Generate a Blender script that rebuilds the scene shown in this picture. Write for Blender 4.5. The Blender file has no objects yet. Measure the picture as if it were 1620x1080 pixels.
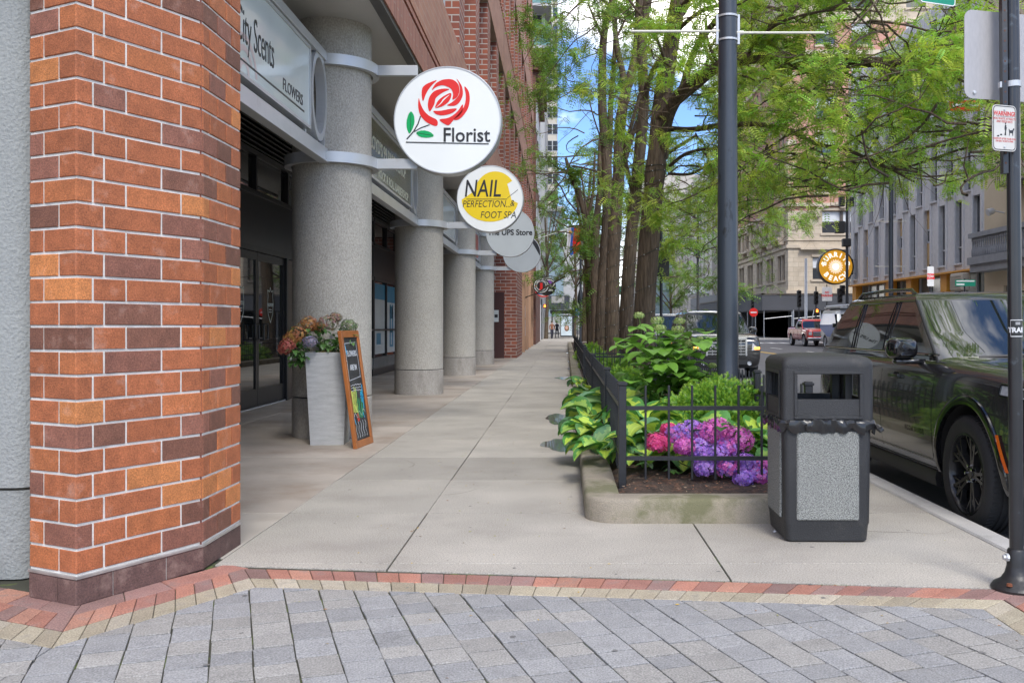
import bpy, bmesh, math, random
import numpy as np
from mathutils import Vector, Matrix, noise
from mathutils.bvhtree import BVHTree
R = math.radians
PI = math.pi
random.seed(7)
rng = np.random.default_rng(7)
S = bpy.context.scene
COL = S.collection
# ---------------------------------------------------------------- camera
cam_d = bpy.data.cameras.new('camera')
cam = bpy.data.objects.new('camera', cam_d); COL.objects.link(cam)
cam.location = (0, 0, 1.3); cam.rotation_euler = (R(90), 0, 0)
cam_d.sensor_width = 36; cam_d.lens = 1480/1620*36
cam_d.shift_x = (810-888)/1620; cam_d.shift_y = -(540-515)/1620
cam_d.clip_start = 0.05; cam_d.clip_end = 2500
S.camera = cam
# ---------------------------------------------------------------- world
SUN_EL, SUN_AZ = R(48), R(165)          # azimuth clockwise from +Y
w = bpy.data.worlds.new('World'); S.world = w; w.use_nodes = True
nt = w.node_tree; nt.nodes.clear()
def WN(t, **k):
    n = nt.nodes.new(t)
    for a, b in k.items(): setattr(n, a, b)
    return n
sky = WN('ShaderNodeTexSky', sky_type='NISHITA', sun_disc=False)
sky.sun_elevation = SUN_EL; sky.sun_rotation = SUN_AZ
sky.air_density = 1.0; sky.dust_density = 0.6; sky.ozone_density = 2.0
tc = WN('ShaderNodeTexCoord')
mp = WN('ShaderNodeMapping'); mp.inputs['Scale'].default_value = (1.0, 1.0, 1.7); mp.inputs['Location'].default_value = (3.1, 1.0, 0.7)
no = WN('ShaderNodeTexNoise'); no.inputs['Scale'].default_value = 3.2; no.inputs['Detail'].default_value = 7; no.inputs['Roughness'].default_value = 0.55
cr = WN('ShaderNodeValToRGB'); cr.color_ramp.elements[0].position = 0.47; cr.color_ramp.elements[1].position = 0.63
mx = WN('ShaderNodeMix', data_type='RGBA'); mx.inputs[7].default_value = (14.5, 14.0, 13.3, 1)
bg = WN('ShaderNodeBackground'); bg.inputs['Strength'].default_value = 0.15
ou = WN('ShaderNodeOutputWorld')
L = nt.links.new
L(tc.outputs['Generated'], mp.inputs['Vector']); L(mp.outputs[0], no.inputs['Vector']); L(no.outputs['Fac'], cr.inputs[0])
L(cr.outputs[0], mx.inputs[0]); tint = WN('ShaderNodeVectorMath', operation='MULTIPLY'); tint.inputs[1].default_value = (0.55, 0.68, 0.92); L(sky.outputs[0], tint.inputs[0]); L(tint.outputs[0], mx.inputs[6]); L(mx.outputs[2], bg.inputs[0]); L(bg.outputs[0], ou.inputs[0])
# ---------------------------------------------------------------- sun (soft: thin cloud)
sd = bpy.data.lights.new('sun', 'SUN'); sd.energy = 1.6; sd.angle = R(18); sd.color = (1, 0.95, 0.87)
so = bpy.data.objects.new('sun', sd); COL.objects.link(so)
dv = Vector((math.sin(SUN_AZ)*math.cos(SUN_EL), math.cos(SUN_AZ)*math.cos(SUN_EL), math.sin(SUN_EL)))
so.rotation_euler = dv.to_track_quat('Z', 'Y').to_euler(); so.location = dv*60
S.view_settings.view_transform = 'Standard'; S.view_settings.look = 'None'
S.view_settings.gamma = 1; S.view_settings.exposure = 0.82
S.cycles.max_bounces = 8; S.cycles.transparent_max_bounces = 8
# ---------------------------------------------------------------- measuring helpers (survey of the street, metres)
VX, VY, F, H = 888.0, 515.0, 1480.0, 1.3
def at(px, py, d): return Vector(((px-VX)*d/F, d, H-(py-VY)*d/F))
# ---------------------------------------------------------------- materials
MATS = {}
def pbr(name, col, rough=0.6, metal=0.0, var=0.12, vs=2.0, speck=0.0, ss=150.0, bump=0.0, bs=120.0, attr=False,
        coat=0.0, spec=0.5, trans=0.0, emit=None, stain=None, stretch=(1, 1, 1), bd=0.01):
    if name in MATS: return MATS[name]
    m = bpy.data.materials.new(name); m.use_nodes = True
    t = m.node_tree; N = t.nodes; K = t.links.new; N.clear()
    out = N.new('ShaderNodeOutputMaterial'); p = N.new('ShaderNodeBsdfPrincipled')
    p.inputs['Roughness'].default_value = rough; p.inputs['Metallic'].default_value = metal
    p.inputs['Specular IOR Level'].default_value = spec
    p.inputs['Coat Weight'].default_value = coat; p.inputs['Coat Roughness'].default_value = 0.03
    tc = N.new('ShaderNodeTexCoord'); mp = N.new('ShaderNodeMapping'); mp.inputs['Scale'].default_value = stretch
    K(tc.outputs['Object'], mp.inputs['Vector'])
    if attr:
        a = N.new('ShaderNodeAttribute'); a.attribute_name = 'col'; c = a.outputs['Color']
    else:
        a = N.new('ShaderNodeRGB'); a.outputs[0].default_value = (*col, 1); c = a.outputs[0]
    def mul(c, sc, amt, det=4):
        n = N.new('ShaderNodeTexNoise'); n.inputs['Scale'].default_value = sc; n.inputs['Detail'].default_value = det
        K(mp.outputs[0], n.inputs['Vector'])
        r = N.new('ShaderNodeMapRange'); r.inputs[1].default_value = 0.25; r.inputs[2].default_value = 0.75
        r.inputs[3].default_value = 1-amt; r.inputs[4].default_value = 1+amt
        K(n.outputs['Fac'], r.inputs[0])
        v = N.new('ShaderNodeVectorMath'); v.operation = 'SCALE'; K(c, v.inputs[0]); K(r.outputs[0], v.inputs['Scale'])
        return v.outputs[0]
    if var: c = mul(c, vs, var, 6)
    if speck: c = mul(c, ss, speck, 2)
    if stain:
        (scol, sc, lo, hi, amt) = stain
        n = N.new('ShaderNodeTexNoise'); n.inputs['Scale'].default_value = sc; n.inputs['Detail'].default_value = 7; n.inputs['Roughness'].default_value = 0.65
        K(mp.outputs[0], n.inputs['Vector'])
        r = N.new('ShaderNodeMapRange'); r.inputs[1].default_value = lo; r.inputs[2].default_value = hi; r.inputs[4].default_value = amt
        K(n.outputs['Fac'], r.inputs[0])
        q = N.new('ShaderNodeMix'); q.data_type = 'RGBA'; K(r.outputs[0], q.inputs[0]); K(c, q.inputs[6]); q.inputs[7].default_value = (*scol, 1)
        c = q.outputs[2]
    K(c, p.inputs['Base Color'])
    if bump:
        n = N.new('ShaderNodeTexNoise'); n.inputs['Scale'].default_value = bs; n.inputs['Detail'].default_value = 3
        K(mp.outputs[0], n.inputs['Vector'])
        b = N.new('ShaderNodeBump'); b.inputs['Strength'].default_value = bump; b.inputs['Distance'].default_value = bd
        K(n.outputs['Fac'], b.inputs['Height']); K(b.outputs[0], p.inputs['Normal'])
    if emit: p.inputs['Emission Color'].default_value = (*emit[0], 1); p.inputs['Emission Strength'].default_value = emit[1]
    if trans:
        tr = N.new('ShaderNodeBsdfTranslucent'); ms = N.new('ShaderNodeMixShader'); ms.inputs[0].default_value = trans
        K(c, tr.inputs[0]); K(p.outputs[0], ms.inputs[1]); K(tr.outputs[0], ms.inputs[2]); K(ms.outputs[0], out.inputs[0])
    else: K(p.outputs[0], out.inputs[0])
    MATS[name] = m
    return m
def brickmat(name, c1, c2, mortar, bw=0.3, rh=0.1, ms=0.008, bump=0.4, bias=0.0, horiz=False):
    m = bpy.data.materials.new(name); m.use_nodes = True
    t = m.node_tree; N = t.nodes; K = t.links.new; p = N['Principled BSDF']; p.inputs['Roughness'].default_value = 0.8
    tc = N.new('ShaderNodeTexCoord'); sp = N.new('ShaderNodeSeparateXYZ'); cb = N.new('ShaderNodeCombineXYZ'); ad = N.new('ShaderNodeMath')
    K(tc.outputs['Object'], sp.inputs[0]); K(sp.outputs[0], ad.inputs[0]); K(sp.outputs[1], ad.inputs[1])
    if horiz: K(sp.outputs[2], cb.inputs[0]); K(ad.outputs[0], cb.inputs[1])
    else: K(ad.outputs[0], cb.inputs[0]); K(sp.outputs[2], cb.inputs[1])
    b = N.new('ShaderNodeTexBrick'); K(cb.outputs[0], b.inputs['Vector'])
    b.inputs['Scale'].default_value = 1; b.inputs['Brick Width'].default_value = bw; b.inputs['Row Height'].default_value = rh
    b.inputs['Mortar Size'].default_value = ms; b.inputs['Bias'].default_value = bias
    b.inputs['Color1'].default_value = (*c1, 1); b.inputs['Color2'].default_value = (*c2, 1); b.inputs['Mortar'].default_value = (*mortar, 1)
    n = N.new('ShaderNodeTexNoise'); n.inputs['Scale'].default_value = 1.3; n.inputs['Detail'].default_value = 8; K(tc.outputs['Object'], n.inputs['Vector'])
    r = N.new('ShaderNodeMapRange'); r.inputs[3].default_value = 0.7; r.inputs[4].default_value = 1.3; K(n.outputs['Fac'], r.inputs[0])
    v = N.new('ShaderNodeVectorMath'); v.operation = 'SCALE'; K(b.outputs['Color'], v.inputs[0]); K(r.outputs[0], v.inputs['Scale'])
    K(v.outputs[0], p.inputs['Base Color'])
    bp = N.new('ShaderNodeBump'); bp.inputs['Strength'].default_value = bump; bp.inputs['Distance'].default_value = 0.01; bp.invert = True
    K(b.outputs['Fac'], bp.inputs['Height']); K(bp.outputs[0], p.inputs['Normal'])
    MATS[name] = m
    return m
# ---------------------------------------------------------------- mesh builder
class MB:
    def __init__(s): s.v = []; s.f = []; s.m = []; s.c = []
    def poly(s, pts, m=0, c=None):
        i = len(s.v); s.v += [tuple(p) for p in pts]; s.f.append(tuple(range(i, i+len(pts)))); s.m.append(m); s.c.append(c)
    def raw(s, vs, fs, m=0, c=None):
        i = len(s.v); s.v += [tuple(p) for p in vs]
        for f in fs: s.f.append(tuple(i+k for k in f)); s.m.append(m); s.c.append(c)
    def box(s, x0, x1, y0, y1, z0, z1, m=0, c=None, M=None, ch=0):
        if ch:
            h = [((x0+ch, y0+ch, z0), (x1-ch, y1-ch, z0)), ((x0, y0, z0+ch), (x1, y1, z0+ch)), ((x0, y0, z1-ch), (x1, y1, z1-ch)), ((x0+ch, y0+ch, z1), (x1-ch, y1-ch, z1))]
            vs = []; fs = []
            for (a, b) in h:
                e = ch if (a[0] == x0) else 0
                vs += [(a[0]+e, a[1], a[2]), (b[0]-e, a[1], a[2]), (b[0], a[1]+e, a[2]), (b[0], b[1]-e, a[2]), (b[0]-e, b[1], a[2]), (a[0]+e, b[1], a[2]), (a[0], b[1]-e, a[2]), (a[0], a[1]+e, a[2])]
            for k in range(3):
                for j in range(8): fs.append((k*8+j, k*8+(j+1) % 8, k*8+8+(j+1) % 8, k*8+8+j))
            fs.append(tuple(range(7, -1, -1))); fs.append(tuple(range(24, 32)))
        else:
            vs = [(x0, y0, z0), (x1, y0, z0), (x1, y1, z0), (x0, y1, z0), (x0, y0, z1), (x1, y0, z1), (x1, y1, z1), (x0, y1, z1)]
            fs = [(0, 3, 2, 1), (4, 5, 6, 7), (0, 1, 5, 4), (1, 2, 6, 5), (2, 3, 7, 6), (3, 0, 4, 7)]
        if M is not None: vs = [M @ Vector(v) for v in vs]
        s.raw(vs, fs, m, c)
    def tube(s, pts, rad, n=8, m=0, c=None, cap=True):
        pts = [Vector(p) for p in pts]
        if not isinstance(rad, (list, tuple)): rad = [rad]*len(pts)
        i0 = len(s.v); up = Vector((0, 0, 1)); pu = None
        for k, p in enumerate(pts):
            t = (pts[min(k+1, len(pts)-1)]-pts[max(k-1, 0)])
            t = t.normalized() if t.length > 1e-9 else Vector((0, 0, 1))
            if pu is None:
                a = Vector((1, 0, 0)) if abs(t.z) > 0.9 else up
                u = t.cross(a).normalized()
            else:
                u = (pu - t*pu.dot(t)); u = u.normalized() if u.length > 1e-6 else t.orthogonal().normalized()
            pu = u; q = t.cross(u)
            for j in range(n):
                a = 2*PI*j/n
                s.v.append(tuple(p+(u*math.cos(a)+q*math.sin(a))*rad[k]))
        for k in range(len(pts)-1):
            for j in range(n):
                s.f.append((i0+k*n+j, i0+k*n+(j+1) % n, i0+(k+1)*n+(j+1) % n, i0+(k+1)*n+j)); s.m.append(m); s.c.append(c)
        if cap:
            s.f.append(tuple(i0+j for j in range(n-1, -1, -1))); s.m.append(m); s.c.append(c)
            e = i0+(len(pts)-1)*n; s.f.append(tuple(e+j for j in range(n))); s.m.append(m); s.c.append(c)
    def lathe(s, prof, M=None, n=32, m=0, c=None, a0=0, a1=2*PI, close=False):
        full = abs(a1-a0-2*PI) < 1e-6; k = n if full else n+1; i0 = len(s.v)
        for (r, z) in prof:
            for j in range(k):
                a = a0+(a1-a0)*j/n; p = Vector((r*math.cos(a), r*math.sin(a), z)); s.v.append(tuple(M @ p if M is not None else p))
        P = len(prof); rr = range(P) if close else range(P-1)
        for q in rr:
            for j in range(n):
                j2 = (j+1) % k; q2 = (q+1) % P
                s.f.append((i0+q*k+j, i0+q*k+j2, i0+q2*k+j2, i0+q2*k+j)); s.m.append(m); s.c.append(c)
        return s
    def loft(s, rings, m=0, c=None, cap=True, closed=True):
        i0 = len(s.v); n = len(rings[0])
        for r in rings: s.v += [tuple(p) for p in r]
        for k in range(len(rings)-1):
            for j in range(n if closed else n-1):
                mm = m(k, j) if callable(m) else m
                s.f.append((i0+k*n+j, i0+k*n+(j+1) % n, i0+(k+1)*n+(j+1) % n, i0+(k+1)*n+j)); s.m.append(mm); s.c.append(c)
        if cap:
            mm = m if not callable(m) else 0
            s.f.append(tuple(i0+j for j in range(n-1, -1, -1))); s.m.append(mm); s.c.append(c)
            e = i0+(len(rings)-1)*n; s.f.append(tuple(e+j for j in range(n))); s.m.append(mm); s.c.append(c)
    def prism(s, pts2, fn, t0, t1, m=0, c=None):
        n = len(pts2); i0 = len(s.v)
        s.v += [tuple(fn(p[0], p[1], t0)) for p in pts2]+[tuple(fn(p[0], p[1], t1)) for p in pts2]
        fs = [tuple(range(n-1, -1, -1)), tuple(range(n, 2*n))]+[(j, (j+1) % n, n+(j+1) % n, n+j) for j in range(n)]
        for f in fs: s.f.append(tuple(i0+k for k in f)); s.m.append(m); s.c.append(c)
    def build(s, name, mats, parent=None, smooth=None, bevel=0, sub=0):
        me = bpy.data.meshes.new(name); me.from_pydata(s.v, [], s.f)
        if not isinstance(mats, (list, tuple)): mats = [mats]
        for q in mats: me.materials.append(q)
        me.polygons.foreach_set('material_index', s.m)
        if any(c is not None for c in s.c):
            a = me.color_attributes.new('col', 'FLOAT_COLOR', 'CORNER')
            ar = np.ones((len(me.loops), 4), dtype=np.float32); i = 0
            for f, c in zip(s.f, s.c):
                if c is not None: ar[i:i+len(f), :3] = c
                i += len(f)
            a.data.foreach_set('color', ar.ravel())
        me.validate(clean_customdata=False); me.update()
        return link(me, name, parent, smooth, bevel, sub)
def recalc(me):
    bm = bmesh.new(); bm.from_mesh(me); bmesh.ops.recalc_face_normals(bm, faces=bm.faces); bm.to_mesh(me); bm.free()
def link(me, name, parent=None, smooth=None, bevel=0, sub=0):
    recalc(me)
    if smooth:
        me.polygons.foreach_set('use_smooth', [True]*len(me.polygons)); me.set_sharp_from_angle(angle=R(smooth))
    o = bpy.data.objects.new(name, me); COL.objects.link(o)
    if parent: o.parent = parent
    if bevel:
        b = o.modifiers.new('bevel', 'BEVEL'); b.width = bevel; b.segments = 2; b.limit_method = 'ANGLE'; b.angle_limit = R(40)
    if sub:
        b = o.modifiers.new('sub', 'SUBSURF'); b.levels = sub; b.render_levels = sub
    return o
def tag(o, label=None, cat=None, group=None, kind=None):
    if label: o['label'] = label
    if cat: o['category'] = cat
    if group: o['group'] = group
    if kind: o['kind'] = kind
    return o
def thing(name, label, cat, loc=(0, 0, 0), rz=0, group=None):
    o = bpy.data.objects.new(name, None); COL.objects.link(o); o.location = loc; o.rotation_euler = (0, 0, rz); o.empty_display_size = 0.1
    return tag(o, label, cat, group)
KIDS = {}
def dup(o, loc=None, rz=None, label=None, parent=None):
    c = o.copy(); COL.objects.link(c)
    if parent: c.parent = parent
    if loc is not None: c.location = loc
    if rz is not None: c.rotation_euler = (0, 0, rz)
    if label: c['label'] = label
    for ch in [q for q in COL.objects if q.parent == o]: dup(ch, parent=c)
    return c
# text as thin solid letters: local x to the right, local y up, local z out of the face
def text_mb(s, size=1.0, ext=0.002, align='CENTER', shear=0, bold=0.0, sx=1.0, space=1.0):
    cu = bpy.data.curves.new('t', 'FONT'); cu.body = s; cu.size = size; cu.extrude = ext; cu.align_x = align; cu.shear = shear
    cu.offset = bold; cu.space_character = space; cu.resolution_u = 3
    ob = bpy.data.objects.new('t', cu); COL.objects.link(ob)
    bpy.context.view_layer.update()
    me = bpy.data.meshes.new_from_object(ob.evaluated_get(bpy.context.evaluated_depsgraph_get()))
    vs = [Vector((v.co.x*sx, v.co.y, v.co.z)) for v in me.vertices]; fs = [tuple(p.vertices) for p in me.polygons]
    bpy.data.objects.remove(ob); bpy.data.curves.remove(cu); bpy.data.meshes.remove(me)
    return vs, fs
def put_text(mb, s, M, size, ext=0.002, m=0, c=None, **k):
    vs, fs = text_mb(s, size, ext, **k); mb.raw([M @ v for v in vs], fs, m, c)
def ring_text(mb, s, M, rad, size, a_mid, step, m=0, flip=False, bold=0.0, ext=0.002, c=None):
    n = len(s)
    for i, ch in enumerate(s):
        if ch == ' ': continue
        if not flip:
            a = a_mid - (i-(n-1)/2)*step; T = Matrix.Rotation(a-PI/2, 4, 'Z') @ Matrix.Translation((0, rad, 0))
        else:
            a = a_mid + (i-(n-1)/2)*step; T = Matrix.Rotation(a+PI/2, 4, 'Z') @ Matrix.Translation((0, -rad-size*0.68, 0))
        put_text(mb, ch, M @ T, size, ext, m, c=c, bold=bold)
FACE_CAM = Matrix(((1, 0, 0, 0), (0, 0, -1, 0), (0, 1, 0, 0), (0, 0, 0, 1)))     # local z -> -Y world
def face_cam(x, y, z): return Matrix.Translation((x, y, z)) @ FACE_CAM
FACE_ST = Matrix(((0, 0, 1, 0), (1, 0, 0, 0), (0, 1, 0, 0), (0, 0, 0, 1)))        # local x -> +Y, local y -> Z, local z -> +X
def face_st(x, y, z): return Matrix.Translation((x, y, z)) @ FACE_ST
# wall with openings: o origin, u unit dir along, W length, z0..z1, openings (u0,u1,v0,v1), recess depth along -n
def wall_open(mb, o, u, n, W, z0, z1, ops, dep, m=0, mr=None, mfun=None):
    us = sorted({0, W, *[a for q in ops for a in q[:2]]}); zs = sorted({z0, z1, *[a for q in ops for a in q[2:4]]})
    mr = m if mr is None else mr
    P = lambda a, z, d=0: (o[0]+u[0]*a-n[0]*d, o[1]+u[1]*a-n[1]*d, z)
    for j in range(len(zs)-1):
        run = None
        for i in range(len(us)-1):
            uc, zc = (us[i]+us[i+1])/2, (zs[j]+zs[j+1])/2
            hole = any(q[0] < uc < q[1] and q[2] < zc < q[3] for q in ops)
            if hole:
                if run is not None: mb.poly([P(run, zs[j]), P(us[i], zs[j]), P(us[i], zs[j+1]), P(run, zs[j+1])], mfun(zc) if mfun else m); run = None
            elif run is None: run = us[i]
        if run is not None:
            zc = (zs[j]+zs[j+1])/2
            mb.poly([P(run, zs[j]), P(W, zs[j]), P(W, zs[j+1]), P(run, zs[j+1])], mfun(zc) if mfun else m)
    for (a, b, c, d) in [q[:4] for q in ops]:
        mb.poly([P(a, c), P(a, d), P(a, d, dep), P(a, c, dep)], mr); mb.poly([P(b, c), P(b, c, dep), P(b, d, dep), P(b, d)], mr)
        mb.poly([P(a, c), P(a, c, dep), P(b, c, dep), P(b, c)], mr); mb.poly([P(a, d), P(b, d), P(b, d, dep), P(a, d, dep)], mr)
def clip(poly, a, b):        # keep the side to the left of a->b
    out = []
    for i in range(len(poly)):
        p, q = poly[i], poly[(i+1) % len(poly)]
        sp = (b[0]-a[0])*(p[1]-a[1])-(b[1]-a[1])*(p[0]-a[0]); sq = (b[0]-a[0])*(q[1]-a[1])-(b[1]-a[1])*(q[0]-a[0])
        if sp >= 0: out.append(p)
        if (sp > 0 > sq) or (sp < 0 < sq):
            t = sp/(sp-sq); out.append((p[0]+(q[0]-p[0])*t, p[1]+(q[1]-p[1])*t))
    return out
def tile(mb, poly, z=0.0, h=0.012, ch=0.004, m=0, c=None, gap=0.0):
    if len(poly) < 3: return
    cx = sum(p[0] for p in poly)/len(poly); cy = sum(p[1] for p in poly)/len(poly)
    q = [poly[0]]
    for p in poly[1:]:
        if math.dist(p, q[-1]) > 1e-4: q.append(p)
    if math.dist(q[0], q[-1]) < 1e-4: q.pop()
    poly = q
    if len(poly) < 3: return
    ar = sum(poly[i][0]*poly[(i+1) % len(poly)][1]-poly[(i+1) % len(poly)][0]*poly[i][1] for i in range(len(poly)))
    if abs(ar) < 4e-4: return
    if ar < 0: poly = poly[::-1]
    def inset(g):
        o = []; n = len(poly)
        for i in range(n):
            p0, p1, p2 = poly[i-1], poly[i], poly[(i+1) % n]; d1 = Vector((p1[0]-p0[0], p1[1]-p0[1])).normalized(); d2 = Vector((p2[0]-p1[0], p2[1]-p1[1])).normalized()
            n1 = Vector((-d1.y, d1.x)); n2 = Vector((-d2.y, d2.x)); k = 1+n1.dot(n2); v = (n1+n2)*(g/max(k, .5)); o.append((p1[0]+v.x, p1[1]+v.y))
        return o
    a = inset(gap); b = inset(gap+ch); n = len(a)
    vs = [(p[0], p[1], z-h) for p in a]+[(p[0], p[1], z-ch*0.8) for p in a]+[(p[0], p[1], z) for p in b]
    fs = [tuple(range(2*n, 3*n))]+[(k*n+j, k*n+(j+1) % n, (k+1)*n+(j+1) % n, (k+1)*n+j) for k in range(2) for j in range(n)]
    mb.raw(vs, fs, m, c)
# ================================================================= materials shared
m_conc = pbr('concrete_walk', (0.4, 0.385, 0.36), 0.8, var=0.16, vs=1.3, speck=0.42, ss=120, bump=0.45, bs=160, attr=True, stain=((0.20, 0.18, 0.155), 1.6, 0.52, 0.74, 0.36))
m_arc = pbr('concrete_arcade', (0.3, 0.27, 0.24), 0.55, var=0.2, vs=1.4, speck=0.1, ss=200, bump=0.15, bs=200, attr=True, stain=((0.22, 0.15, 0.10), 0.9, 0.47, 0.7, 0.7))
m_joint = pbr('joint_dirt', (0.07, 0.06, 0.045), 0.95, var=0.3, vs=8)
m_moss = pbr('joint_moss', (0.05, 0.05, 0.035), 0.95, var=0.4, vs=5, stain=((0.12, 0.17, 0.03), 4.0, 0.54, 0.62, 0.7))
m_paver = pbr('stone_paver', (0.3, 0.3, 0.31), 0.8, var=0.16, vs=9, speck=0.42, ss=130, bump=0.5, bs=120, attr=True, stain=((0.17, 0.165, 0.155), 9, 0.54, 0.68, 0.5))
m_asph = pbr('asphalt', (0.10, 0.10, 0.105), 0.85, var=0.12, vs=0.7, speck=0.3, ss=260, bump=0.35, bs=300)
m_curb = pbr('curb_concrete', (0.46, 0.44, 0.41), 0.8, var=0.14, vs=2.2, speck=0.2, ss=200, bump=0.3, bs=200, attr=True, stain=((0.2, 0.19, 0.16), 3, 0.55, 0.7, 0.5))
m_white = pbr('road_paint_white', (0.7, 0.7, 0.68), 0.7, var=0.15, vs=6)
m_yel = pbr('road_paint_yellow', (0.6, 0.38, 0.05), 0.7, var=0.15, vs=6)
# ground sheet to the horizon
g = MB(); g.poly([(-900, -60, -0.19), (900, -60, -0.19), (900, 1600, -0.19), (-900, 1600, -0.19)])
tag(g.build('ground', pbr('ground_far', (0.22, 0.21, 0.19), 0.9, var=0.2, vs=0.1)), kind='structure')
g = MB(); g.poly([(2.6, -8, -0.14), (19.2, -8, -0.14), (19.2, 600, -0.14), (2.6, 600, -0.14)])
tag(g.build('road', m_asph), kind='structure')
g = MB(); g.poly([(19.2, 77, -0.136), (120, 77, -0.136), (120, 96, -0.136), (19.2, 96, -0.136)])
tag(g.build('cross_street', m_asph), kind='structure')
g = MB()
for k in range(16): g.box(8.1, 8.22, 4+k*9, 7+k*9, -0.14, -0.135)
for k in range(16): g.box(13.6, 13.72, 4+k*9, 7+k*9, -0.14, -0.135)
for k in range(16): g.box(3.2+k*1.0, 3.75+k*1.0, 76.5, 79.2, -0.14, -0.1345)
tag(g.build('road_markings', m_white), kind='structure')
g = MB(); g.box(10.75, 10.87, -5, 75, -0.14, -0.135); g.box(10.97, 11.09, -5, 75, -0.14, -0.135)
tag(g.build('centre_line', m_yel), kind='structure')
# ---- near sidewalk: slabs on a dark bed
NY = lambda x: 4.834-0.113*(x-0.366)           # upper edge of the brick border
g = MB(); g.box(-9, 2.57, -6, 140, -0.19, -0.010)
tag(g.build('sidewalk_bed', m_joint), kind='structure')
sl = MB()
ys = [3.8, 5.12, 6.5, 7.88, 9.26]
while ys[-1] < 138: ys.append(ys[-1]+(1.38 if ys[-1] < 40 else 4.5))
def slab(x0, x1, y0, y1, c, m=0, gp=0.004, ch=0.003):
    p = [(x0+gp, y0+gp), (x1-gp, y0+gp), (x1-gp, y1-gp), (x0+gp, y1-gp)]
    p = clip(p, (-1.668, NY(-1.668)+0.004), (4, NY(4)+0.004)) if y0 < 5.4 and m == 0 else p
    if len(p) > 2: tile(sl, p, 0.0, 0.01, ch, m, c)
for i in range(len(ys)-1):
    y0, y1 = ys[i], ys[i+1]
    faint = i in (2,) or (i > 4 and i % 3)
    for (x0, x1) in ((-1.89, -0.93), (-0.93, 0.867), (0.867, 2.56)):
        if x1 > 2 and y1 > 12 and y0 < 120 and x0 > 0.8 and False: continue
        k = random.uniform(0.93, 1.05)*(0.88 if i == 3 else 1)
        cc = (0.395*k, 0.365*k, 0.318*k)
        slab(x0, x1, y0, y1, cc, 0, 0.0022 if faint else 0.0055, 0.0006 if faint else 0.002)
for i in range(2, len(ys)-1, 2):
    y0 = ys[i]; y1 = ys[min(i+2, len(ys)-1)]
    if y0 > 45: break
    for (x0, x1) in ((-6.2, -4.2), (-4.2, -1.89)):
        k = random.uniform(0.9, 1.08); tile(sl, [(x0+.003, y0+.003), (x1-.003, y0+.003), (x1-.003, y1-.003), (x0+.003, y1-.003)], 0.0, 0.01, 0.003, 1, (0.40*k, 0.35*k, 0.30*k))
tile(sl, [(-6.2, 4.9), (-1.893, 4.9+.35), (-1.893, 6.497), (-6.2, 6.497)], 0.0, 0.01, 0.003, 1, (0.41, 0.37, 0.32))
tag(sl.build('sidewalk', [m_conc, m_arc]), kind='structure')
# ---- curb
g = MB(); y = -4
while y < 76:
    k = random.uniform(0.9, 1.06); g.box(2.575, 2.735, y+.004, y+2.996, -0.19, 0.004, 0, (0.47*k, 0.455*k, 0.43*k), ch=0.012); y += 3
tag(g.build('curb', m_curb), kind='structure')
g = MB(); g.box(19.2, 19.36, -4, 77, -0.19, 0.0); g.box(19.36, 24, -4, 77, -0.19, -0.003); g.box(19.2, 19.36, 96, 400, -0.19, 0.0); g.box(19.36, 30, 96, 400, -0.19, -0.003)
tag(g.build('far_sidewalk', pbr('far_walk', (0.42, 0.4, 0.37), 0.85, var=0.1, vs=1)), kind='structure')
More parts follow.
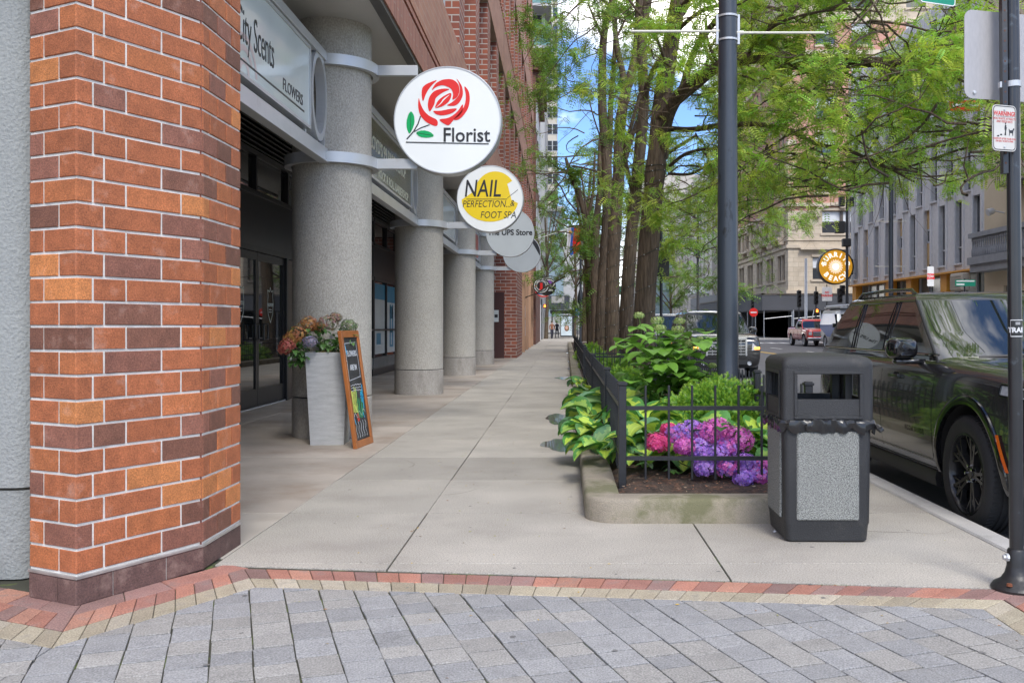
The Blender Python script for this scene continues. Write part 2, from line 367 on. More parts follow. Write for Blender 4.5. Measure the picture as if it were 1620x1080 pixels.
# ---- paver crossing, tan and red borders round the pier
gb = MB(); gb.poly([(-9, -4, -0.009), (2.57, -4, -0.009), (2.57, 5.3, -0.009), (-9, 5.3, -0.009)])
tag(gb.build('paver_joints', m_moss), kind='structure')
Q0, Q1, Q2, Q3 = (-2.95, 4.17), (-2.06, 3.78), (-1.524, 4.66), (1.94, 4.30)
pv = MB(); th = R(19.3)
ud = (math.sin(th), -math.cos(th)); vd = (math.cos(th), math.sin(th))      # columns run along ud
for ci in range(-46, 30):
    t = -6+random.random()*0.3; w = 0.161
    while t < 8:
        ln = random.choice((0.135, 0.165, 0.165, 0.2, 0.22)); a, b = ci*w, (ci+1)*w; g0 = random.uniform(.002, .0055); g1 = random.uniform(.002, .0055)
        P = lambda c_, t_: (0.0+vd[0]*c_+ud[0]*t_, 4.6+vd[1]*c_+ud[1]*t_)
        a += random.uniform(-.003, .001); b += random.uniform(-.001, .003); q = [P(a+random.uniform(0, .003), t), P(a, t+ln), P(b, t+ln), P(b-random.uniform(0, .003), t)]; a, b = a+.003, b-.003; q = [P(a+random.uniform(-.0015, .0015), t+g0), P(a+random.uniform(-.0015, .0015), t+ln-g1), P(b+random.uniform(-.0015, .0015), t+ln-g1+random.uniform(-.002, .001)), P(b+random.uniform(-.0015, .0015), t+g0+random.uniform(-.001, .002))]
        t += ln
        cy = sum(p[1] for p in q)/4; cx = sum(p[0] for p in q)/4
        if cy > 5.2 or cy < 1.6 or cx < -5.5 or cx > 2.3: continue
        k = random.uniform(0.86, 1.10); wv = random.random()
        c = (0.272*k, 0.27*k, 0.270*k) if wv < 0.6 else (0.292*k, 0.280*k, 0.262*k)
        # right part (x > Q1.x)
        r = clip(q, (-2.06, 9), (-2.06, -9)); r = clip(r, (Q2[0], Q2[1]), (Q1[0], Q1[1])) if len(r) > 2 else r
        # keep below-right of Q1->Q2 and below Q2->Q3, left of x=1.94
        r = clip(q, (-2.06, 9), (-2.06, -9)) if True else r
        if len(r) > 2: r = clip(r, Q2, Q1)
        if len(r) > 2: r = clip(r, Q3, Q2)
        if len(r) > 2: r = clip(r, (1.94, -9), (1.94, 9))
        l = clip(q, (-2.06, -9), (-2.06, 9))
        if len(l) > 2: l = clip(l, Q1, Q0)
        for s_ in (r, l):
            if len(s_) > 2: tile(pv, s_, random.uniform(-0.0025, 0.001), 0.016, 0.002, 0, c, gap=random.uniform(0.0006, 0.0018))
def strip(pts, o0, o1, step, cols, mb):
    # bricks between offsets o0..o1 to the left of the path (away from the pavers), mitred
    def off(o):
        out = []
        for i, p in enumerate(pts):
            ds = []
            if i > 0: ds.append((pts[i][0]-pts[i-1][0], pts[i][1]-pts[i-1][1]))
            if i < len(pts)-1: ds.append((pts[i+1][0]-pts[i][0], pts[i+1][1]-pts[i][1]))
            ns = [(-d[1]/math.hypot(*d), d[0]/math.hypot(*d)) for d in ds]
            nx = sum(q[0] for q in ns); ny = sum(q[1] for q in ns); l = math.hypot(nx, ny); nx /= l; ny /= l
            k = nx*ns[0][0]+ny*ns[0][1]
            out.append((p[0]+nx*o/k, p[1]+ny*o/k))
        return out
    A, B = off(o0), off(o1)
    for i in range(len(pts)-1):
        ln = math.hypot(A[i+1][0]-A[i][0], A[i+1][1]-A[i][1]); n = max(1, round(ln/step))
        for j in range(n):
            a, b = j/n, (j+1)/n
            le = lambda U, t: (U[i][0]+(U[i+1][0]-U[i][0])*t, U[i][1]+(U[i+1][1]-U[i][1])*t)
            k = random.uniform(0.85, 1.15); c = random.choice(cols)
            tile(mb, [le(A, a), le(A, b), le(B, b), le(B, a)], random.uniform(-0.0015, 0.001), 0.012, 0.003, 0, tuple(x*k for x in c), gap=0.0018)
path = [(1.94, 1.0), Q3, Q2, Q1, Q0, (-5.2, 5.15)]
path = path[::-1]      # left to right so that "left of path" = away from camera
tan = [(0.38, 0.33, 0.24), (0.34, 0.29, 0.21), (0.40, 0.35, 0.27)]
red = [(0.38, 0.17, 0.12), (0.33, 0.155, 0.12), (0.25, 0.15, 0.13), (0.40, 0.20, 0.14), (0.28, 0.16, 0.14)]
strip(path, 0.0, 0.16, 0.118, tan, pv); strip(path, 0.165, 0.335, 0.112, red, pv)
# extra rows of red brick between border and pier
strip([(-5.2, 5.5), (-2.80, 4.50), (-2.2, 4.22), (-1.80, 4.86), (-1.70, 5.04)], -0.02, 0.15, 0.25, red, pv)
tag(pv.build('paver_crossing', m_paver), kind='structure')
# chewing-gum spots, leaves and litter: stuff
gs = MB()
for k in range(95):
    y = random.uniform(3.3, 16) if k > 14 else random.uniform(3.2, 6.0); x = random.uniform(-1.8, 2.4)
    if x > 0.1 and y > 6: x = random.uniform(-1.8, 0.1)
    r = random.uniform(0.004, 0.015); n = 9
    gs.poly([(x+r*random.uniform(.7, 1.2)*math.cos(2*PI*j/n), y+r*random.uniform(.7, 1.2)*math.sin(2*PI*j/n), 0.0015) for j in range(n)], 0)
tag(gs.build('gum_spots', pbr('gum', (0.15, 0.145, 0.14), 0.8)), kind='stuff')
gs = MB()
for k in range(150):
    y = random.uniform(3.3, 12); x = random.uniform(-1.5, 2.5)
    if x > 0.1 and y > 5.9: x = random.uniform(-1.2, 0.12)
    a = random.uniform(0, PI); l = random.uniform(0.006, 0.013); w_ = l*0.4; z = 0.003
    gs.poly([(x+l*math.cos(a), y+l*math.sin(a), z), (x-w_*math.sin(a), y+w_*math.cos(a), z+.003), (x-l*math.cos(a), y-l*math.sin(a), z), (x+w_*math.sin(a), y-w_*math.cos(a), z+.001)],
            0, random.choice([(0.5, 0.33, 0.03), (0.3, 0.3, 0.05), (0.25, 0.12, 0.04), (0.3, 0.22, 0.1)]))
tag(gs.build('fallen_leaflets', pbr('leaflet', (0.3, 0.2, 0.05), 0.7, attr=True, var=0)), kind='stuff')
gs = MB(); n_ = 14
for k in range(1):
    c0 = at(1226, 843, 5.87); c0.z = 0.012
    vs = [c0+Vector((random.gauss(0, .008), random.gauss(0, .008), random.uniform(-.01, .012))) for _ in range(14)]
    for j in range(12): gs.poly([vs[j], vs[j+1], vs[j+2]])
tag(gs.build('crumpled_paper', pbr('paper', (0.8, 0.8, 0.82), 0.8)), 'crumpled white scrap of paper beside the foot of the trash can', 'litter')
# hairline cracks across the slabs
gc = MB(); rc = random.Random(12)
for (x, y, a, L_) in ((1.9, 5.93, -.02, .65), (-1.4, 8.6, 1.2, .6), (-.2, 11.5, .2, .8), (-.9, 7.2, .35, .5)):
    p = Vector((x, y, .0012)); n_ = 22; q = [p.copy()]
    for k in range(n_):
        a += rc.gauss(0, .13); p = p+Vector((math.cos(a), math.sin(a), 0))*L_/n_; q.append(p.copy())
    for k in range(n_):
        d = (q[k+1]-q[k]).normalized(); s_ = Vector((-d.y, d.x, 0)); w0 = .0022*(1-k/n_)+.0005; w1 = .0022*(1-(k+1)/n_)+.0005
        if 4.95 < q[k].y: gc.poly([q[k]-s_*w0, q[k+1]-s_*w1, q[k+1]+s_*w1, q[k]+s_*w0])
tag(gc.build('hairline_cracks', m_joint), kind='stuff')
# wet patches by the planter wall
m_wet = pbr('wet_patch', (0.15, 0.15, 0.155), 0.14, var=0.1, vs=3, spec=1.0, coat=1.0)
def puddle(x, y, rx, ry, seed):
    r_ = random.Random(seed); g = MB(); n = 40; pts = []
    ph = [r_.uniform(0, 6) for _ in range(4)]
    for j in range(n):
        a = 2*PI*j/n; k = 1+0.12*math.sin(3*a+ph[0])+0.08*math.sin(5*a+ph[1])+0.05*math.sin(9*a+ph[2])
        pts.append((min(x+rx*k*math.cos(a), 0.16+0.005*(y-7)), y+ry*k*math.sin(a), 0.0022))
    g.poly(pts)
    tag(g.build('puddle', m_wet), kind='structure')
for i, (px, py, rx, ry) in enumerate([(888, 703, .20, .55), (886, 662, .2, .70), (896, 598, .26, .6), (908, 583, .22, .4), (905, 572, .18, .8), (903, 558, .2, 1.2)]):
    d = 1924/(py-515); puddle((px-VX)*d/F, d, rx, ry, i)
# ================================================================= left side: pier, columns, shopfronts, brick building
m_brk = pbr('face_brick', (0.4, 0.12, 0.05), 0.72, var=0.2, vs=14, speck=0.38, ss=130, bump=0.4, bs=170, attr=True, stain=((0.46, 0.33, 0.27), 7, 0.58, 0.80, 0.5))
m_mort = pbr('mortar', (0.70, 0.68, 0.63), 0.9, var=0.2, vs=12, speck=0.15, ss=220, bump=0.4, bs=200)
m_alu = pbr('painted_aluminium', (0.52, 0.53, 0.54), 0.35, metal=0.35, var=0.06, vs=3, stain=((0.3, 0.28, 0.25), 4, 0.6, 0.75, 0.4))
m_black = pbr('black_metal', (0.018, 0.018, 0.02), 0.35, var=0.2, vs=5)
m_glass = pbr('shop_glass', (0.012, 0.013, 0.014), 0.02, var=0, spec=1.0)
m_colc = pbr('column_concrete', (0.40, 0.375, 0.33), 0.85, var=0.13, vs=1.5, speck=0.28, ss=75, bump=0.55, bs=85, stain=((0.16, 0.15, 0.13), 1.6, 0.55, 0.8, 0.5), stretch=(1, 1, 0.6))
m_colb = pbr('plinth_concrete', (0.37, 0.345, 0.31), 0.85, var=0.2, vs=2.5, speck=0.2, ss=75, bump=0.4, bs=85, stain=((0.12, 0.10, 0.08), 3, 0.5, 0.75, 0.6), stretch=(1, 1, 0.4))
A, B_, C_, D_ = (-2.548, 4.495), (-2.253, 4.347), (-1.919, 4.997), (-1.914, 5.56)
pier = thing('brick_pier', 'tall pier of orange and brown brick with a chamfered face, at the near left corner', 'pier', (-2.2, 4.95, 0))
PO = Vector((-2.2, 4.95, 0))
core = MB(); pl = [(p[0]-PO.x, p[1]-PO.y) for p in (A, B_, C_, D_, (-2.56, 5.56))]
core.prism(pl, lambda x, y, t: (x, y, t), 0.0, 4.85)
core.build('mortar', m_mort, pier)
bk = MB(); hC = 0.1155
def bcol():
    r = random.random(); k = random.uniform(0.88, 1.12)
    if r < 0.60: c = (0.35, 0.108, 0.042)
    elif r < 0.72: c = (0.42, 0.135, 0.048)
    elif r < 0.79: c = (0.52, 0.19, 0.06)
    elif r < 0.90: c = (0.175, 0.072, 0.045)
    else: c = (0.24, 0.095, 0.062)
    return tuple(x*k for x in c)
def plate(mb, p0, p1, u0, u1, z0, z1, c, out=0.007, ch=0.003, m=0):
    d = Vector((p1[0]-p0[0], p1[1]-p0[1], 0)).normalized(); n = Vector((d.y, -d.x, 0)); o = Vector((p0[0]-PO.x, p0[1]-PO.y, 0))
    f = lambda u, z, q: o+d*u+n*q+Vector((0, 0, z))
    vs = [f(u0, z0, -0.002), f(u1, z0, -0.002), f(u1, z1, -0.002), f(u0, z1, -0.002), f(u0, z0, out-ch), f(u1, z0, out-ch), f(u1, z1, out-ch), f(u0, z1, out-ch),
          f(u0+ch, z0+ch, out), f(u1-ch, z0+ch, out), f(u1-ch, z1-ch, out), f(u0+ch, z1-ch, out)]
    fs = [(0, 1, 5, 4), (1, 2, 6, 5), (2, 3, 7, 6), (3, 0, 4, 7), (4, 5, 9, 8), (5, 6, 10, 9), (6, 7, 11, 10), (7, 4, 8, 11), (8, 9, 10, 11)]
    j_ = lambda: random.uniform(-.0012, .0012)
    for q_ in range(4, 12):
        a_ = j_(); vs[q_] = vs[q_]+d*a_*(0 if q_ in (4, 7, 8, 11) and u0 <= 0 else 1)+n*abs(j_())+Vector((0, 0, j_()))
    mb.raw(vs, fs, m, c)
LA = math.dist(A, B_); LB = math.dist(B_, C_); LC = math.dist(C_, D_)
zc = 0.142; row = 0; J = 0.0066
while zc < 4.83:
    z0, z1 = zc+J, min(zc+hC-J, 4.85)
    rA = [0, .10, LA] if row % 2 else [0, .21, LA]; rB = [0, .083, .263, .591, LB] if row % 2 else [0, .142, .470, LB]; rC = [0, .09, .33, LC] if row % 2 else [0, .2, .42, LC]
    cB = bcol(); cC = bcol()
    for (P0, P1, rr) in ((A, B_, rA), (B_, C_, rB), (C_, D_, rC)):
        for i in range(len(rr)-1):
            c = bcol()
            if P0 is A and i == len(rr)-2: c = cB
            if P0 is B_ and i == 0: c = cB
            if P0 is B_ and i == len(rr)-2: c = cC
            if P0 is C_ and i == 0: c = cC
            u0 = rr[i]+(J if i else (-0.004 if P0 is not A else 0)); u1 = rr[i+1]-(J if i < len(rr)-2 else (-0.004 if P0 is not C_ else 0))
            if P0 is B_ and i == len(rr)-2: u1 -= 0.006
            plate(bk, P0, P1, u0, u1, z0, z1, c)
    zc += hC; row += 1
for (P0, P1, rr) in ((A, B_, [0, .2, LA]), (B_, C_, [0, .19, .5, LB]), (C_, D_, [0, .25, LC])):
    for i in range(len(rr)-1):
        k = random.uniform(.8, 1.1); plate(bk, P0, P1, rr[i]+(J/2 if i else -.004), rr[i+1]-(J/2 if i < len(rr)-2 else -.004), 0.0, 0.118, (0.13*k, 0.072*k, 0.062*k))
bk.build('bricks', m_brk, pier)
fl = MB()
for (P0, P1) in ((A, B_), (B_, C_), (C_, D_)):
    plate(fl, P0, P1, -0.008, math.dist(P0, P1)+0.008, 0.121, 0.136, None, out=0.012, ch=0.002)
fl.build('steel_flashing', pbr('flashing', (0.45, 0.42, 0.4), 0.35, metal=0.6, var=0.3, vs=9), pier)
sc = MB(); p = Vector((B_[0]+(C_[0]-B_[0])*0.985-PO.x, B_[1]+(C_[1]-B_[1])*0.985-PO.y, 0)); nn = Vector((0.89, -0.457, 0))*0.004
sc.tube([p+nn+Vector((random.gauss(0, .0008), random.gauss(0, .0008), z*0.25)) for z in range(0, 20)], 0.0045, 6)
sc.build('sealant_joint', pbr('sealant', (0.16, 0.045, 0.03), 0.6), pier)
# ---- pale stucco wall left of the pier
sw = thing('stucco_wall', 'pale grey rough stucco wall at the far left edge behind the brick pier', 'wall', (-3.6, 5.0, 0))
m_stu = pbr('stucco', (0.30, 0.31, 0.305), 0.9, var=0.08, vs=2, speck=0.12, ss=60, bump=1.0, bs=60)
def rwall(z0, z1, out):
    mb = MB(); pts = [(-3.0, -0.2-out), (0.78, -0.2-out), (0.83, -0.19-out), (0.865+out, -0.15), (0.87+out, -0.1), (0.87+out, 0.3), (-3.0, 0.3)]
    mb.prism(pts, lambda x, y, t: (x, y, t), z0, z1); return mb
rwall(0.468, 4.85, 0.0).build('upper_panel', m_stu, sw, smooth=50)
rwall(0.0, 0.452, 0.004).build('plinth', pbr('stucco_plinth', (0.27, 0.28, 0.275), 0.9, var=0.14, vs=3, speck=0.12, ss=60, bump=1.0, bs=60, stain=((0.17, 0.17, 0.16), 4, 0.5, 0.7, 0.5)), sw, smooth=50)
rwall(0.45, 0.47, -0.02).build('joint', m_joint, sw)
# ---- columns
CX = -2.73; CR = 0.46
ordn = ['nearest', 'second', 'third', 'farthest']
for i in range(4):
    y = 11.15+6.8*i
    t = thing('concrete_column', ['stout round concrete column right behind the flower pot, carrying the florist disc', 'round concrete column carrying the yellow and white nail salon disc', 'round concrete column carrying the disc of the parcel store', 'round concrete column farthest down the arcade, carrying the blank peeling disc'][i],
              'column', (CX, y, 0), group='round columns of the arcade')
    MB().lathe([(CR, 0.478), (CR, 4.83)], n=64).build('shaft', m_colc, t, smooth=40)
    MB().lathe([(CR-0.02, 0.44), (CR-0.02, 0.49)], n=48).build('groove', m_black, t, smooth=40)
    MB().lathe([(CR+.004, 0.0), (CR+.004, 0.455), (CR-.004, 0.463), (CR-0.03, 0.464)], n=64).build('plinth', m_colb, t, smooth=40)
# ---- sign beams, panels and hoops between the columns
m_panel = pbr('sign_panel_white', (0.60, 0.66, 0.65), 0.12, var=0.05, vs=2, coat=0.3)
m_ink = pbr('sign_ink', (0.02, 0.02, 0.022), 0.4, var=0)
m_pink = pbr('sign_pale_pink', (0.62, 0.50, 0.49), 0.2, var=0)
m_olive = pbr('sign_olive', (0.10, 0.10, 0.06), 0.15, var=0.15, vs=1.5)
m_cream = pbr('sign_cream', (0.62, 0.62, 0.5), 0.3, var=0.0)
bays = [(5.3, 10.69), (11.61, 17.49), (18.41, 24.29), (25.21, 31.09), (32.01, 37.4)]
blab = ['long pale sign panel reading City Scents Flowers, between the brick pier and the nearest column', 'dark olive sign panel of the barbershop with cream letters, between the first two columns',
        'pale sign panel hung between the second and third columns', 'sign panel with a red stripe between the third and fourth columns', 'last sign panel before the brick wall at the end of the arcade']
for i, (ya, yb) in enumerate(bays):
    X = -2.70; t = thing('shop_sign', blab[i], 'sign', (X, ya, 3.15), group='sign panels over the arcade'); Ln = yb-ya
    b = MB(); b.box(-0.06, 0.03, 0, Ln, 0.02, 0.17); b.box(-0.06, 0.055, 0, Ln, 0.0, 0.02); b.box(-0.06, 0.04, 0, Ln, 1.15, 1.25)
    for yy in (0.35, Ln-0.75): b.box(-0.05, -0.02, yy, yy+0.05, 0.17, 0.27)
    b.build('beam', m_alu, t, bevel=0.004)
    p0, p1 = (0.5, Ln-0.66) if i else (0.4, Ln-0.66)
    fr = MB(); z0, z1 = 0.25, 1.14
    fr.box(-0.08, 0.02, p0, p1, z0, z0+0.035); fr.box(-0.08, 0.02, p0, p1, z1-0.035, z1); fr.box(-0.08, 0.02, p0, p0+.03, z0+.035, z1-.035); fr.box(-0.08, 0.02, p1-.03, p1, z0+.035, z1-.035)
    fr.build('frame', m_alu, t)
    pn = MB(); pn.box(-0.06, 0.006, p0+.03, p1-.03, z0+.035, z1-.035)
    pn.build('panel', [m_panel, m_olive, m_panel, m_panel, m_panel][i], t)
    hb = MB(); yc = Ln-0.31; zc_ = 0.70; rr = 0.30
    n = 48; ring = []
    outer = []
    for j in range(n):
        a = 2*PI*j/n; ca, sa = math.cos(a), math.sin(a)
        outer.append((yc+0.33*ca*(1 if True else 1), zc_+0.50*sa)); ring.append((yc+0.26*ca, zc_+0.42*sa))
    for j in range(n):
        q = (j+1) % n
        for xa in (0.0,):
            hb.poly([(0.02, *outer[j]), (0.02, *outer[q]), (0.02, *ring[q]), (0.02, *ring[j])])
            hb.poly([(0.02, *outer[j]), (0.02, *outer[q]), (-0.09, *outer[q]), (-0.09, *outer[j])])
            hb.poly([(0.02, *ring[j]), (0.02, *ring[q]), (-0.09, *ring[q]), (-0.09, *ring[j])])
            hb.poly([(-0.09, *outer[j]), (-0.09, *outer[q]), (-0.09, *ring[q]), (-0.09, *ring[j])])
    hb.box(-0.06, 0.0, Ln-0.035, Ln, 0.17, 1.15)
    hb.build('oval_hoop', m_alu, t, smooth=35)
    lt = MB()
    if i == 0:
        put_text(lt, 'City Scents', face_st(0.0085, 7.74-ya, 3.70-3.15), 0.43, 0.0015, align='LEFT', sx=0.56, bold=-0.003, space=0.95)
        put_text(lt, 'FLOWERS', face_st(0.0085, 9.04-ya, 3.585-3.15), 0.165, 0.0015, align='LEFT', sx=0.98)
        lt.box(0.006, 0.009, 7.0-ya, 9.80-ya, 3.53-3.15, 3.548-3.15)
        lt.build('lettering', m_ink, t)
        pk = MB()
        for r0, a0, a1 in ((0.34, .1, 2.9), (0.24, .5, 3.4), (0.13, 0, 4)):
            pk.lathe([(r0, 0), (r0-.05, 0)], face_st(0.0085, 7.95-ya, 3.44-3.15), 24, a0=a0, a1=min(a1, PI-.2))
        pk.build('pale_rose', m_pink, t)
    if i == 1:
        put_text(lt, "FLOYD'S 99 BARBERSHOP", face_st(0.0085, 13.05-ya, 3.83-3.15), 0.27, 0.0015, align='LEFT', sx=1.02, bold=0.004)
        put_text(lt, "ROCK & ROLL BARBERSHOP", face_st(0.0085, 13.75-ya, 3.48-3.15), 0.19, 0.0015, align='LEFT', sx=1.12, bold=0.003)
        lt.build('lettering', m_cream, t)
    if i == 3:
        lt.box(0.006, 0.009, p1-1.6, p1-.1, 0.32, 1.05); lt.build('red_stripe', pbr('sign_red', (0.42, 0.05, 0.035), 0.3), t)
# ---- round signs on column rings
m_face = pbr('disc_face', (0.80, 0.82, 0.81), 0.25, var=0.03, vs=2)
m_facegrey = pbr('disc_face_grey', (0.42, 0.45, 0.46), 0.3, var=0.05, vs=2)
m_red = pbr('sign_bright_red', (0.72, 0.02, 0.015), 0.35, var=0)
m_green = pbr('sign_leaf_green', (0.0, 0.36, 0.1), 0.35, var=0)
m_yellow = pbr('sign_yellow', (0.80, 0.58, 0.01), 0.35, var=0)
sdisc = [(-1.345, 3.725), (-1.36, 3.72), (-1.35, 3.745), (-1.33, 3.73)]
dl = ['round white sign with a red rose and the word Florist, on the nearest column', 'round sign with a yellow blob reading Nail Perfection Foot Spa, behind the florist disc',
      'round grey sign of the parcel store, third in the row of discs', 'blank grey round sign with a peeling edge, last in the row of discs']
for i in range(4):
    y = 11.15+6.8*i; sx_, sz_ = sdisc[i]
    t = thing('round_sign', dl[i], 'sign', (CX, y, 3.15), group='round signs hung from the arcade columns')
    for zr in (0.01, 1.12):
        g = MB(); g.lathe([(CR+.015, zr), (CR+.09, zr), (CR+.09, zr+.12), (CR+.015, zr+.12)], n=56, close=True); g.build('ring', m_alu, t, smooth=40)
    for zr, xe in ((0.01, 0.92), (1.12, 0.92)):
        g = MB(); g.box(CR+.06, xe+.1, -0.04, 0.03, zr, zr+.12); g.build('arm', m_alu, t, bevel=0.004)
    dx, dz = sx_-CX, sz_-3.15; RD = 0.64
    g = MB(); g.lathe([(0.001, -0.10), (RD-.01, -0.10), (RD, -0.09), (RD, 0.09), (RD-.008, 0.105), (RD-.02, 0.105), (RD-.02, 0.09)], Matrix.Translation((dx, 0, dz)) @ FACE_CAM, 72)
    g.build('rim', m_alu, t, smooth=35)
    g = MB(); g.lathe([(0.0, 0.099), (RD-.018, 0.099)], Matrix.Translation((dx, 0, dz)) @ FACE_CAM, 72)
    g.build('face', m_face if i < 2 else m_facegrey, t)
    MF = Matrix.Translation((dx, -0.1, dz)) @ FACE_CAM
    g = MB()
    if i == 0:
        cx, cy, k = 600.5, 937.0, 0.64/435*0.985
        Fm = lambda x, yv, tt: MF @ Vector(((x-cx)*k, -(yv-cy)*k, 0.0015+tt))
        def shp(mb, pts, t1=0.002): mb.prism(pts, Fm, 0, t1)
        def sm(p, it=2):
            for _ in range(it):
                o = []
                for a in range(len(p)):
                    q0, q1 = p[a], p[(a+1) % len(p)]
                    o += [(q0[0]*.78+q1[0]*.22, q0[1]*.78+q1[1]*.22), (q0[0]*.22+q1[0]*.78, q0[1]*.22+q1[1]*.78)]
                p = o
            return p
        rose = MB()
        for P_ in ([(530, 602), (400, 655), (388, 720), (400, 798), (428, 715), (470, 655)],
                   [(466, 703), (500, 640), (560, 606), (640, 602), (690, 640), (702, 700), (682, 752), (636, 778), (650, 722), (628, 675), (562, 650), (510, 665)],
                   [(668, 588), (722, 660), (730, 732), (702, 792), (662, 824), (586, 819), (642, 792), (692, 742), (704, 690), (695, 640)],
                   [(630, 684), (560, 679), (490, 700), (450, 750), (438, 820), (455, 875), (478, 840), (497, 802), (502, 757), (560, 712)],
                   [(634, 710), (570, 740), (520, 780), (493, 845), (560, 827), (610, 792), (632, 750)],
                   [(733, 650), (777, 700), (785, 770), (772, 840), (732, 900), (690, 937), (642, 937), (702, 880), (742, 820), (754, 740)],
                   [(478, 860), (540, 864), (620, 846), (688, 840), (642, 882), (560, 902), (505, 890)],
                   [(366, 745), (360, 830), (378, 900), (428, 957), (520, 995), (524, 936), (452, 905), (407, 860), (379, 800)],
                   [(527, 930), (612, 922), (682, 872), (729, 795), (727, 862), (692, 907), (657, 927), (612, 987), (560, 960)]):
            shp(rose, sm(P_, 2))
        rose.build('rose_emblem', m_red, t)
        wl = MB(); shp(wl, sm([(630, 722), (575, 772), (548, 806), (500, 842), (548, 796), (566, 765)], 1), 0.0035); wl.build('rose_highlight', m_face, t)
        lf = MB()
        for P_ in ([(305, 862), (330, 900), (334, 960), (312, 1020), (290, 1053), (270, 1010), (266, 950), (282, 890)], [(338, 1037), (400, 1018), (460, 1032), (498, 1068), (440, 1082), (375, 1075)]):
            shp(lf, sm(P_, 1))
        lf.build('leaf_emblem', m_green, t)
        ink = MB()
        def stroke(mb, pts, wd, t1=0.003):
            for a in range(len(pts)-1):
                (x0, y0), (x1, y1) = pts[a], pts[a+1]; l = math.hypot(x1-x0, y1-y0) or 1; nx, ny = -(y1-y0)/l*wd/2, (x1-x0)/l*wd/2
                mb.prism([(x0+nx, y0+ny), (x1+nx, y1+ny), (x1-nx, y1-ny), (x0-nx, y0-ny)], Fm, 0, t1)
        stroke(ink, [(382, 905), (360, 970), (325, 1030), (270, 1092)], 9); stroke(ink, [(455, 975), (385, 1000), (330, 1032)], 7)
        stroke(ink, [(303, 885), (300, 1030)], 3, 0.0042); stroke(ink, [(350, 1042), (480, 1062)], 3, 0.0042)
        ink.prism([(262, 1113), (937, 1127), (937, 1135), (262, 1121)], Fm, 0, 0.003)
        put_text(ink, 'Florist', MF @ Matrix.Translation((( 560-cx)*k, -(1112-cy)*k, 0.003)), 0.235, 0.0015, align='LEFT', sx=0.93, bold=0.003)
        ink.build('lettering', m_ink, t)
    elif i == 1:
        bl = MB(); pts = []
        for j in range(40):
            a = 2*PI*j/40; r = 0.42
            x, z = 0.10+0.40*math.cos(a), 0.08+0.44*math.sin(a)
            if math.sin(a) < 0.1: x, z = 0.0+0.54*math.cos(a), -0.02+0.42*math.sin(a)
            if abs(a-0.25) < 0.3: x -= 0.13
            pts.append((x, z))
        bl.prism(pts, lambda x, yv, tt: MF @ Vector((x, yv, 0.0015+tt)), 0, 0.0015); bl.build('yellow_blob', m_yellow, t)
        put_text(g, 'NAIL', MF @ Matrix.Translation((-0.50, 0.04, 0.004)), 0.46, 0.0015, align='LEFT', shear=0.15, sx=0.70, bold=0.004)
        put_text(g, 'PERFECTION...', MF @ Matrix.Translation((-0.53, -0.16, 0.004)), 0.18, 0.0015, align='LEFT', shear=0.2, sx=0.80)
        put_text(g, '&', MF @ Matrix.Translation((0.38, -0.14, 0.004)), 0.17, 0.0015, align='LEFT', shear=0.2, sx=0.80)
        put_text(g, 'FOOT SPA', MF @ Matrix.Translation((-0.19, -0.37, 0.004)), 0.185, 0.0015, align='LEFT', shear=0.2, sx=0.80)
        g.box(-0.45, 0.33, -0.0015, 0.0015, -0.006, 0.006, M=MF @ Matrix.Translation((0, -0.01, 0.004)) @ Matrix.Rotation(PI/2, 4, 'X'))
        g.box(-0.004, 0.004, -0.003, 0.0, -0.13, 0.13, M=MF @ Matrix.Translation((0.43, 0.09, 0.0045)) @ Matrix.Rotation(-0.9, 4, 'Z') @ Matrix.Rotation(PI/2, 4, 'X'))
        g.build('lettering', m_ink, t)
    elif i == 2:
        put_text(g, 'The UPS Store', MF @ Matrix.Translation((0.0, -0.06, 0.003)), 0.21, 0.0015, sx=0.93, bold=0.006); g.build('lettering', m_ink, t)
    else:
        pts = [(0.40+0.0*0, 0.45)]
        arc = [(0.615*math.cos(a), 0.615*math.sin(a)) for a in [R(-8+j*7) for j in range(12)]]
        inn = [(0.30+0.33*math.cos(a), 0.0+0.02+0.5*math.sin(a)) for a in [R(75-j*8) for j in range(10)]]
        g.prism(arc+[(0.23, 0.55), (0.34, 0.38), (0.46, 0.18), (0.56, 0.0)], lambda x, yv, tt: MF @ Vector((x, yv, 0.0015+tt)), 0, 0.002)
        g.build('peeled_edge', m_black, t)
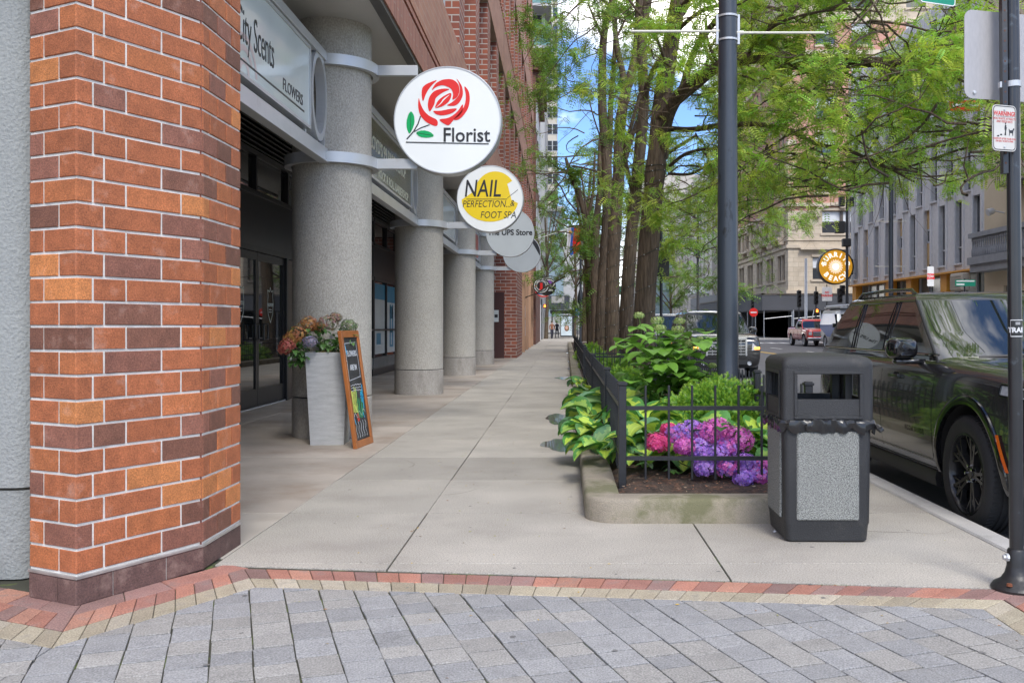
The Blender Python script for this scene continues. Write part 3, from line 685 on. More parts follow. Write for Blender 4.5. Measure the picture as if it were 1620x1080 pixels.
# ---- shopfronts behind the arcade
XS = -4.9
m_dark = pbr('shopfront_panel', (0.022, 0.022, 0.024), 0.3, var=0.2, vs=3)
m_low = pbr('stall_riser', (0.16, 0.155, 0.145), 0.7, var=0.15, vs=3)
m_pap = pbr('poster_paper', (0.55, 0.58, 0.58), 0.5, var=0.08, vs=2)
m_blu = pbr('poster_blue', (0.035, 0.22, 0.36), 0.45, var=0.1, vs=2)
def shopfront(ya, yb, label, door=None, posters=False):
    t = thing('shopfront', label, 'shopfront', (XS, ya, 0), group='dark glass shopfronts inside the arcade'); Ln = yb-ya
    f = MB(); d0, d1 = (door[0]-ya, door[1]-ya) if door else (Ln, Ln)
    f.box(-0.02, 0.10, 0, Ln, 2.47, 2.56); f.box(-0.02, 0.10, 0, Ln, 3.36, 3.43); f.box(-0.02, 0.10, 0, Ln, 3.98, 4.06)
    k = max(2, round(Ln/1.75)); st = Ln/k
    ms = [j*st for j in range(k+1)]
    for a in ms:
        f.box(-0.02, 0.095, a-.03, a+.03, 3.43, 3.98)
        if not (door and d0-0.03 < a < d1+0.03): f.box(-0.02, 0.095, a-.03, a+.03, 0.47, 2.47)
    if door:
        for a in (d0, d1): f.box(-0.02, 0.12, a-.05, a+.05, 0, 2.47)
        f.box(-0.02, 0.09, 0, d0-.05, 1.17, 1.21)
    else: f.box(-0.02, 0.09, 0, Ln, 1.17, 1.21)
    f.build('frame', m_black, t, bevel=0.004)
    g = MB(); g.box(-0.01, 0.055, 0, Ln, 2.56, 3.36); g.build('fascia_panel', m_dark, t)
    g = MB(); g.box(-0.01, 0.03, 0.0, Ln, 3.43, 3.98); g.build('transom_glass', m_glass, t)
    g = MB()
    for j in range(9): g.box(-0.03, 0.08, 0, Ln, 4.09+j*.083, 4.12+j*.083, M=None)
    g.box(-0.12, -0.10, 0, Ln, 4.06, 4.83); g.build('louvre', m_black, t)
    for (a, b) in ([(0, d0-.05), (d1+.05, Ln)] if door else [(0, Ln)]):
        if b-a < 0.05: continue
        q = MB(); q.box(-0.01, 0.03, a, b, 0.47, 2.47); q.build('window_glass', m_glass, t)
        q = MB(); q.box(-0.01, 0.07, a, b, 0.18, 0.47); q.build('riser', m_low, t)
        q = MB(); q.box(-0.01, 0.05, a, b, 0.0, 0.18); q.build('kick_plate', m_black, t)
    if door:
        mid = (d0+d1)/2
        for (a, b, s_) in ((d0+.055, mid-.006, 1), (mid+.006, d1-.055, -1)):
            q = MB(); q.box(0.0, 0.05, a, b, 0.03, 2.46, ch=0.004)
            # leaf: stiles and rails around the glass
            dd = MB(); dd.box(0.05, 0.075, a, a+.07, 0.03, 2.46); dd.box(0.05, 0.075, b-.07, b, 0.03, 2.46); dd.box(0.05, 0.075, a+.07, b-.07, 0.03, 0.30); dd.box(0.05, 0.075, a+.07, b-.07, 2.34, 2.46)
            leaf = dd.build('door', m_black, t)
            gg = MB(); gg.box(0.0, 0.055, a+.07, b-.07, 0.30, 2.34); gg.build('door_glass', m_glass, leaf)
            y_ = b-.11 if s_ > 0 else a+.11
            hh = MB(); hh.tube([(0.075, y_, 1.08), (0.14, y_, 1.08), (0.145, y_-.20*s_, 1.08), (0.145, y_-.20*s_, 1.32), (0.14, y_, 1.32), (0.075, y_, 1.32), (0.14, y_, 1.32), (0.14, y_, 1.08)], 0.014, 8)
            hh.build('handle', m_black, leaf, smooth=50)
            yc = (a+b)/2; dc = MB(); sh = [(0, -.27), (.12, -.13), (.15, .05), (.12, .17), (.15, .27), (.05, .24), (0, .31), (-.05, .24), (-.15, .27), (-.12, .17), (-.15, .05), (-.12, -.13)]
            for j in range(12):
                p0, p1 = sh[j], sh[(j+1) % 12]; l = math.dist(p0, p1); nx, ny = -(p1[1]-p0[1])/l*.008, (p1[0]-p0[0])/l*.008
                dc.prism([(p0[0]+nx, p0[1]+ny), (p1[0]+nx, p1[1]+ny), (p1[0]-nx, p1[1]-ny), (p0[0]-nx, p0[1]-ny)], lambda x, yv, tt: (0.0565+tt, yc+x, 1.62+yv), 0, 0.001)
            put_text(dc, "FLOYD'S", face_st(0.057, yc, 1.62), 0.075, 0.001, bold=.002)
            for zz in (1.56, 1.52): dc.box(0.0565, 0.0575, yc-.07, yc+.07, zz, zz+.012)
            dc.build('shield_decal', pbr('decal_frost', (0.42, 0.45, 0.42), 0.5), leaf)
            th_ = MB(); th_.box(0.08, 0.10, a, b, 0.0, 0.02); th_.build('threshold', m_alu, t)
        lt = MB(); put_text(lt, 'COLOR', face_st(0.108, d1+.10, 0.70), 0.24, 0.001, align='LEFT', bold=.01, sx=1.1); 
        pn = MB(); pn.box(0.0, 0.10, d1+.055, min(d1+1.2, Ln), 0.0, 2.45); pn.build('side_panel', pbr('bronze_panel', (0.075, 0.055, 0.045), 0.35, metal=0.3), t)
        lt.build('lettering', m_cream, t)
    if posters:
        q = MB(); y = 0.2
        for (a, b, z0, z1) in ((.2, 1.7, .55, 2.4), (1.85, 3.4, .55, 2.4), (3.6, 5.0, .7, 2.3), (5.4, 6.6, .55, 2.4)):
            if b < Ln: q.box(0.031, 0.036, a, b, z0, z1)
        q.build('poster', m_pap, t)
        q = MB()
        for (a, b, z0, z1) in ((.2, 1.7, 2.0, 2.41), (1.85, 3.4, 1.95, 2.41), (.5, 1.1, .8, 1.1), (2.4, 2.6, .75, 1.9), (2.75, 2.95, .75, 1.9), (2.4, 2.95, .70, .76), (2.4, 2.95, 1.1, 1.2), (2.5, 2.9, 1.5, 1.85), (5.5, 6.4, 1.9, 2.3)):
            if b < Ln: q.box(0.037, 0.0385, a, b, z0, z1)
        q.build('poster_print', m_blu, t)
    return t
shopfront(6.2, 18.2, 'dark glass shopfront with double doors and shield decals, behind the nearest column', door=(13.35, 16.35))
shopfront(18.3, 24.0, 'dark glass shopfront hidden mostly behind the nearest two columns')
shopfront(24.1, 30.9, 'dark glass shopfront with blue and white window posters, seen between the first two columns', posters=True)
shopfront(31.0, 37.3, 'darkest glass shopfront at the deep end of the arcade')
# ---- brick building above and beyond the arcade
bb = thing('brick_building', 'long red brick building over the arcade with deep rows of windows, filling the upper left', 'building', (-2, 4, 0))
BO = Vector((-2, 4, 0)); 
def L3(x, y, z): return (x-BO.x, y-BO.y, z)
m_bw = brickmat('building_brick', (0.30, 0.085, 0.045), (0.185, 0.06, 0.042), (0.40, 0.36, 0.32), 0.42, 0.136, 0.012)
m_bs = brickmat('soldier_brick', (0.36, 0.15, 0.10), (0.25, 0.10, 0.07), (0.33, 0.22, 0.18), 0.42, 0.12, 0.008, horiz=True)
m_bl = brickmat('light_brick', (0.40, 0.20, 0.13), (0.33, 0.15, 0.10), (0.38, 0.26, 0.2), 0.42, 0.136, 0.009)
def bbox(mb, x0, x1, y0, y1, z0, z1, m=0, ch=0): mb.box(x0-BO.x, x1-BO.x, y0-BO.y, y1-BO.y, z0, z1, m, ch=ch)
s = MB(); bbox(s, -5.2, -2.07, 3.4, 37.4, 4.83, 4.95)
m_sof = pbr('soffit_plaster', (0.48, 0.46, 0.43), 0.85, var=0.08, vs=0.8)
s.build('soffit', m_sof, bb)
s = MB(); bbox(s, -2.068, -1.95, 3.4, 37.4, 4.80, 4.86); s.build('soffit_edge', pbr('dark_trim', (0.06, 0.055, 0.05), 0.5), bb)
s = MB(); bbox(s, -12, -5.0, 3.4, 37.4, 0.0, 4.83); s.build('inner_wall', m_dark, bb)
s = MB()
bbox(s, -2.3, -1.93, 3.4, 65, 4.862, 5.27)
s.build('soldier_course', m_bs, bb)
s = MB(); bbox(s, -2.3, -1.965, 3.4, 65, 5.27, 5.33); bbox(s, -2.3, -1.93, 3.4, 65, 5.33, 5.40, ch=0); bbox(s, -2.3, -1.975, 3.4, 65, 5.40, 5.46)
s.build('ledge', m_bs, bb)
s = MB(); bbox(s, -2.3, -1.935, 3.4, 65, 5.46, 6.6)
zb = 9.8
while zb < 23: bbox(s, -2.3, -1.92, 3.4, 65, zb, zb+1.85); zb += 5.1
s.build('spandrel', m_bl, bb)
s = MB(); bbox(s, -12, -2.28, 3.4, 65, 4.95, 25.5)
s.build('wall', m_bw, bb)
# piers
base_p = None
for k in range(18):
    y0 = 4.0+3.4*k+0.2
    if y0+0.95 > 65: break
    if base_p is None:
        s = MB(); s.box(0.0, 0.355, 0, 0.95, 6.602, 25.5); base_p = s.build('pier', m_bw, bb); base_p.location = L3(-2.295, y0, 0)
    else: dup(base_p, loc=L3(-2.295, y0, 0))
# cogged brick line on the upper band (a projecting string of bricks)
s = MB()
for k in range(150):
    y0 = 18+k*0.3; bbox(s, -1.921, -1.885, y0, y0+.16, 11.42, 11.52)
bbox(s, -1.921, -1.90, 15, 65, 11.52, 11.6)
s.build('cogged_course', m_bs, bb)
wbase = None
m_wfr = pbr('window_frame_grey', (0.42, 0.45, 0.48), 0.4, var=0)
m_wgl = pbr('window_glass', (0.03, 0.035, 0.04), 0.03, var=0, spec=1.0)
cnt = 0
for r in range(3):
    z0 = 6.6+5.1*r
    for k in range(18):
        y0 = 4.0+3.4*k+1.15
        if y0+2.45 > 65 or cnt > 95: break
        if wbase is None:
            g = MB(); g.box(0, 0.03, 0.06, 2.39, 0.06, 3.14); wbase = g.build('window', m_wgl, bb)
            fr = MB()
            for a in (0, 0.8, 1.6, 2.39): fr.box(0, 0.07, a, a+.06, 0, 3.2)
            fr.box(0, 0.07, .06, 2.39, 0, .06); fr.box(0, 0.07, .06, 2.39, 3.14, 3.2); fr.box(0, 0.065, .06, 2.39, 1.9, 1.95)
            fr.build('frame', m_wfr, wbase); wbase.location = L3(-2.279, y0, z0)
        else: dup(wbase, loc=L3(-2.279, y0, z0))
        cnt += 1
# end of arcade: camera-facing brick wall, maroon door, then street face
s = MB(); bbox(s, -5.0, -1.78, 37.4, 42.4, 0, 4.80); bbox(s, -2.28, -2.02, 42.4, 65, 0, 4.86)
s.build('end_wall', m_bw, bb)
s = MB(); bbox(s, -2.72, -2.28, 37.33, 37.40, 0, 2.63); dr = s.build('door', pbr('maroon_door', (0.055, 0.02, 0.018), 0.4), bb)
s = MB(); bbox(s, -2.70, -2.50, 37.315, 37.33, 1.45, 1.92); s.build('notice', m_pap, dr)
s = MB(); bbox(s, -2.665, -2.535, 37.31, 37.315, 1.62, 1.75); s.build('notice_print', m_black, dr)
s = MB()
for k in range(4): bbox(s, -2.02, -1.80, 46+k*4.6, 46.6+k*4.6, 0, 4.8)
s.build('pilaster', pbr('tan_pilaster', (0.42, 0.25, 0.16), 0.8, var=0.1), bb)
s = MB(); bbox(s, -2.02, -1.95, 42.45, 64.9, 0.5, 3.8); gl = s.build('shop_window', m_wgl, bb)
s = MB()
for k in range(46):
    y0 = 42.7+0.48*(k//2); z0 = 0.6+(k % 2)*1.1+random.uniform(0, .3); bbox(s, -1.95, -1.942, y0, y0+.36, z0, z0+random.uniform(.5, .9))
s.build('window_posters', pbr('posters_pale', (0.5, 0.53, 0.62), 0.5, var=0.5, vs=9), gl)
# small soffit fittings
for i, (x, y) in enumerate([(-2.55, 8.2), (-3.4, 12.5), (-3.4, 19.3)]):
    t = thing('sprinkler', ['little brass sprinkler head on the soffit beside the nearest column', 'sprinkler head on the soffit behind the nearest column', 'sprinkler head on the soffit between the first two columns'][i], 'sprinkler', (x, y, 4.83))
    g = MB(); g.lathe([(0.0, 0), (.04, 0), (.03, -.02), (.012, -.025), (.012, -.07), (.035, -.075), (.0, -.08)], n=12); g.build('head', m_alu, t, smooth=40)
# ---- far left row
m_brown = brickmat('brown_brick', (0.16, 0.06, 0.04), (0.10, 0.045, 0.035), (0.2, 0.13, 0.1), 0.42, 0.136, 0.01)
m_limes = pbr('pale_stone', (0.46, 0.42, 0.35), 0.85, var=0.1, vs=0.6)
m_cgrey = pbr('grey_render', (0.38, 0.38, 0.375), 0.8, var=0.1, vs=0.3)
m_green_glass = pbr('green_balcony_glass', (0.16, 0.30, 0.28), 0.08, var=0.1, vs=0.5)
def block(name, label, x0, x1, y0, y1, z0, z1, mat, group=None):
    t = thing(name, label, 'building', (x0, y0, 0), group=group); g = MB(); g.box(0, x1-x0, 0, y1-y0, z0, z1); g.build('wall', mat, t); return t
def win_row(t, face, n, w_, h_, u0, du, zs, dep=0.12, fm=None, blind=0):
    # face: 'street' (+X or -X side plane given) or 'cam' ; u along the face; copies of one window with a frame child
    (kind, pos, sgn) = face; base = None
    for z in zs:
        for i in range(n):
            u = u0+du*i
            if base is None:
                g = MB(); fr = MB()
                if kind == 'x':
                    g.box(-0.02, 0.02, 0, w_, 0, h_); base = g.build('window', m_wgl, t)
                    fr.box(-.05, .05, -.06, 0, -.06, h_+.06); fr.box(-.05, .05, w_, w_+.06, -.06, h_+.06); fr.box(-.05, .05, 0, w_, -.06, 0); fr.box(-.05, .05, 0, w_, h_, h_+.06); fr.box(-.04, .04, 0, w_, h_*.5, h_*.5+.05)
                else:
                    g.box(0, w_, -0.02, 0.02, 0, h_); base = g.build('window', m_wgl, t)
                    fr.box(-.06, 0, -.05, .05, -.06, h_+.06); fr.box(w_, w_+.06, -.05, .05, -.06, h_+.06); fr.box(0, w_, -.05, .05, -.06, 0); fr.box(0, w_, -.05, .05, h_, h_+.06); fr.box(0, w_, -.04, .04, h_*.5, h_*.5+.05)
                fr.build('frame', fm or m_wfr, base)
                o = base
            else: o = dup(base)
            o.location = (pos, u, z) if kind == 'x' else (u, pos, z)
t = block('brown_building', 'dark brown brick building with a cornice beyond the long red brick one', -12, -1.78, 65, 79, 0, 20, m_brown)
g = MB(); g.box(0, 10.55, -0.3, 14.3, 19.0, 19.4); g.box(0, 10.8, -0.5, 14.5, 19.4, 20.0)
for k in range(26): g.box(10.22, 10.6, .2+k*.55, .4+k*.55, 18.5, 19.0)
g.build('cornice', m_brown, t)
win_row(t, ('x', 10.24, 1), 4, 1.3, 2.0, 1.0, 3.3, [4.5, 8, 11.5, 15])
t = block('concrete_tower', 'pale concrete tower with green glass balconies, high behind the brown building', -14, -1.7, 96, 118, 0, 70, m_cgrey)
for k in range(9):
    z = 29+k*4.2
    g = MB(); g.box(9.6, 13.0, -2.6, 6, z, z+.3); bl_ = g.build('balcony', m_cgrey, t)
    g = MB(); g.box(9.6, 13.0, -2.62, -2.57, z+.3, z+2.2); g.box(12.96, 13.02, -2.57, 6, z+.3, z+2.2); g.build('glass_rail', m_green_glass, bl_)
win_row(t, ('c', -0.02, -1), 1, 1.6, 2.6, 10.4, 3, [30.5+4.2*k for k in range(9)])
t = block('beige_tower', 'very tall beige tower with one visible column of windows, against the sky', -20, -0.95, 200, 230, 0, 150, m_limes)
win_row(t, ('c', -0.03, -1), 2, 1.0, 2.1, 17.0, 1.2, [28+3.55*k for k in range(33)])
t = block('glass_office', 'low glass fronted office under the towers at the far end of the pavement', -6, 0.6, 170, 190, 0, 23, m_cgrey)
g = MB(); g.box(2.5, 6.4, -0.05, 0.0, 3, 22); g.build('glass_front', pbr('pale_glass', (0.25, 0.33, 0.38), 0.1), t)
g = MB(); g.box(2.0, 6.8, -1.2, 0.0, 22, 22.6); g.build('roof_slab', m_cgrey, t)
g = thing('hoarding', 'white boarded hoarding along the shops beyond the brown building', 'hoarding', (-1.9, 80, 0))
q = MB(); q.box(-.1, 0, 0, 45, 0.0, 3.2)
for k in range(20): q.box(0, .03, k*2.3, k*2.3+.08, 0, 3.2)
q.build('panels', pbr('white_board', (0.55, 0.56, 0.57), 0.6, var=0.06), g)
t = thing('street_canopy', 'dark entrance canopy over the pavement at the far end of the block', 'canopy', (-1.5, 124, 0))
q = MB(); q.box(-2.2, 2.6, 0, 4, 3.5, 5.3, ch=.05); q.build('roof', pbr('canopy_navy', (0.05, 0.06, 0.08), 0.6), t)
for x in (-1.6, 2.4):
    q = MB(); q.tube([(x, .3, 0), (x, .3, 3.5)], 0.07, 10); q.build('post', m_alu, t, smooth=40)
q = MB(); q.box(.2, 1.9, -.06, 0, 4.3, 5.2); q.build('sign_board', m_cgrey, t)
# ================================================================= planters
m_plc = pbr('planter_concrete', (0.31, 0.27, 0.21), 0.9, var=0.3, vs=2.2, speck=0.22, ss=130, bump=0.5, bs=130, stain=((0.10, 0.105, 0.04), 2.2, 0.46, 0.62, 0.8))
m_soil = pbr('soil', (0.055, 0.038, 0.028), 1.0, var=0.4, vs=14, speck=0.5, ss=60, bump=1.0, bs=50, stain=((0.16, 0.08, 0.045), 12, 0.52, 0.62, 0.6))
m_iron = pbr('black_iron', (0.016, 0.017, 0.02), 0.42, var=0.25, vs=20, bump=0.1, bs=60)
XL = lambda y: 0.163+0.0048*(y-7)
def planter(y0, y1, xr, label):
    cx = XL(y0); t = thing('planter', label, 'planter', (cx, y0, 0), group='raised planters with iron fences'); W = xr-cx; Ln = y1-y0; R_ = 0.22; wd = 0.235
    def ring(ins, r):
        pts = []
        for (ax, ay, a0) in ((R_, R_, PI), (W-R_, R_, 1.5*PI), (W-R_, Ln-R_, 0), (R_, Ln-R_, .5*PI)):
            for k in range(9):
                a = a0+k/8*PI/2; rr = max(R_-ins, 0.02); 
                bx = ax+rr*math.cos(a) if R_-ins > 0.02 else ax+(-1 if ax == R_ else 1)*(R_-ins-0.02 if False else 0)+0.02*math.cos(a)+(( ins-R_+.02) if ax == R_ else -(ins-R_+.02))
                by = ay+rr*math.sin(a) if R_-ins > 0.02 else ay+0.02*math.sin(a)+((ins-R_+.02) if ay == R_ else -(ins-R_+.02))
                sk = XL(y0+by)-cx
                pts.append((bx+(sk if ax == R_ else 0), by))
        return pts
    g = MB(); prof = [(0, -0.01), (0, 0.135), (0.008, 0.152), (0.025, 0.16), (wd-.02, 0.16), (wd, 0.15), (wd, 0.02)]
    g.loft([[(x, y, z) for (x, y) in ring(i_, R_)] for (i_, z) in prof], cap=False); g.build('curb_wall', m_plc, t, smooth=50)
    n = 26; m_ = max(20, int(Ln*5)); s = MB(); vs = []; fs = []
    for j in range(m_+1):
        for i in range(n+1):
            x = wd-.02+(W-2*wd+.04)*i/n; y = wd-.02+(Ln-2*wd+.04)*j/m_
            e = min(i, n-i, j, m_-j)/3; z = 0.10+0.05*min(1, e)+0.035*noise.noise(Vector((x*5, y*5+y0, 3)))*1
            vs.append((x+(XL(y0+y)-cx)*(1-i/n), y, z))
    for j in range(m_):
        for i in range(n): a = j*(n+1)+i; fs.append((a, a+1, a+n+2, a+n+1))
    s.raw(vs, fs); so_ = s.build('soil', m_soil, t, smooth=60)
    return t
planter(6.15, 18.4, 2.0, 'nearest raised planter with a mossy concrete wall, full of hostas and pink hydrangea')
planter(19.8, 40.5, 2.2, 'second raised planter holding the first tree trunks, beyond the nearest planter')
planter(42, 66, 2.2, 'third raised planter, farthest along the pavement')
# mulch chips on the nearest planter
g = MB()
for k in range(420):
    x = random.uniform(0.42, 1.9); y = random.uniform(6.4, 7.3); a = random.uniform(0, PI); l = random.uniform(.006, .02); w_ = l*random.uniform(.2, .5); z = 0.152+random.uniform(0, .015)
    g.poly([(x+l*math.cos(a), y+l*math.sin(a), z+random.uniform(-.004, .008)), (x-w_*math.sin(a), y+w_*math.cos(a), z), (x-l*math.cos(a), y-l*math.sin(a), z+random.uniform(-.004, .008)), (x+w_*math.sin(a), y-w_*math.cos(a), z)],
           0, random.choice([(0.2, 0.09, 0.05), (0.12, 0.06, 0.04), (0.3, 0.22, 0.15), (0.05, 0.04, 0.03), (0.28, 0.13, 0.07)]))
tag(g.build('mulch', pbr('mulch', (0.1, 0.1, 0.1), 0.9, attr=True, var=0)), kind='stuff')
# ---- iron fences
def fence(label, pts, posts, step=0.163, z0=0.18, zt=0.865, tall=()):
    o = Vector((pts[0][0], pts[0][1], 0)); t = thing('iron_fence', label, 'fence', o, group='low black iron fences of the planters')
    P = [Vector((p[0], p[1], 0))-o for p in pts]
    for z in (0.335, 0.700):
        g = MB()
        for a in range(len(P)-1):
            d = (P[a+1]-P[a]); l = d.length; M = Matrix.Translation(P[a]) @ Matrix.Rotation(math.atan2(d.y, d.x), 4, 'Z'); g.box(0, l, -.012, .012, z-.015, z+.015, M=M)
        g.build('rail', m_iron, t)
    g = MB()
    for a in range(len(P)-1):
        d = (P[a+1]-P[a]); l = d.length; n = int(round(l/step))
        for k in range(1, n): 
            M = Matrix.Translation(P[a]+d*(k/n)) @ Matrix.Rotation(math.atan2(d.y, d.x), 4, 'Z'); g.box(-.008, .008, -.008, .008, z0, zt, M=M, ch=.002)
    g.build('pickets', m_iron, t)
    for (x, y) in posts:
        g = MB(); q = Vector((x, y, 0))-o; M = Matrix.Translation(q); g.box(-.028, .028, -.028, .028, 0.10, 0.865, M=M, ch=.003)
        g.box(-.036, .036, -.036, .036, 0.865, 0.885, M=M, ch=.004); g.box(-.028, .028, -.028, .028, 0.885, 0.893, M=M, ch=.004); g.build('post', m_iron, t)
fence('low black iron fence along the front of the nearest planter, before the pink hydrangea', [(0.445, 6.82), (1.80, 6.82)], [(0.445, 6.82)])
fence('low black iron fence down the pavement side of the nearest planter', [(0.445, 6.85), (0.47, 18.1)], [(0.452, 9.2), (0.462, 13.6), (0.47, 18.1)])
fence('low black iron fence down the street side of the nearest planter, behind the trash can', [(1.80, 6.85), (1.80, 18.1)], [(1.80, 6.82), (1.80, 8.6), (1.80, 13.6)])
fence('short cross fence closing the far end of the nearest planter', [(0.5, 18.1), (1.78, 18.1)], [(1.80, 18.1)])
fence('low black iron fence along the front of the second planter', [(0.5, 20.1), (1.95, 20.1)], [(0.5, 20.1), (1.95, 20.1)])
fence('low black iron fence down the pavement side of the second planter', [(0.5, 20.15), (0.56, 40)], [(0.53, 27), (0.56, 34), (0.56, 40)], step=0.2)
fence('low black iron fence down the street side of the second planter', [(1.95, 20.15), (1.95, 40)], [(1.95, 30)], step=0.2)
# ================================================================= trash can
tc_ = thing('trash_can', 'charcoal plastic trash can with speckled side panels and an open hood, beside the planter corner', 'trash can', (1.60, 5.86, 0), rz=R(-1.0))
m_tc = pbr('textured_plastic', (0.024, 0.0245, 0.026), 0.45, var=0.15, vs=4, speck=0.4, ss=260, bump=0.5, bs=240, stain=((0.10, 0.09, 0.075), 5, 0.58, 0.76, 0.55))
m_tp = pbr('stone_panel', (0.21, 0.215, 0.20), 0.75, var=0.05, vs=2, speck=1.0, ss=170, bump=0.6, bs=170)
m_tin = pbr('plastic_inside', (0.008, 0.008, 0.008), 0.5, var=0)
m_bag = pbr('plastic_bag', (0.02, 0.02, 0.021), 0.22, var=0)
def rsq(h, c, z, n=5, dy=None):
    dy = h if dy is None else dy
    out = []
    for (sx, sy, a0) in ((1, -1, -PI/2), (1, 1, 0), (-1, 1, PI/2), (-1, -1, PI)):
        for k in range(n+1):
            a = a0+k/n*PI/2; out.append((sx*(h-c)+c*math.cos(a), sy*(dy-c)+c*math.sin(a), z))
    return out
g = MB(); g.loft([rsq(.232, .04, 0.0), rsq(.245, .04, 0.012), rsq(.252, .04, .10), rsq(.256, .035, .12), rsq(.262, .035, .68), rsq(.262, .035, .72)], cap=True)
g.build('body', m_tc, tc_, smooth=35)
for k in range(4):     # four panels
    g = MB(); M = Matrix.Rotation(k*PI/2, 4, 'Z')
    g.box(-.186, .186, -.270, -.25, .135, .665, M=M, ch=.008); g.build('side_panel', m_tp, tc_, smooth=35)
# hood with four openings: shell made of a frame per side
g = MB()
zh0, zh1, wz0, wz1, wx = 0.735, 1.045, 0.86, 1.01, .185
hh = .272
for k in range(4):
    M = Matrix.Rotation(k*PI/2, 4, 'Z')
    g.box(-hh+.03, hh-.03, -hh, -hh+.03, zh0, wz0, M=M); g.box(-hh+.03, hh-.03, -hh, -hh+.03, wz1, zh1, M=M)
    g.box(-hh+.03, -wx, -hh, -hh+.03, wz0, wz1, M=M); g.box(wx, hh-.03, -hh, -hh+.03, wz0, wz1, M=M)
    # raised lip round the opening
    g.box(-wx-.02, wx+.02, -hh-.008, -hh+.001, wz1, wz1+.018, M=M, ch=.003); g.box(-wx-.02, -wx, -hh-.008, -hh+.001, wz0-.10, wz1, M=M, ch=.003)
    g.box(wx, wx+.02, -hh-.008, -hh+.001, wz0-.10, wz1, M=M, ch=.003); g.box(-wx-.02, wx+.02, -hh-.008, -hh+.001, wz0-.118, wz0-.10, M=M, ch=.003)
    g.tube([M @ Vector((-hh+.03, -hh+.03, zh0)), M @ Vector((-hh+.03, -hh+.03, zh1))], .03, 14)
g.build('hood', m_tc, tc_, smooth=35)
g = MB(); g.loft([rsq(hh, .035, zh1-.003), rsq(hh+.002, .035, zh1+.02), rsq(hh-.004, .04, zh1+.045), rsq(hh-.025, .045, zh1+.065), rsq(hh-.06, .05, zh1+.075), rsq(.12, .05, zh1+.085), rsq(.03, .02, zh1+.088)]); g.build('lid', m_tc, tc_, smooth=50)
g = MB(); g.loft([rsq(.268, .035, .715), rsq(.262, .035, .735), rsq(.272, .035, .738), rsq(.272, .035, .70), rsq(.264, .035, .70)], cap=False); g.build('rim', m_tc, tc_, smooth=35)
g = MB()
for (x, y) in ((.15, .15), (.15, -.15), (-.15, .15)): g.box(x-.02, x+.02, y-.02, y+.02, .72, 1.05)
g.box(-.24, .24, -.24, .24, .70, .73); g.build('liner_frame', m_tin, tc_)
g = MB(); rings = []
for (z, ins) in ((.742, .0), (.735, .012), (.715, .018), (.69, .016), (.665, .010)):
    rr = []
    for j in range(120):
        a = 2*PI*j/120; b = rsq(1, .12, 0, 8); 
        m_ = max(abs(math.cos(a)), abs(math.sin(a))); bx, by = math.cos(a)/m_, math.sin(a)/m_
        kk = 0.270+ins+0.020*noise.noise(Vector((bx*9, by*9, z*18)))
        low = 0.045*noise.noise(Vector((bx*5, by*5, 7))) if z < .70 else 0
        L_ = math.hypot(bx, by); cut = min(1, 1.335/L_)
        rr.append((bx*cut*kk, by*cut*kk, z+low+.014*noise.noise(Vector((bx*14, by*14, z*30)))))
    rings.append(rr)
g.loft(rings, cap=False)
kn = Vector((.285, -.27, .69))
g.tube([kn+Vector((0, 0, .02)), kn+Vector((.012, -.01, 0)), kn+Vector((.02, -.015, -.015)), kn+Vector((.03, -.01, -.005))], [.008, .02, .013, .018], 7)
g.build('bag_skirt', m_bag, tc_, smooth=40)
# ================================================================= street lamp pole with banner arms (only the shaft is in view)
m_pole = pbr('blue_black_paint', (0.032, 0.040, 0.052), 0.38, var=0.12, vs=3, coat=0.15, stain=((0.007, 0.007, 0.009), 6, 0.60, 0.63, 0.8), stretch=(1, 1, 0.35), bump=0.08, bs=40)
lp = thing('lamp_post', 'thick blue-black lamp post with two thin banner arms, standing in the nearest planter', 'lamp post', (1.69, 9.5, 0))
g = MB(); g.lathe([(.15, .1), (.15, .4), (.112, .45), (.108, 1.2), (.092, 4.5), (.075, 8.6), (.0, 8.6)], n=40); g.build('shaft', m_pole, lp, smooth=40)
for s_, z in ((-1, 4.285), (1, 4.27)):
    g = MB(); g.tube([(s_*.09, 0, z), (s_*.98, 0, z+.0)], .013, 10); g.tube([(s_*.09, 0, z), (s_*.16, 0, z)], .022, 10); g.build('banner_arm', pbr('arm_white', (0.6, 0.58, 0.5), 0.4), lp, smooth=40)
g = MB(); 
for z in (4.18, 4.42): g.lathe([(.098, z), (.103, z), (.103, z+.02), (.098, z+.02)], n=36, close=True)
for s_ in (-1, 1): g.box(s_*.108-.012, s_*.108+.012, -.02, .02, 4.15, 4.45)
g.build('clamp', m_alu, lp, smooth=40)
g = MB(); g.tube([(0, 0, 8.3), (.5, 0, 8.9), (1.6, 0, 9.2), (2.2, 0, 9.15)], [.05, .045, .04, .04], 12); arm_ = g.build('lamp_arm', m_pole, lp, smooth=40)
g = MB(); g.loft([rsq(.05, .04, 9.2), rsq(.14, .05, 9.18, dy=.11), rsq(.15, .06, 9.08, dy=.12), rsq(.10, .05, 9.04, dy=.09)]); h_ = g.build('lamp_head', m_pole, lp, smooth=40); h_.location = (2.4, 0, 0)
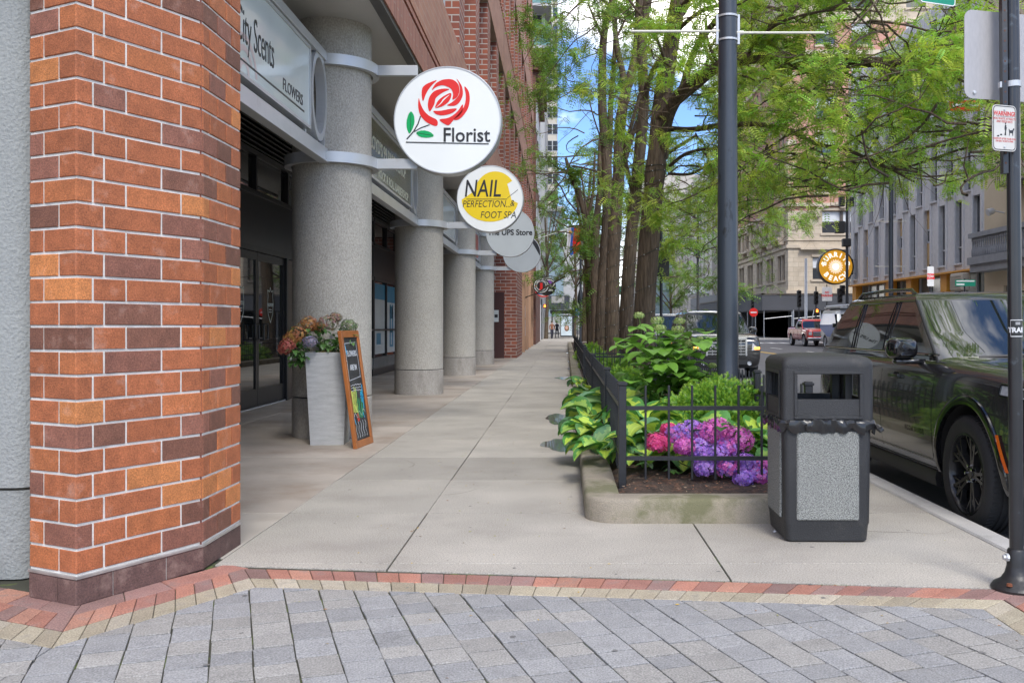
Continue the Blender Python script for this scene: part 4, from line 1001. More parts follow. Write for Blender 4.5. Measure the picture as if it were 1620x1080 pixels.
# ================================================================= sign post at the right edge
sp = thing('sign_post', 'black round sign post with a flared iron foot, nearest the camera at the right edge', 'sign post', (2.250, 4.62, 0)); sp.rotation_euler = (0, -0.008, 0)
m_post = pbr('black_post', (0.022, 0.022, 0.024), 0.3, var=0.2, vs=6, coat=0.2, stain=((0.10, 0.12, 0.14), 14, 0.62, 0.72, 0.6))
g = MB(); g.lathe([(.033, .19), (.032, 4.6), (0, 4.6)], n=28); g.build('pole', m_post, sp, smooth=40)
g = MB(); g.lathe([(.118, .0), (.12, .012), (.108, .03), (.075, .05), (.056, .08), (.046, .12), (.044, .19), (.039, .2), (.033, .2)], n=32); foot = g.build('foot', pbr('cast_iron', (0.022, 0.021, 0.021), 0.4, var=0.3, vs=9, stain=((0.16, 0.05, 0.02), 12, 0.60, 0.68, 0.7), bump=.2, bs=40), sp, smooth=40)
g = MB(); g.lathe([(0, 0), (.02, 0), (.02, .012), (.012, .014), (.012, .026), (0, .028)], Matrix.Translation((-.046, -.01, .16)) @ Matrix.Rotation(-PI/2, 4, 'Y'), 8); g.build('bolt', m_alu, foot)
g = MB(); g.lathe([(0, 0), (.015, 0), (.013, .012), (0, .014)], Matrix.Translation((-.07, -.07, .035)), 8); g.build('bolt', pbr('rust', (0.16, 0.05, 0.02), 0.8), foot)
# perforated square post beside the tube
g = MB(); g.box(-.058, -.033, -.018, .018, 2.05, 4.6)
g.build('perforated_post', m_post, sp)
g = MB()
for k in range(48): g.lathe([(0, 0), (.0055, 0)], face_cam(-.046, -.0185, 2.1+.05*k), 8)
g.build('holes', pbr('hole_rust', (0.10, 0.045, 0.03), 0.9), sp)
g = MB(); g.lathe([(.048, 3.18-.2), (.055, 3.18-.2), (.055, 3.22-.2), (.048, 3.22-.2)], n=28, close=True)
g = MB(); zc_ = H-(134-VY)*4.62/F; g.lathe([(.033, zc_-.014), (.038, zc_-.014), (.038, zc_+.014), (.033, zc_+.014)], n=28, close=True); g.box(-.068, -.032, -.012, .012, zc_-.016, zc_+.012); g.build('band_clamp', m_alu, sp)
st = MB(); zt_ = H-(519-VY)*4.62/F
for j in range(2): pass
def arcpt(a, r=.0335): return (r*math.sin(a), -r*math.cos(a))
def arcstrip(mb, a0, a1, z0, z1, r=.0335, n=8):
    for k in range(n):
        x0, y0 = arcpt(a0+(a1-a0)*k/n, r); x1, y1 = arcpt(a0+(a1-a0)*(k+1)/n, r); mb.poly([(x0, y0, z0), (x1, y1, z0), (x1, y1, z1), (x0, y0, z1)])
arcstrip(st, R(-62), R(62), zt_-.045, zt_+.045)
k_ = st.build('sticker', pbr('sticker_black', (0.02, 0.02, 0.02), 0.3), sp)
st = MB()
for (a, b, c, d) in ((-60, 60, -.042, -.038), (-60, 60, .038, .042), (-60, -57, -.042, .042), (57, 60, -.042, .042)): arcstrip(st, R(a), R(b), zt_+c, zt_+d, .0342)
vs, fs = text_mb('TRAIN', .034, .0005, bold=.0015, sx=1.0)
st.raw([((.0344+v.z)*math.sin(v.x/.034), -(.0344+v.z)*math.cos(v.x/.034), zt_-.02+v.y) for v in vs], fs)
for s_ in (-1, 1): arcstrip(st, R(-20), R(20), zt_+.018 if s_ > 0 else zt_+.026, zt_+.021 if s_ > 0 else zt_+.029, .0342)
st.build('sticker_print', pbr('sticker_white', (0.65, 0.65, 0.65), 0.4), k_)
# back of a big aluminium sign, seen behind the post
m_back = pbr('sign_back', (0.40, 0.385, 0.385), 0.5, metal=0.25, var=0.05, vs=6, speck=0.06, ss=90, stain=((0.55, 0.54, 0.53), 7, 0.66, 0.74, 0.5), stretch=(1, 1, .3))
def rrect(w_, h_, r, n=8):
    return [(sx*(w_/2-r)+r*math.cos(a0+k/n*PI/2), sy*(h_/2-r)+r*math.sin(a0+k/n*PI/2)) for (sx, sy, a0) in ((1, -1, -PI/2), (1, 1, 0), (-1, 1, PI/2), (-1, -1, PI)) for k in range(n+1)]
def plate_sign(name, label, cat, c, yaw, w_, h_, r, mat, th=0.004):
    t = thing(name, label, cat, c, rz=yaw); g = MB(); g.prism(rrect(w_, h_, r), lambda x, y, tt: (x, -tt, y), 0, th); g.build('plate', mat, t); return t
c = at(1562, 88, 4.70); 
bs_ = plate_sign('sign_board', 'bare grey back of a large rounded sign board bolted to the near post', 'sign', (2.30, 4.72, H+(515-92)*4.72/F), R(14), 0.62, 0.44, .045, m_back)
g = MB()
for (x, z) in ((-.09, .20), (-.255, -.19), (.2, .2)): g.lathe([(0, 0), (.010, 0), (.008, .008), (0, .009)], Matrix.Translation((x, -.004, z)) @ FACE_CAM, 10)
g.build('rivets', m_alu, bs_)
# dog-waste warning sign
c = at(1595, 200, 4.50)
ws = plate_sign('warning_sign', 'small white sign with red WARNING lettering about dog waste, clamped to the near post', 'sign', (c.x, 4.545, c.z), R(18), 0.142, 0.222, .022, pbr('sign_white', (0.56, 0.54, 0.50), 0.35, var=.06, vs=8), .004)
g = MB(); o_ = rrect(.134, .214, .019); i_ = rrect(.126, .206, .016)
for j in range(len(o_)):
    q = (j+1) % len(o_); g.poly([(o_[j][0], -.0046, o_[j][1]), (o_[q][0], -.0046, o_[q][1]), (i_[q][0], -.0046, i_[q][1]), (i_[j][0], -.0046, i_[j][1])])
MW = Matrix.Translation((0, -.0046, 0)) @ FACE_CAM
g.box(-.05, .05, -.0046, -.004, .055, .0565)
# walking man and dog
def silh(mb, pts, ox, oz, s_): mb.prism([(x*s_+ox, z*s_+oz) for x, z in pts], lambda x, y, tt: (x, -.0042-tt, y), 0, .0008)
silh(g, [(0, 0), (1.5, 0), (1.6, 6), (2.6, 11), (3.4, 12), (3.2, 13), (2.2, 12.4), (2.2, 16), (1, 17.5), (-.5, 17), (-1.4, 14), (-1.4, 9), (-.4, 9), (-.6, 5), (-1.8, .3), (-.3, 0), (.5, 5)], .005, -.035, .003)
silh(g, [(1.2*math.cos(a)+.6, 1.4*math.sin(a)+19.3) for a in [k*PI/6 for k in range(12)]], .005, -.035, .003)
silh(g, [(0, 0), (.7, 0), (1.2, 3), (4.6, 3), (5, 0), (5.7, 0), (5.9, 4), (6.8, 7), (7.6, 7.4), (7.2, 8.8), (5.8, 8.6), (5, 6.6), (1, 6.2), (0, 8), (-.6, 7.6), (.2, 4)], .028, -.035, .0042)
silh(g, [(0, 0), (3, 0), (3.4, 1), (2, 2), (.5, 1.4)], -.045, -.043, .004); silh(g, [(0, 0), (3, 0), (3.4, 1), (2, 2), (.5, 1.4)], -.027, -.036, .004)
g.build('black_print', m_ink, ws)
g = MB()
put_text(g, 'WARNING!', MW @ Matrix.Translation((0, .060, 0)), .030, .0003, sx=.84, bold=.0008)
for i, (s_, zz, sz) in enumerate((('DOG WASTE ATTRACTS', .040, .0155), ('AND FEEDS RATS', .026, .0155), ('CLEAN UP AFTER YOUR DOG', -.056, .0128), ('OR RISK TICKET & FINE', -.068, .0128), ('Chicago Municipal Code', -.082, .009), ('Section 7-12-420', -.091, .009))):
    if i > 3: continue
    put_text(g, s_, MW @ Matrix.Translation((0, zz, 0)), sz, .0003, sx=.80)
g.build('red_print', pbr('print_red', (0.55, 0.03, 0.03), 0.5), ws)
g = MB()
for z in (.088, -.092): g.lathe([(0, 0), (.006, 0), (.005, .004), (0, .005)], Matrix.Translation((.0, -.0045, z)) @ FACE_CAM, 8)
g.build('bolts', m_alu, ws)
# right-hand side panel at the edge of the frame
plate_sign('sign_board', 'pale sign board right of the near post, cut by the frame edge', 'sign', (2.62, 4.80, H+(515-90)*4.8/F), R(-24), 0.60, 0.42, .04, m_back)
# street-name sign peeping in at the top
c = at(1483, -9, 7.2); q = plate_sign('street_name_sign', 'green street name sign only just showing at the top of the picture', 'sign', (c.x, 7.2, c.z), R(20), 0.34, 0.16, .03, pbr('sign_green', (0.0, 0.22, 0.13), 0.4), .004)
g = MB(); o_ = rrect(.34, .16, .03); i_ = rrect(.325, .145, .024)
for j in range(len(o_)):
    k = (j+1) % len(o_); g.poly([(o_[j][0], -.0046, o_[j][1]), (o_[k][0], -.0046, o_[k][1]), (i_[k][0], -.0046, i_[k][1]), (i_[j][0], -.0046, i_[j][1])])
g.build('border', pbr('sign_paint_white', (0.7, 0.7, 0.7), 0.4), q)
# ================================================================= flower pot and chalk board
pot = thing('flower_pot', 'tall square tapered grey planter pot in front of the nearest column', 'pot', (-2.565, 10.37, 0), rz=R(4))
m_pot = pbr('brushed_grey_pot', (0.46, 0.47, 0.475), 0.55, var=0.14, vs=5, speck=0.1, ss=60, stretch=(1, 1, 5), stain=((0.33, 0.34, 0.35), 7, 0.5, 0.7, 0.5))
g = MB(); g.loft([rsq(.182, .008, 0, 2), rsq(.228, .008, .985, 2), rsq(.230, .008, 1.01, 2), rsq(.205, .006, 1.01, 2), rsq(.2, .006, .95, 2)], cap=True); g.build('pot', m_pot, pot, smooth=30)
g = MB(); vs = []
n = 14
for j in range(n+1):
    for i in range(n+1):
        x = -.2+.4*i/n; y = -.2+.4*j/n; vs.append((x, y, .985+.05*(1-max(abs(x), abs(y))/.2)+.018*noise.noise(Vector((x*18, y*18, 1)))))
g.raw(vs, [(j*(n+1)+i, j*(n+1)+i+1, (j+1)*(n+1)+i+1, (j+1)*(n+1)+i) for j in range(n) for i in range(n)])
g.build('moss', pbr('dry_moss', (0.16, 0.13, 0.03), 1, var=.4, vs=20, bump=1, bs=90), pot, smooth=60)
# chalk board leaning on the pot: plane spanned by s (along the board) and u (up the board)
P00 = Vector((-2.165, 9.86, 0)); P10 = Vector((-2.10, 10.42, 0)); P01 = Vector((-2.335, 9.92, 1.245)); 
sx_ = (P10-P00); wB = sx_.length; sx_.normalize(); uz = (P01-P00); hB = uz.length; uz = (uz-sx_*uz.dot(sx_)).normalized(); nz = sx_.cross(uz)
if nz.x < 0: nz = -nz
MBd = Matrix(((sx_.x, uz.x, nz.x, 0), (sx_.y, uz.y, nz.y, 0), (sx_.z, uz.z, nz.z, 0), (0, 0, 0, 1)))
cb = thing('chalkboard', 'tall narrow chalk board with an orange wooden frame, leaning against the flower pot', 'chalkboard', P00)
wB = 0.56
m_wood = pbr('orange_wood', (0.36, 0.12, 0.03), 0.45, var=0.25, vs=6, stretch=(1, 1, .4), coat=.3, stain=((0.5, 0.4, 0.3), 10, .66, .74, .5))
g = MB()
for (a, b, c, d) in ((0, wB, 0, .075), (0, wB, hB-.075, hB), (0, .055, .075, hB-.075), (wB-.055, wB, .075, hB-.075)): g.box(a, b, c, d, -.03, .012, M=MBd)
g.build('frame', m_wood, cb, bevel=.004)
g = MB(); g.box(.05, wB-.05, .07, hB-.07, -.018, -.004, M=MBd); g.build('slate', pbr('slate_black', (0.028, 0.03, 0.033), 0.6, var=.3, vs=5, stain=((0.1, 0.1, 0.1), 5, .5, .7, .3)), cb)
def chalk(name, strokes, col, wd=.007):
    g = MB()
    for s_ in strokes:
        for a in range(len(s_)-1):
            (x0, y0), (x1, y1) = s_[a], s_[a+1]; l = math.hypot(x1-x0, y1-y0) or 1e-6; nx, ny = -(y1-y0)/l*wd/2, (x1-x0)/l*wd/2
            g.prism([(x0+nx, y0+ny), (x1+nx, y1+ny), (x1-nx, y1-ny), (x0-nx, y0-ny)], lambda x, y, t: MBd @ Vector((x, y, -.0035+t)), 0, .0012)
    return g.build(name, pbr('chalk_'+name, col, .9, var=.2, vs=60), cb)
rs = random.Random(4); W_ = []
def scrib(x0, x1, y, h_, n): return [[(x0+(x1-x0)*k/n+rs.uniform(-.004, .004), y+rs.uniform(0, h_)) for k in range(n+1)]]
g = MB()
for (s_, yy, sz) in (('FLOWERS', .98, .088), ('ARE IN', .83, .085)):
    put_text(g, s_, MBd @ Matrix.Translation((wB/2, yy, -.0035)), sz, .0008, sx=.85 if sz > .11 else .8, bold=.001)
g.build('lettering', pbr('chalk_white', (0.6, 0.62, 0.65), .9, var=.3, vs=80), cb)
wl = [[(.10, 1.12), (.45, 1.13)], [(.10, .72), (.10, 1.12)], [(.46, .74), (.46, 1.12)], [(.10, .72), (.46, .75)]]
for k in range(3): wl += scrib(.12, .44, .66-.03*k, .015, 16)
wl += [[(.1+.02*k, .335+.03*math.sin(k*.9)+.002*k), (.12+.02*k, .335+.03*math.sin((k+1)*.9)+.002*k)] for k in range(18)]
for k in range(5):
    x = .12+.075*k; wl += [[(x+.014*math.sin(j*1.3), .10+j*.022), (x+.014*math.sin((j+1)*1.3), .10+(j+1)*.022)] for j in range(8)]
chalk('white_lines', wl, (0.55, 0.57, 0.6), .0055)
chalk('yellow_stems', [[(.11+.03*k, .36+.02*rs.random()), (.115+.033*k+rs.uniform(-.02, .02), .60+.05*rs.random())] for k in range(5)]+[[(.13+.05*k, .40), (.15+.05*k, .46)] for k in range(3)], (0.55, 0.62, 0.12), .016)
chalk('green_leaves', [[(.20+.025*k, .30+.02*rs.random()), (.22+.028*k+rs.uniform(-.03, .03), .5+.12*rs.random())] for k in range(9)], (0.03, 0.30, 0.12), .010)
chalk('blue_petals', [[(.42+.05*math.cos(a), .53+.07*math.sin(a)), (.42-.05*math.cos(a), .53-.07*math.sin(a))] for a in (0.2, .9, 1.6, 2.3, 2.8)]+[[(.44, .4), (.46, .66)], [(.09, .33), (.12, .25)], [(.38, .36), (.42, .30)], [(.13, 1.0), (.1, 1.12)]], (0.02, 0.35, 0.62), .016)
chalk('red_petals', [[(.22+.04*math.cos(a), .32+.05*math.sin(a)), (.22-.04*math.cos(a), .32-.05*math.sin(a))] for a in (0.2, 1.0, 1.8, 2.5)], (0.55, 0.06, 0.04), .018)
# ================================================================= plants
m_leafA = pbr('leaf_tissue', (0.1, 0.2, 0.03), 0.42, var=0.10, vs=12, attr=True, trans=0.28)
m_petal = pbr('petal_tissue', (0.4, 0.1, 0.4), 0.6, var=0.0, attr=True, trans=0.25)
m_stem = pbr('stem_green', (0.10, 0.17, 0.04), 0.6, var=0.1)
def leaf(mb, base, az, ln, wd, droop, rise, cols, nu=7, nv=6, cup=0.15, ripple=0.0, tip=1.5, twist=0.0):
    """broad leaf starting at base, heading az, arching; cols = function(|v|, u)->colour"""
    d = Vector((math.cos(az), math.sin(az), 0)); s_ = Vector((-d.y, d.x, 0)); P = []
    pos = Vector(base); ang = rise; st = ln/nu; mid = [pos.copy()]; angs = [ang]
    for k in range(nu):
        pos = pos+(d*math.cos(ang)+Vector((0, 0, math.sin(ang))))*st; ang -= droop/nu; mid.append(pos.copy()); angs.append(ang)
    i0 = len(mb.v)
    for k in range(nu+1):
        u = k/nu; w_ = wd*max(0.0, math.sin(PI*min(1, u**0.75)))**0.8*(1 if u < .98 else .0)
        up = Vector((0, 0, 1))*math.cos(angs[k])-d*math.sin(angs[k])
        for j in range(nv+1):
            v = -1+2*j/nv
            q = mid[k]+s_*(v*w_*.5)+up*(cup*w_*(abs(v)**1.4)+ripple*w_*math.cos(v*10+u*3)*(1-u))+up*twist*v*w_
            mb.v.append(tuple(q))
    for k in range(nu):
        for j in range(nv):
            mb.f.append((i0+k*(nv+1)+j, i0+k*(nv+1)+j+1, i0+(k+1)*(nv+1)+j+1, i0+(k+1)*(nv+1)+j)); mb.m.append(0)
            v = abs(-1+2*(j+.5)/nv); mb.c.append(cols(v, (k+.5)/nu))
def hosta(x, y, z, n, size, label, seed, spread=(0, 2*PI), up=1.0):
    r = random.Random(seed); t = thing('hosta', label, 'plant', (x, y, z), group='variegated hostas in the planter'); g = MB(); st = MB()
    for k in range(n):
        az = spread[0]+(spread[1]-spread[0])*(k+r.random()*.7)/n; tier = k % 3
        el = r.uniform(.5, 1.25)*up*(0.65+.25*tier); pl = size*r.uniform(.45, .95)
        b = Vector((math.cos(az)*math.cos(el)*pl*.75, math.sin(az)*math.cos(el)*pl*.75, math.sin(el)*pl))
        st.tube([(0, 0, 0), tuple(b*.5+Vector((0, 0, .04))), tuple(b)], [.007, .005, .004], 5)
        kk = r.uniform(.8, 1.2); mode = r.random()
        edge = (0.09*kk, 0.27*kk, 0.06*kk); mid = (0.52*kk, 0.70*kk, 0.09*kk) if mode < .7 else (0.36*kk, 0.58*kk, 0.10*kk)
        if mode > .9: edge = (.14*kk, .30*kk, .15*kk); mid = (.30*kk, .50*kk, .20*kk)
        thr = r.uniform(.45, .75)
        ca = edge; cb_ = mid
        leaf(g, b, az+r.uniform(-.3, .3), size*r.uniform(.9, 1.3), size*r.uniform(.78, 1.05), r.uniform(1.0, 1.8), el*.5+r.uniform(0, .25),
             lambda v, u, a=ca, m_=cb_, th=thr, q=r.uniform(0, 6): (a if v > th+.15*math.sin(u*17+q) else tuple(c*(1-.18*abs(math.sin(v*16))) for c in m_)), nu=12, nv=16, cup=.18, ripple=.02, twist=r.uniform(-.15, .15))
    g.build('leaves', m_leafA, t, smooth=180); st.build('stalks', m_stem, t, smooth=60)
    return t
hs = [(0.40, 7.75, .16, 9, .235, 'broad striped hosta flopping over the planter wall, nearest the camera'),
      (0.37, 8.75, .18, 12, .285, 'large hosta hanging far over the pavement side of the planter wall, second in the row'),
      (0.38, 9.9, .2, 11, .28, 'hosta on the wall side third from the front of the planter'),
      (0.42, 12.6, .16, 9, .28, 'small hosta poking through the fence halfway down the planter'),
      (0.42, 14.6, .16, 9, .26, 'small hosta on the wall side in the far half of the nearest planter'),
      (0.44, 17.2, .16, 9, .26, 'yellow-green hosta at the far corner of the nearest planter')]
for i, (x, y, z, n, s_, lb) in enumerate(hs): hosta(x, y, z, n, s_, lb, i+1, spread=(PI*.55, PI*1.5) if i < 3 else (PI*.3, PI*1.7), up=.8)
hs2 = [(0.80, 7.95, .15, 15, .34, 'blue-green edged hosta just behind the front fence, left of the hydrangea'),
       (1.15, 8.25, .15, 16, .34, 'hosta right behind the hydrangea blooms, centre of the planter'),
       (1.62, 7.85, .15, 15, .34, 'hosta behind the hydrangea at the right, beside the trash can'),
       (1.78, 7.25, .15, 8, .27, 'low hosta at the right end of the front fence next to the trash can'),
       (0.66, 7.55, .15, 8, .25, 'small hosta at the corner post of the front fence'),
       (0.78, 9.3, .2, 14, .36, 'big round-leaved hosta rising left of the yew bush'),
       (0.70, 10.6, .2, 10, .34, 'yellow hosta with upright leaves beside the white-headed hydrangea'),
       (1.75, 9.0, .2, 10, .32, 'hosta by the foot of the lamp post'),
       (0.95, 7.6, .15, 12, .27, 'hosta with pale leaves between the corner post and the pink heads'),
       (1.36, 7.75, .15, 14, .32, 'hosta in the shade just behind the rightmost purple heads'),
       (1.05, 9.0, .2, 14, .38, 'big hosta filling the gap between yew mound and pavement fence'),
       (0.75, 8.5, .18, 12, .32, 'yellow-green hosta close behind the second fence post')]
for i, (x, y, z, n, s_, lb) in enumerate(hs2): hosta(x, y, z, n, s_, lb, i+20)
# ---- mophead hydrangea
def head(mb, c, rad, cols, n=110, r=random, fs=.017, squash=.8):
    for k in range(n):
        z = 1-1.75*(k+.5)/n; a = k*2.39996+r.uniform(-.15, .15); q = math.sqrt(max(0, 1-z*z)); nrm = Vector((q*math.cos(a), q*math.sin(a), z)).normalized()
        p = Vector(c)+Vector((nrm.x*rad, nrm.y*rad, nrm.z*rad*squash))*r.uniform(.84, 1.10)*(1+.10*noise.noise(nrm*2.2+Vector(c)*9)); u = nrm.orthogonal().normalized(); v = nrm.cross(u); a0 = r.uniform(0, PI)
        u, v = u*math.cos(a0)+v*math.sin(a0), v*math.cos(a0)-u*math.sin(a0); col = cols(r, nrm); s_ = fs*r.uniform(.8, 1.2)
        tl = nrm*r.uniform(-.2, .5)*s_
        for (du, dv) in ((u, v), (v, -u), (-u, -v), (-v, u)):
            mb.poly([p, p+(du*.8-dv*.55)*s_+tl*.6, p+du*1.15*s_+tl, p+(du*.8+dv*.55)*s_+tl*.6], 0, tuple(x*r.uniform(.85, 1.15) for x in col))
pk = lambda r, n: random.choice([(0.62, 0.12, 0.46), (0.55, 0.10, 0.42), (0.70, 0.2, 0.52)])
pu = lambda r, n: random.choice([(0.34, 0.17, 0.62), (0.42, 0.2, 0.66), (0.50, 0.28, 0.70), (0.30, 0.16, 0.55)])
mixc = lambda r, n: pk(r, n) if r.random() < .5 else pu(r, n)
hotp = lambda r, n: random.choice([(0.66, 0.05, 0.20), (0.72, 0.10, 0.28)])
hy = thing('hydrangea', 'low hydrangea bush with round pink and purple flower heads behind the front fence', 'flowering shrub', (1.2, 7.15, .14))
hd = [(1040, 700, 7.0, .085, hotp), (1058, 680, 7.25, .06, hotp), (1073, 690, 7.1, .10, mixc), (1095, 682, 7.2, .10, pu), (1120, 688, 7.15, .11, pk), (1104, 710, 7.0, .09, pu), (1083, 706, 6.95, .075, pk),
      (1135, 678, 7.35, .10, pk), (1168, 695, 7.1, .11, pk), (1150, 708, 7.05, .08, mixc), (1130, 722, 6.95, .10, pu), (1115, 738, 6.9, .085, pu), (1150, 738, 6.9, .09, mixc), (1178, 735, 6.95, .10, pu), (1200, 750, 6.9, .085, mixc), (1176, 757, 6.86, .07, pu), (1205, 738, 7.1, .08, pk)]
st = MB()
for i, (px, py, d, rd, cf) in enumerate(hd):
    g = MB(); r = random.Random(i); c = at(px, py, d)-Vector((1.2, 7.15, .14)); head(g, c, rd*1.06, cf, 150, r, .0165); g.build('flower_head', m_petal, hy)
    st.tube([(0.0+random.uniform(-.1, .1), .1, 0), (c.x*.6, c.y*.6+.05, c.z*.4), (c.x, c.y, c.z)], .005, 5)
st.build('stems', m_stem, hy)
g = MB(); r = random.Random(5)
for k in range(60):
    c = at(r.uniform(1020, 1215), r.uniform(670, 765), r.uniform(6.98, 7.5))-Vector((1.2, 7.15, .14)); c.z = max(c.z, .05); kk = r.uniform(.7, 1.2)
    leaf(g, c, r.uniform(0, 2*PI), r.uniform(.09, .14), r.uniform(.06, .09), .8, r.uniform(-.3, .6), lambda v, u, kk=kk: (0.055*kk, 0.15*kk, 0.025*kk), 4, 4)
g.build('leaves', m_leafA, hy, smooth=180)
# ---- tall white-green hydrangea
th_ = thing('panicle_hydrangea', 'tall green hydrangea with small pale green flower heads, left of the lamp post', 'flowering shrub', (1.15, 10.6, .15)); O = Vector((1.15, 10.6, .15))
pale = lambda r, n: random.choice([(0.34, 0.44, 0.13), (0.42, 0.5, 0.2), (0.3, 0.4, 0.12)])
hp = [(1011, 499, 10.9, .058), (1040, 507, 10.6, .07), (1044, 519, 10.3, .06), (1075, 508, 10.9, .06), (1073, 521, 10.4, .065), (1107, 537, 10.5, .045), (1092, 543, 10.2, .06), (1083, 558, 10.0, .045), (1127, 578, 10.1, .04)]
st = MB(); g = MB(); r = random.Random(3)
for i, (px, py, d, rd) in enumerate(hp):
    q = MB(); c = at(px, py, d)-O; head(q, c, rd*1.12, pale, 90, random.Random(i), .010, .6); q.build('flower_head', m_petal, th_)
    b = Vector((c.x*.25, c.y*.25, 0)); pts = [b, b.lerp(c, .5)+Vector((r.uniform(-.05, .05), 0, .05)), c]; st.tube(pts, [.009, .007, .005], 6)
    for k in range(8):
        tt = .35+.6*k/8; p = b.lerp(c, tt); kk = r.uniform(.75, 1.25)
        for s_ in (0, PI):
            leaf(g, p, k*1.9+s_+r.uniform(-.3, .3), r.uniform(.18, .27), r.uniform(.17, .24), r.uniform(.7, 1.4), r.uniform(.0, .5), lambda v, u, kk=kk: tuple(x*(1-.15*abs(math.sin(v*9))) for x in (0.22*kk, 0.46*kk, 0.06*kk)), 6, 6, cup=.1)
for k in range(70):
    p = at(r.uniform(985, 1130), r.uniform(520, 610), r.uniform(9.6, 11))-O; kk = r.uniform(.7, 1.25)
    if p.z < .05: p.z = .1
    leaf(g, p, r.uniform(0, 2*PI), r.uniform(.17, .26), r.uniform(.16, .22), r.uniform(.7, 1.5), r.uniform(-.1, .6), lambda v, u, kk=kk: tuple(x*(1-.15*abs(math.sin(v*9))) for x in (0.20*kk, 0.42*kk, 0.06*kk)), 6, 6, cup=.1)
g.build('leaves', m_leafA, th_, smooth=180); st.build('stems', m_stem, th_)
# ---- yew / juniper mounds made of feathery shoots
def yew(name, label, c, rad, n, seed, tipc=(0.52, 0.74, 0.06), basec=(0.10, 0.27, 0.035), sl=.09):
    r = np.random.default_rng(seed); t = thing(name, label, 'shrub', c, group='low evergreen bushes in the planters'); V = []; Fc = []; Cc = []
    st_ = MB()
    for k in range(10):
        a = k*.63; st_.tube([(0, 0, 0), (rad[0]*.5*math.cos(a), rad[1]*.5*math.sin(a), rad[2]*.6)], [.015, .006], 5)
    st_.build('branches', MATS.get('bark') or pbr('bark_small', (0.09, 0.06, 0.04), .9), t)
    vs = []; fs = []; cs = []
    for k in range(n):
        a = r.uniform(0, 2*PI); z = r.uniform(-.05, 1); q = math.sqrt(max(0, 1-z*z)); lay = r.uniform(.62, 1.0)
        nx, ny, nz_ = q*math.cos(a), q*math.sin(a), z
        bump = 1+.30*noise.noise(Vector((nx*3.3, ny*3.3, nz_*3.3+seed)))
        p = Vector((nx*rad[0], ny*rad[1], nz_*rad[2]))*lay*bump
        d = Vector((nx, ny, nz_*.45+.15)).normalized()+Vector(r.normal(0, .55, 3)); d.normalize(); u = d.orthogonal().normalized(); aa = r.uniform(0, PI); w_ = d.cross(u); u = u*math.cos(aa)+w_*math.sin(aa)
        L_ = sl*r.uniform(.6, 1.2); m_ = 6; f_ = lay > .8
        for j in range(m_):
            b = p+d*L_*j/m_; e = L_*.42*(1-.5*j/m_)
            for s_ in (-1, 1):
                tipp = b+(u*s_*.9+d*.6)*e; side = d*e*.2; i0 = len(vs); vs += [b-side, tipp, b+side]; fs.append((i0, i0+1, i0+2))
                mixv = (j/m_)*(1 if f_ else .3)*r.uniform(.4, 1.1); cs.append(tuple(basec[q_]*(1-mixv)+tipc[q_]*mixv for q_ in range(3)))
    g = MB(); g.v = [tuple(v) for v in vs]; g.f = fs; g.m = [0]*len(fs); g.c = cs; g.build('foliage', m_leafA, t)
    return t
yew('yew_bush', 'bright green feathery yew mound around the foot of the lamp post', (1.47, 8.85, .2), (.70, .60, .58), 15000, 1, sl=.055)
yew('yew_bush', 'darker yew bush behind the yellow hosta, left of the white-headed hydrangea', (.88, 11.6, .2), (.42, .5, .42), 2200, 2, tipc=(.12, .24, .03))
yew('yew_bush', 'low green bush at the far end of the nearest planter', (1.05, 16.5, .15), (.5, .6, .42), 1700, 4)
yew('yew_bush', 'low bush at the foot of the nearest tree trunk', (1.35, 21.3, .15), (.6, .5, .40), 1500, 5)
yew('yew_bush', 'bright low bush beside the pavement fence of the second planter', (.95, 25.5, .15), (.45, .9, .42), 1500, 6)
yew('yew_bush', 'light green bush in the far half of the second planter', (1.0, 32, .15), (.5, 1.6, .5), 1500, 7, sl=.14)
# ---- dried hydrangeas in the pot
fb = thing('flower_arrangement', 'dried hydrangea arrangement in rust, brown and mauve on top of the grey pot', 'flowers', (-2.565, 10.37, 1.0)); O = Vector((-2.565, 10.37, 1.0))
c1 = lambda r, n: random.choice([(0.42, 0.17, 0.05), (0.5, 0.26, 0.08), (0.34, 0.12, 0.05)]); c2 = lambda r, n: random.choice([(0.32, 0.2, 0.12), (0.28, 0.24, 0.16), (0.2, 0.2, 0.12), (0.3, 0.16, 0.14)])
c3 = lambda r, n: random.choice([(0.5, 0.14, 0.1), (0.42, 0.1, 0.08), (0.5, 0.22, 0.15)]); c4 = lambda r, n: random.choice([(0.24, 0.22, 0.3), (0.3, 0.26, 0.33), (0.2, 0.2, 0.24)]); c5 = lambda r, n: random.choice([(0.14, 0.2, 0.08), (0.2, 0.22, 0.12), (0.12, 0.14, 0.08)])
for i, (px, py, d, rd, cf) in enumerate([(489, 513, 10.3, .095, c1), (505, 519, 10.4, .07, c1), (470, 530, 10.2, .10, c1), (455, 547, 10.15, .085, c3), (461, 537, 10.2, .08, c1), (518, 512, 10.3, .10, c2), (531, 503, 10.4, .06, c2), (491, 541, 10.05, .07, c4), (552, 516, 10.35, .085, c5), (478, 520, 10.3, .08, c2), (450, 553, 10.2, .06, c3)]):
    g = MB(); head(g, at(px, py, d)-O, rd*1.1, cf, 90, random.Random(i+40), .016, .85); g.build('flower_head', m_petal, fb)
g = MB(); r = random.Random(9); st = MB()
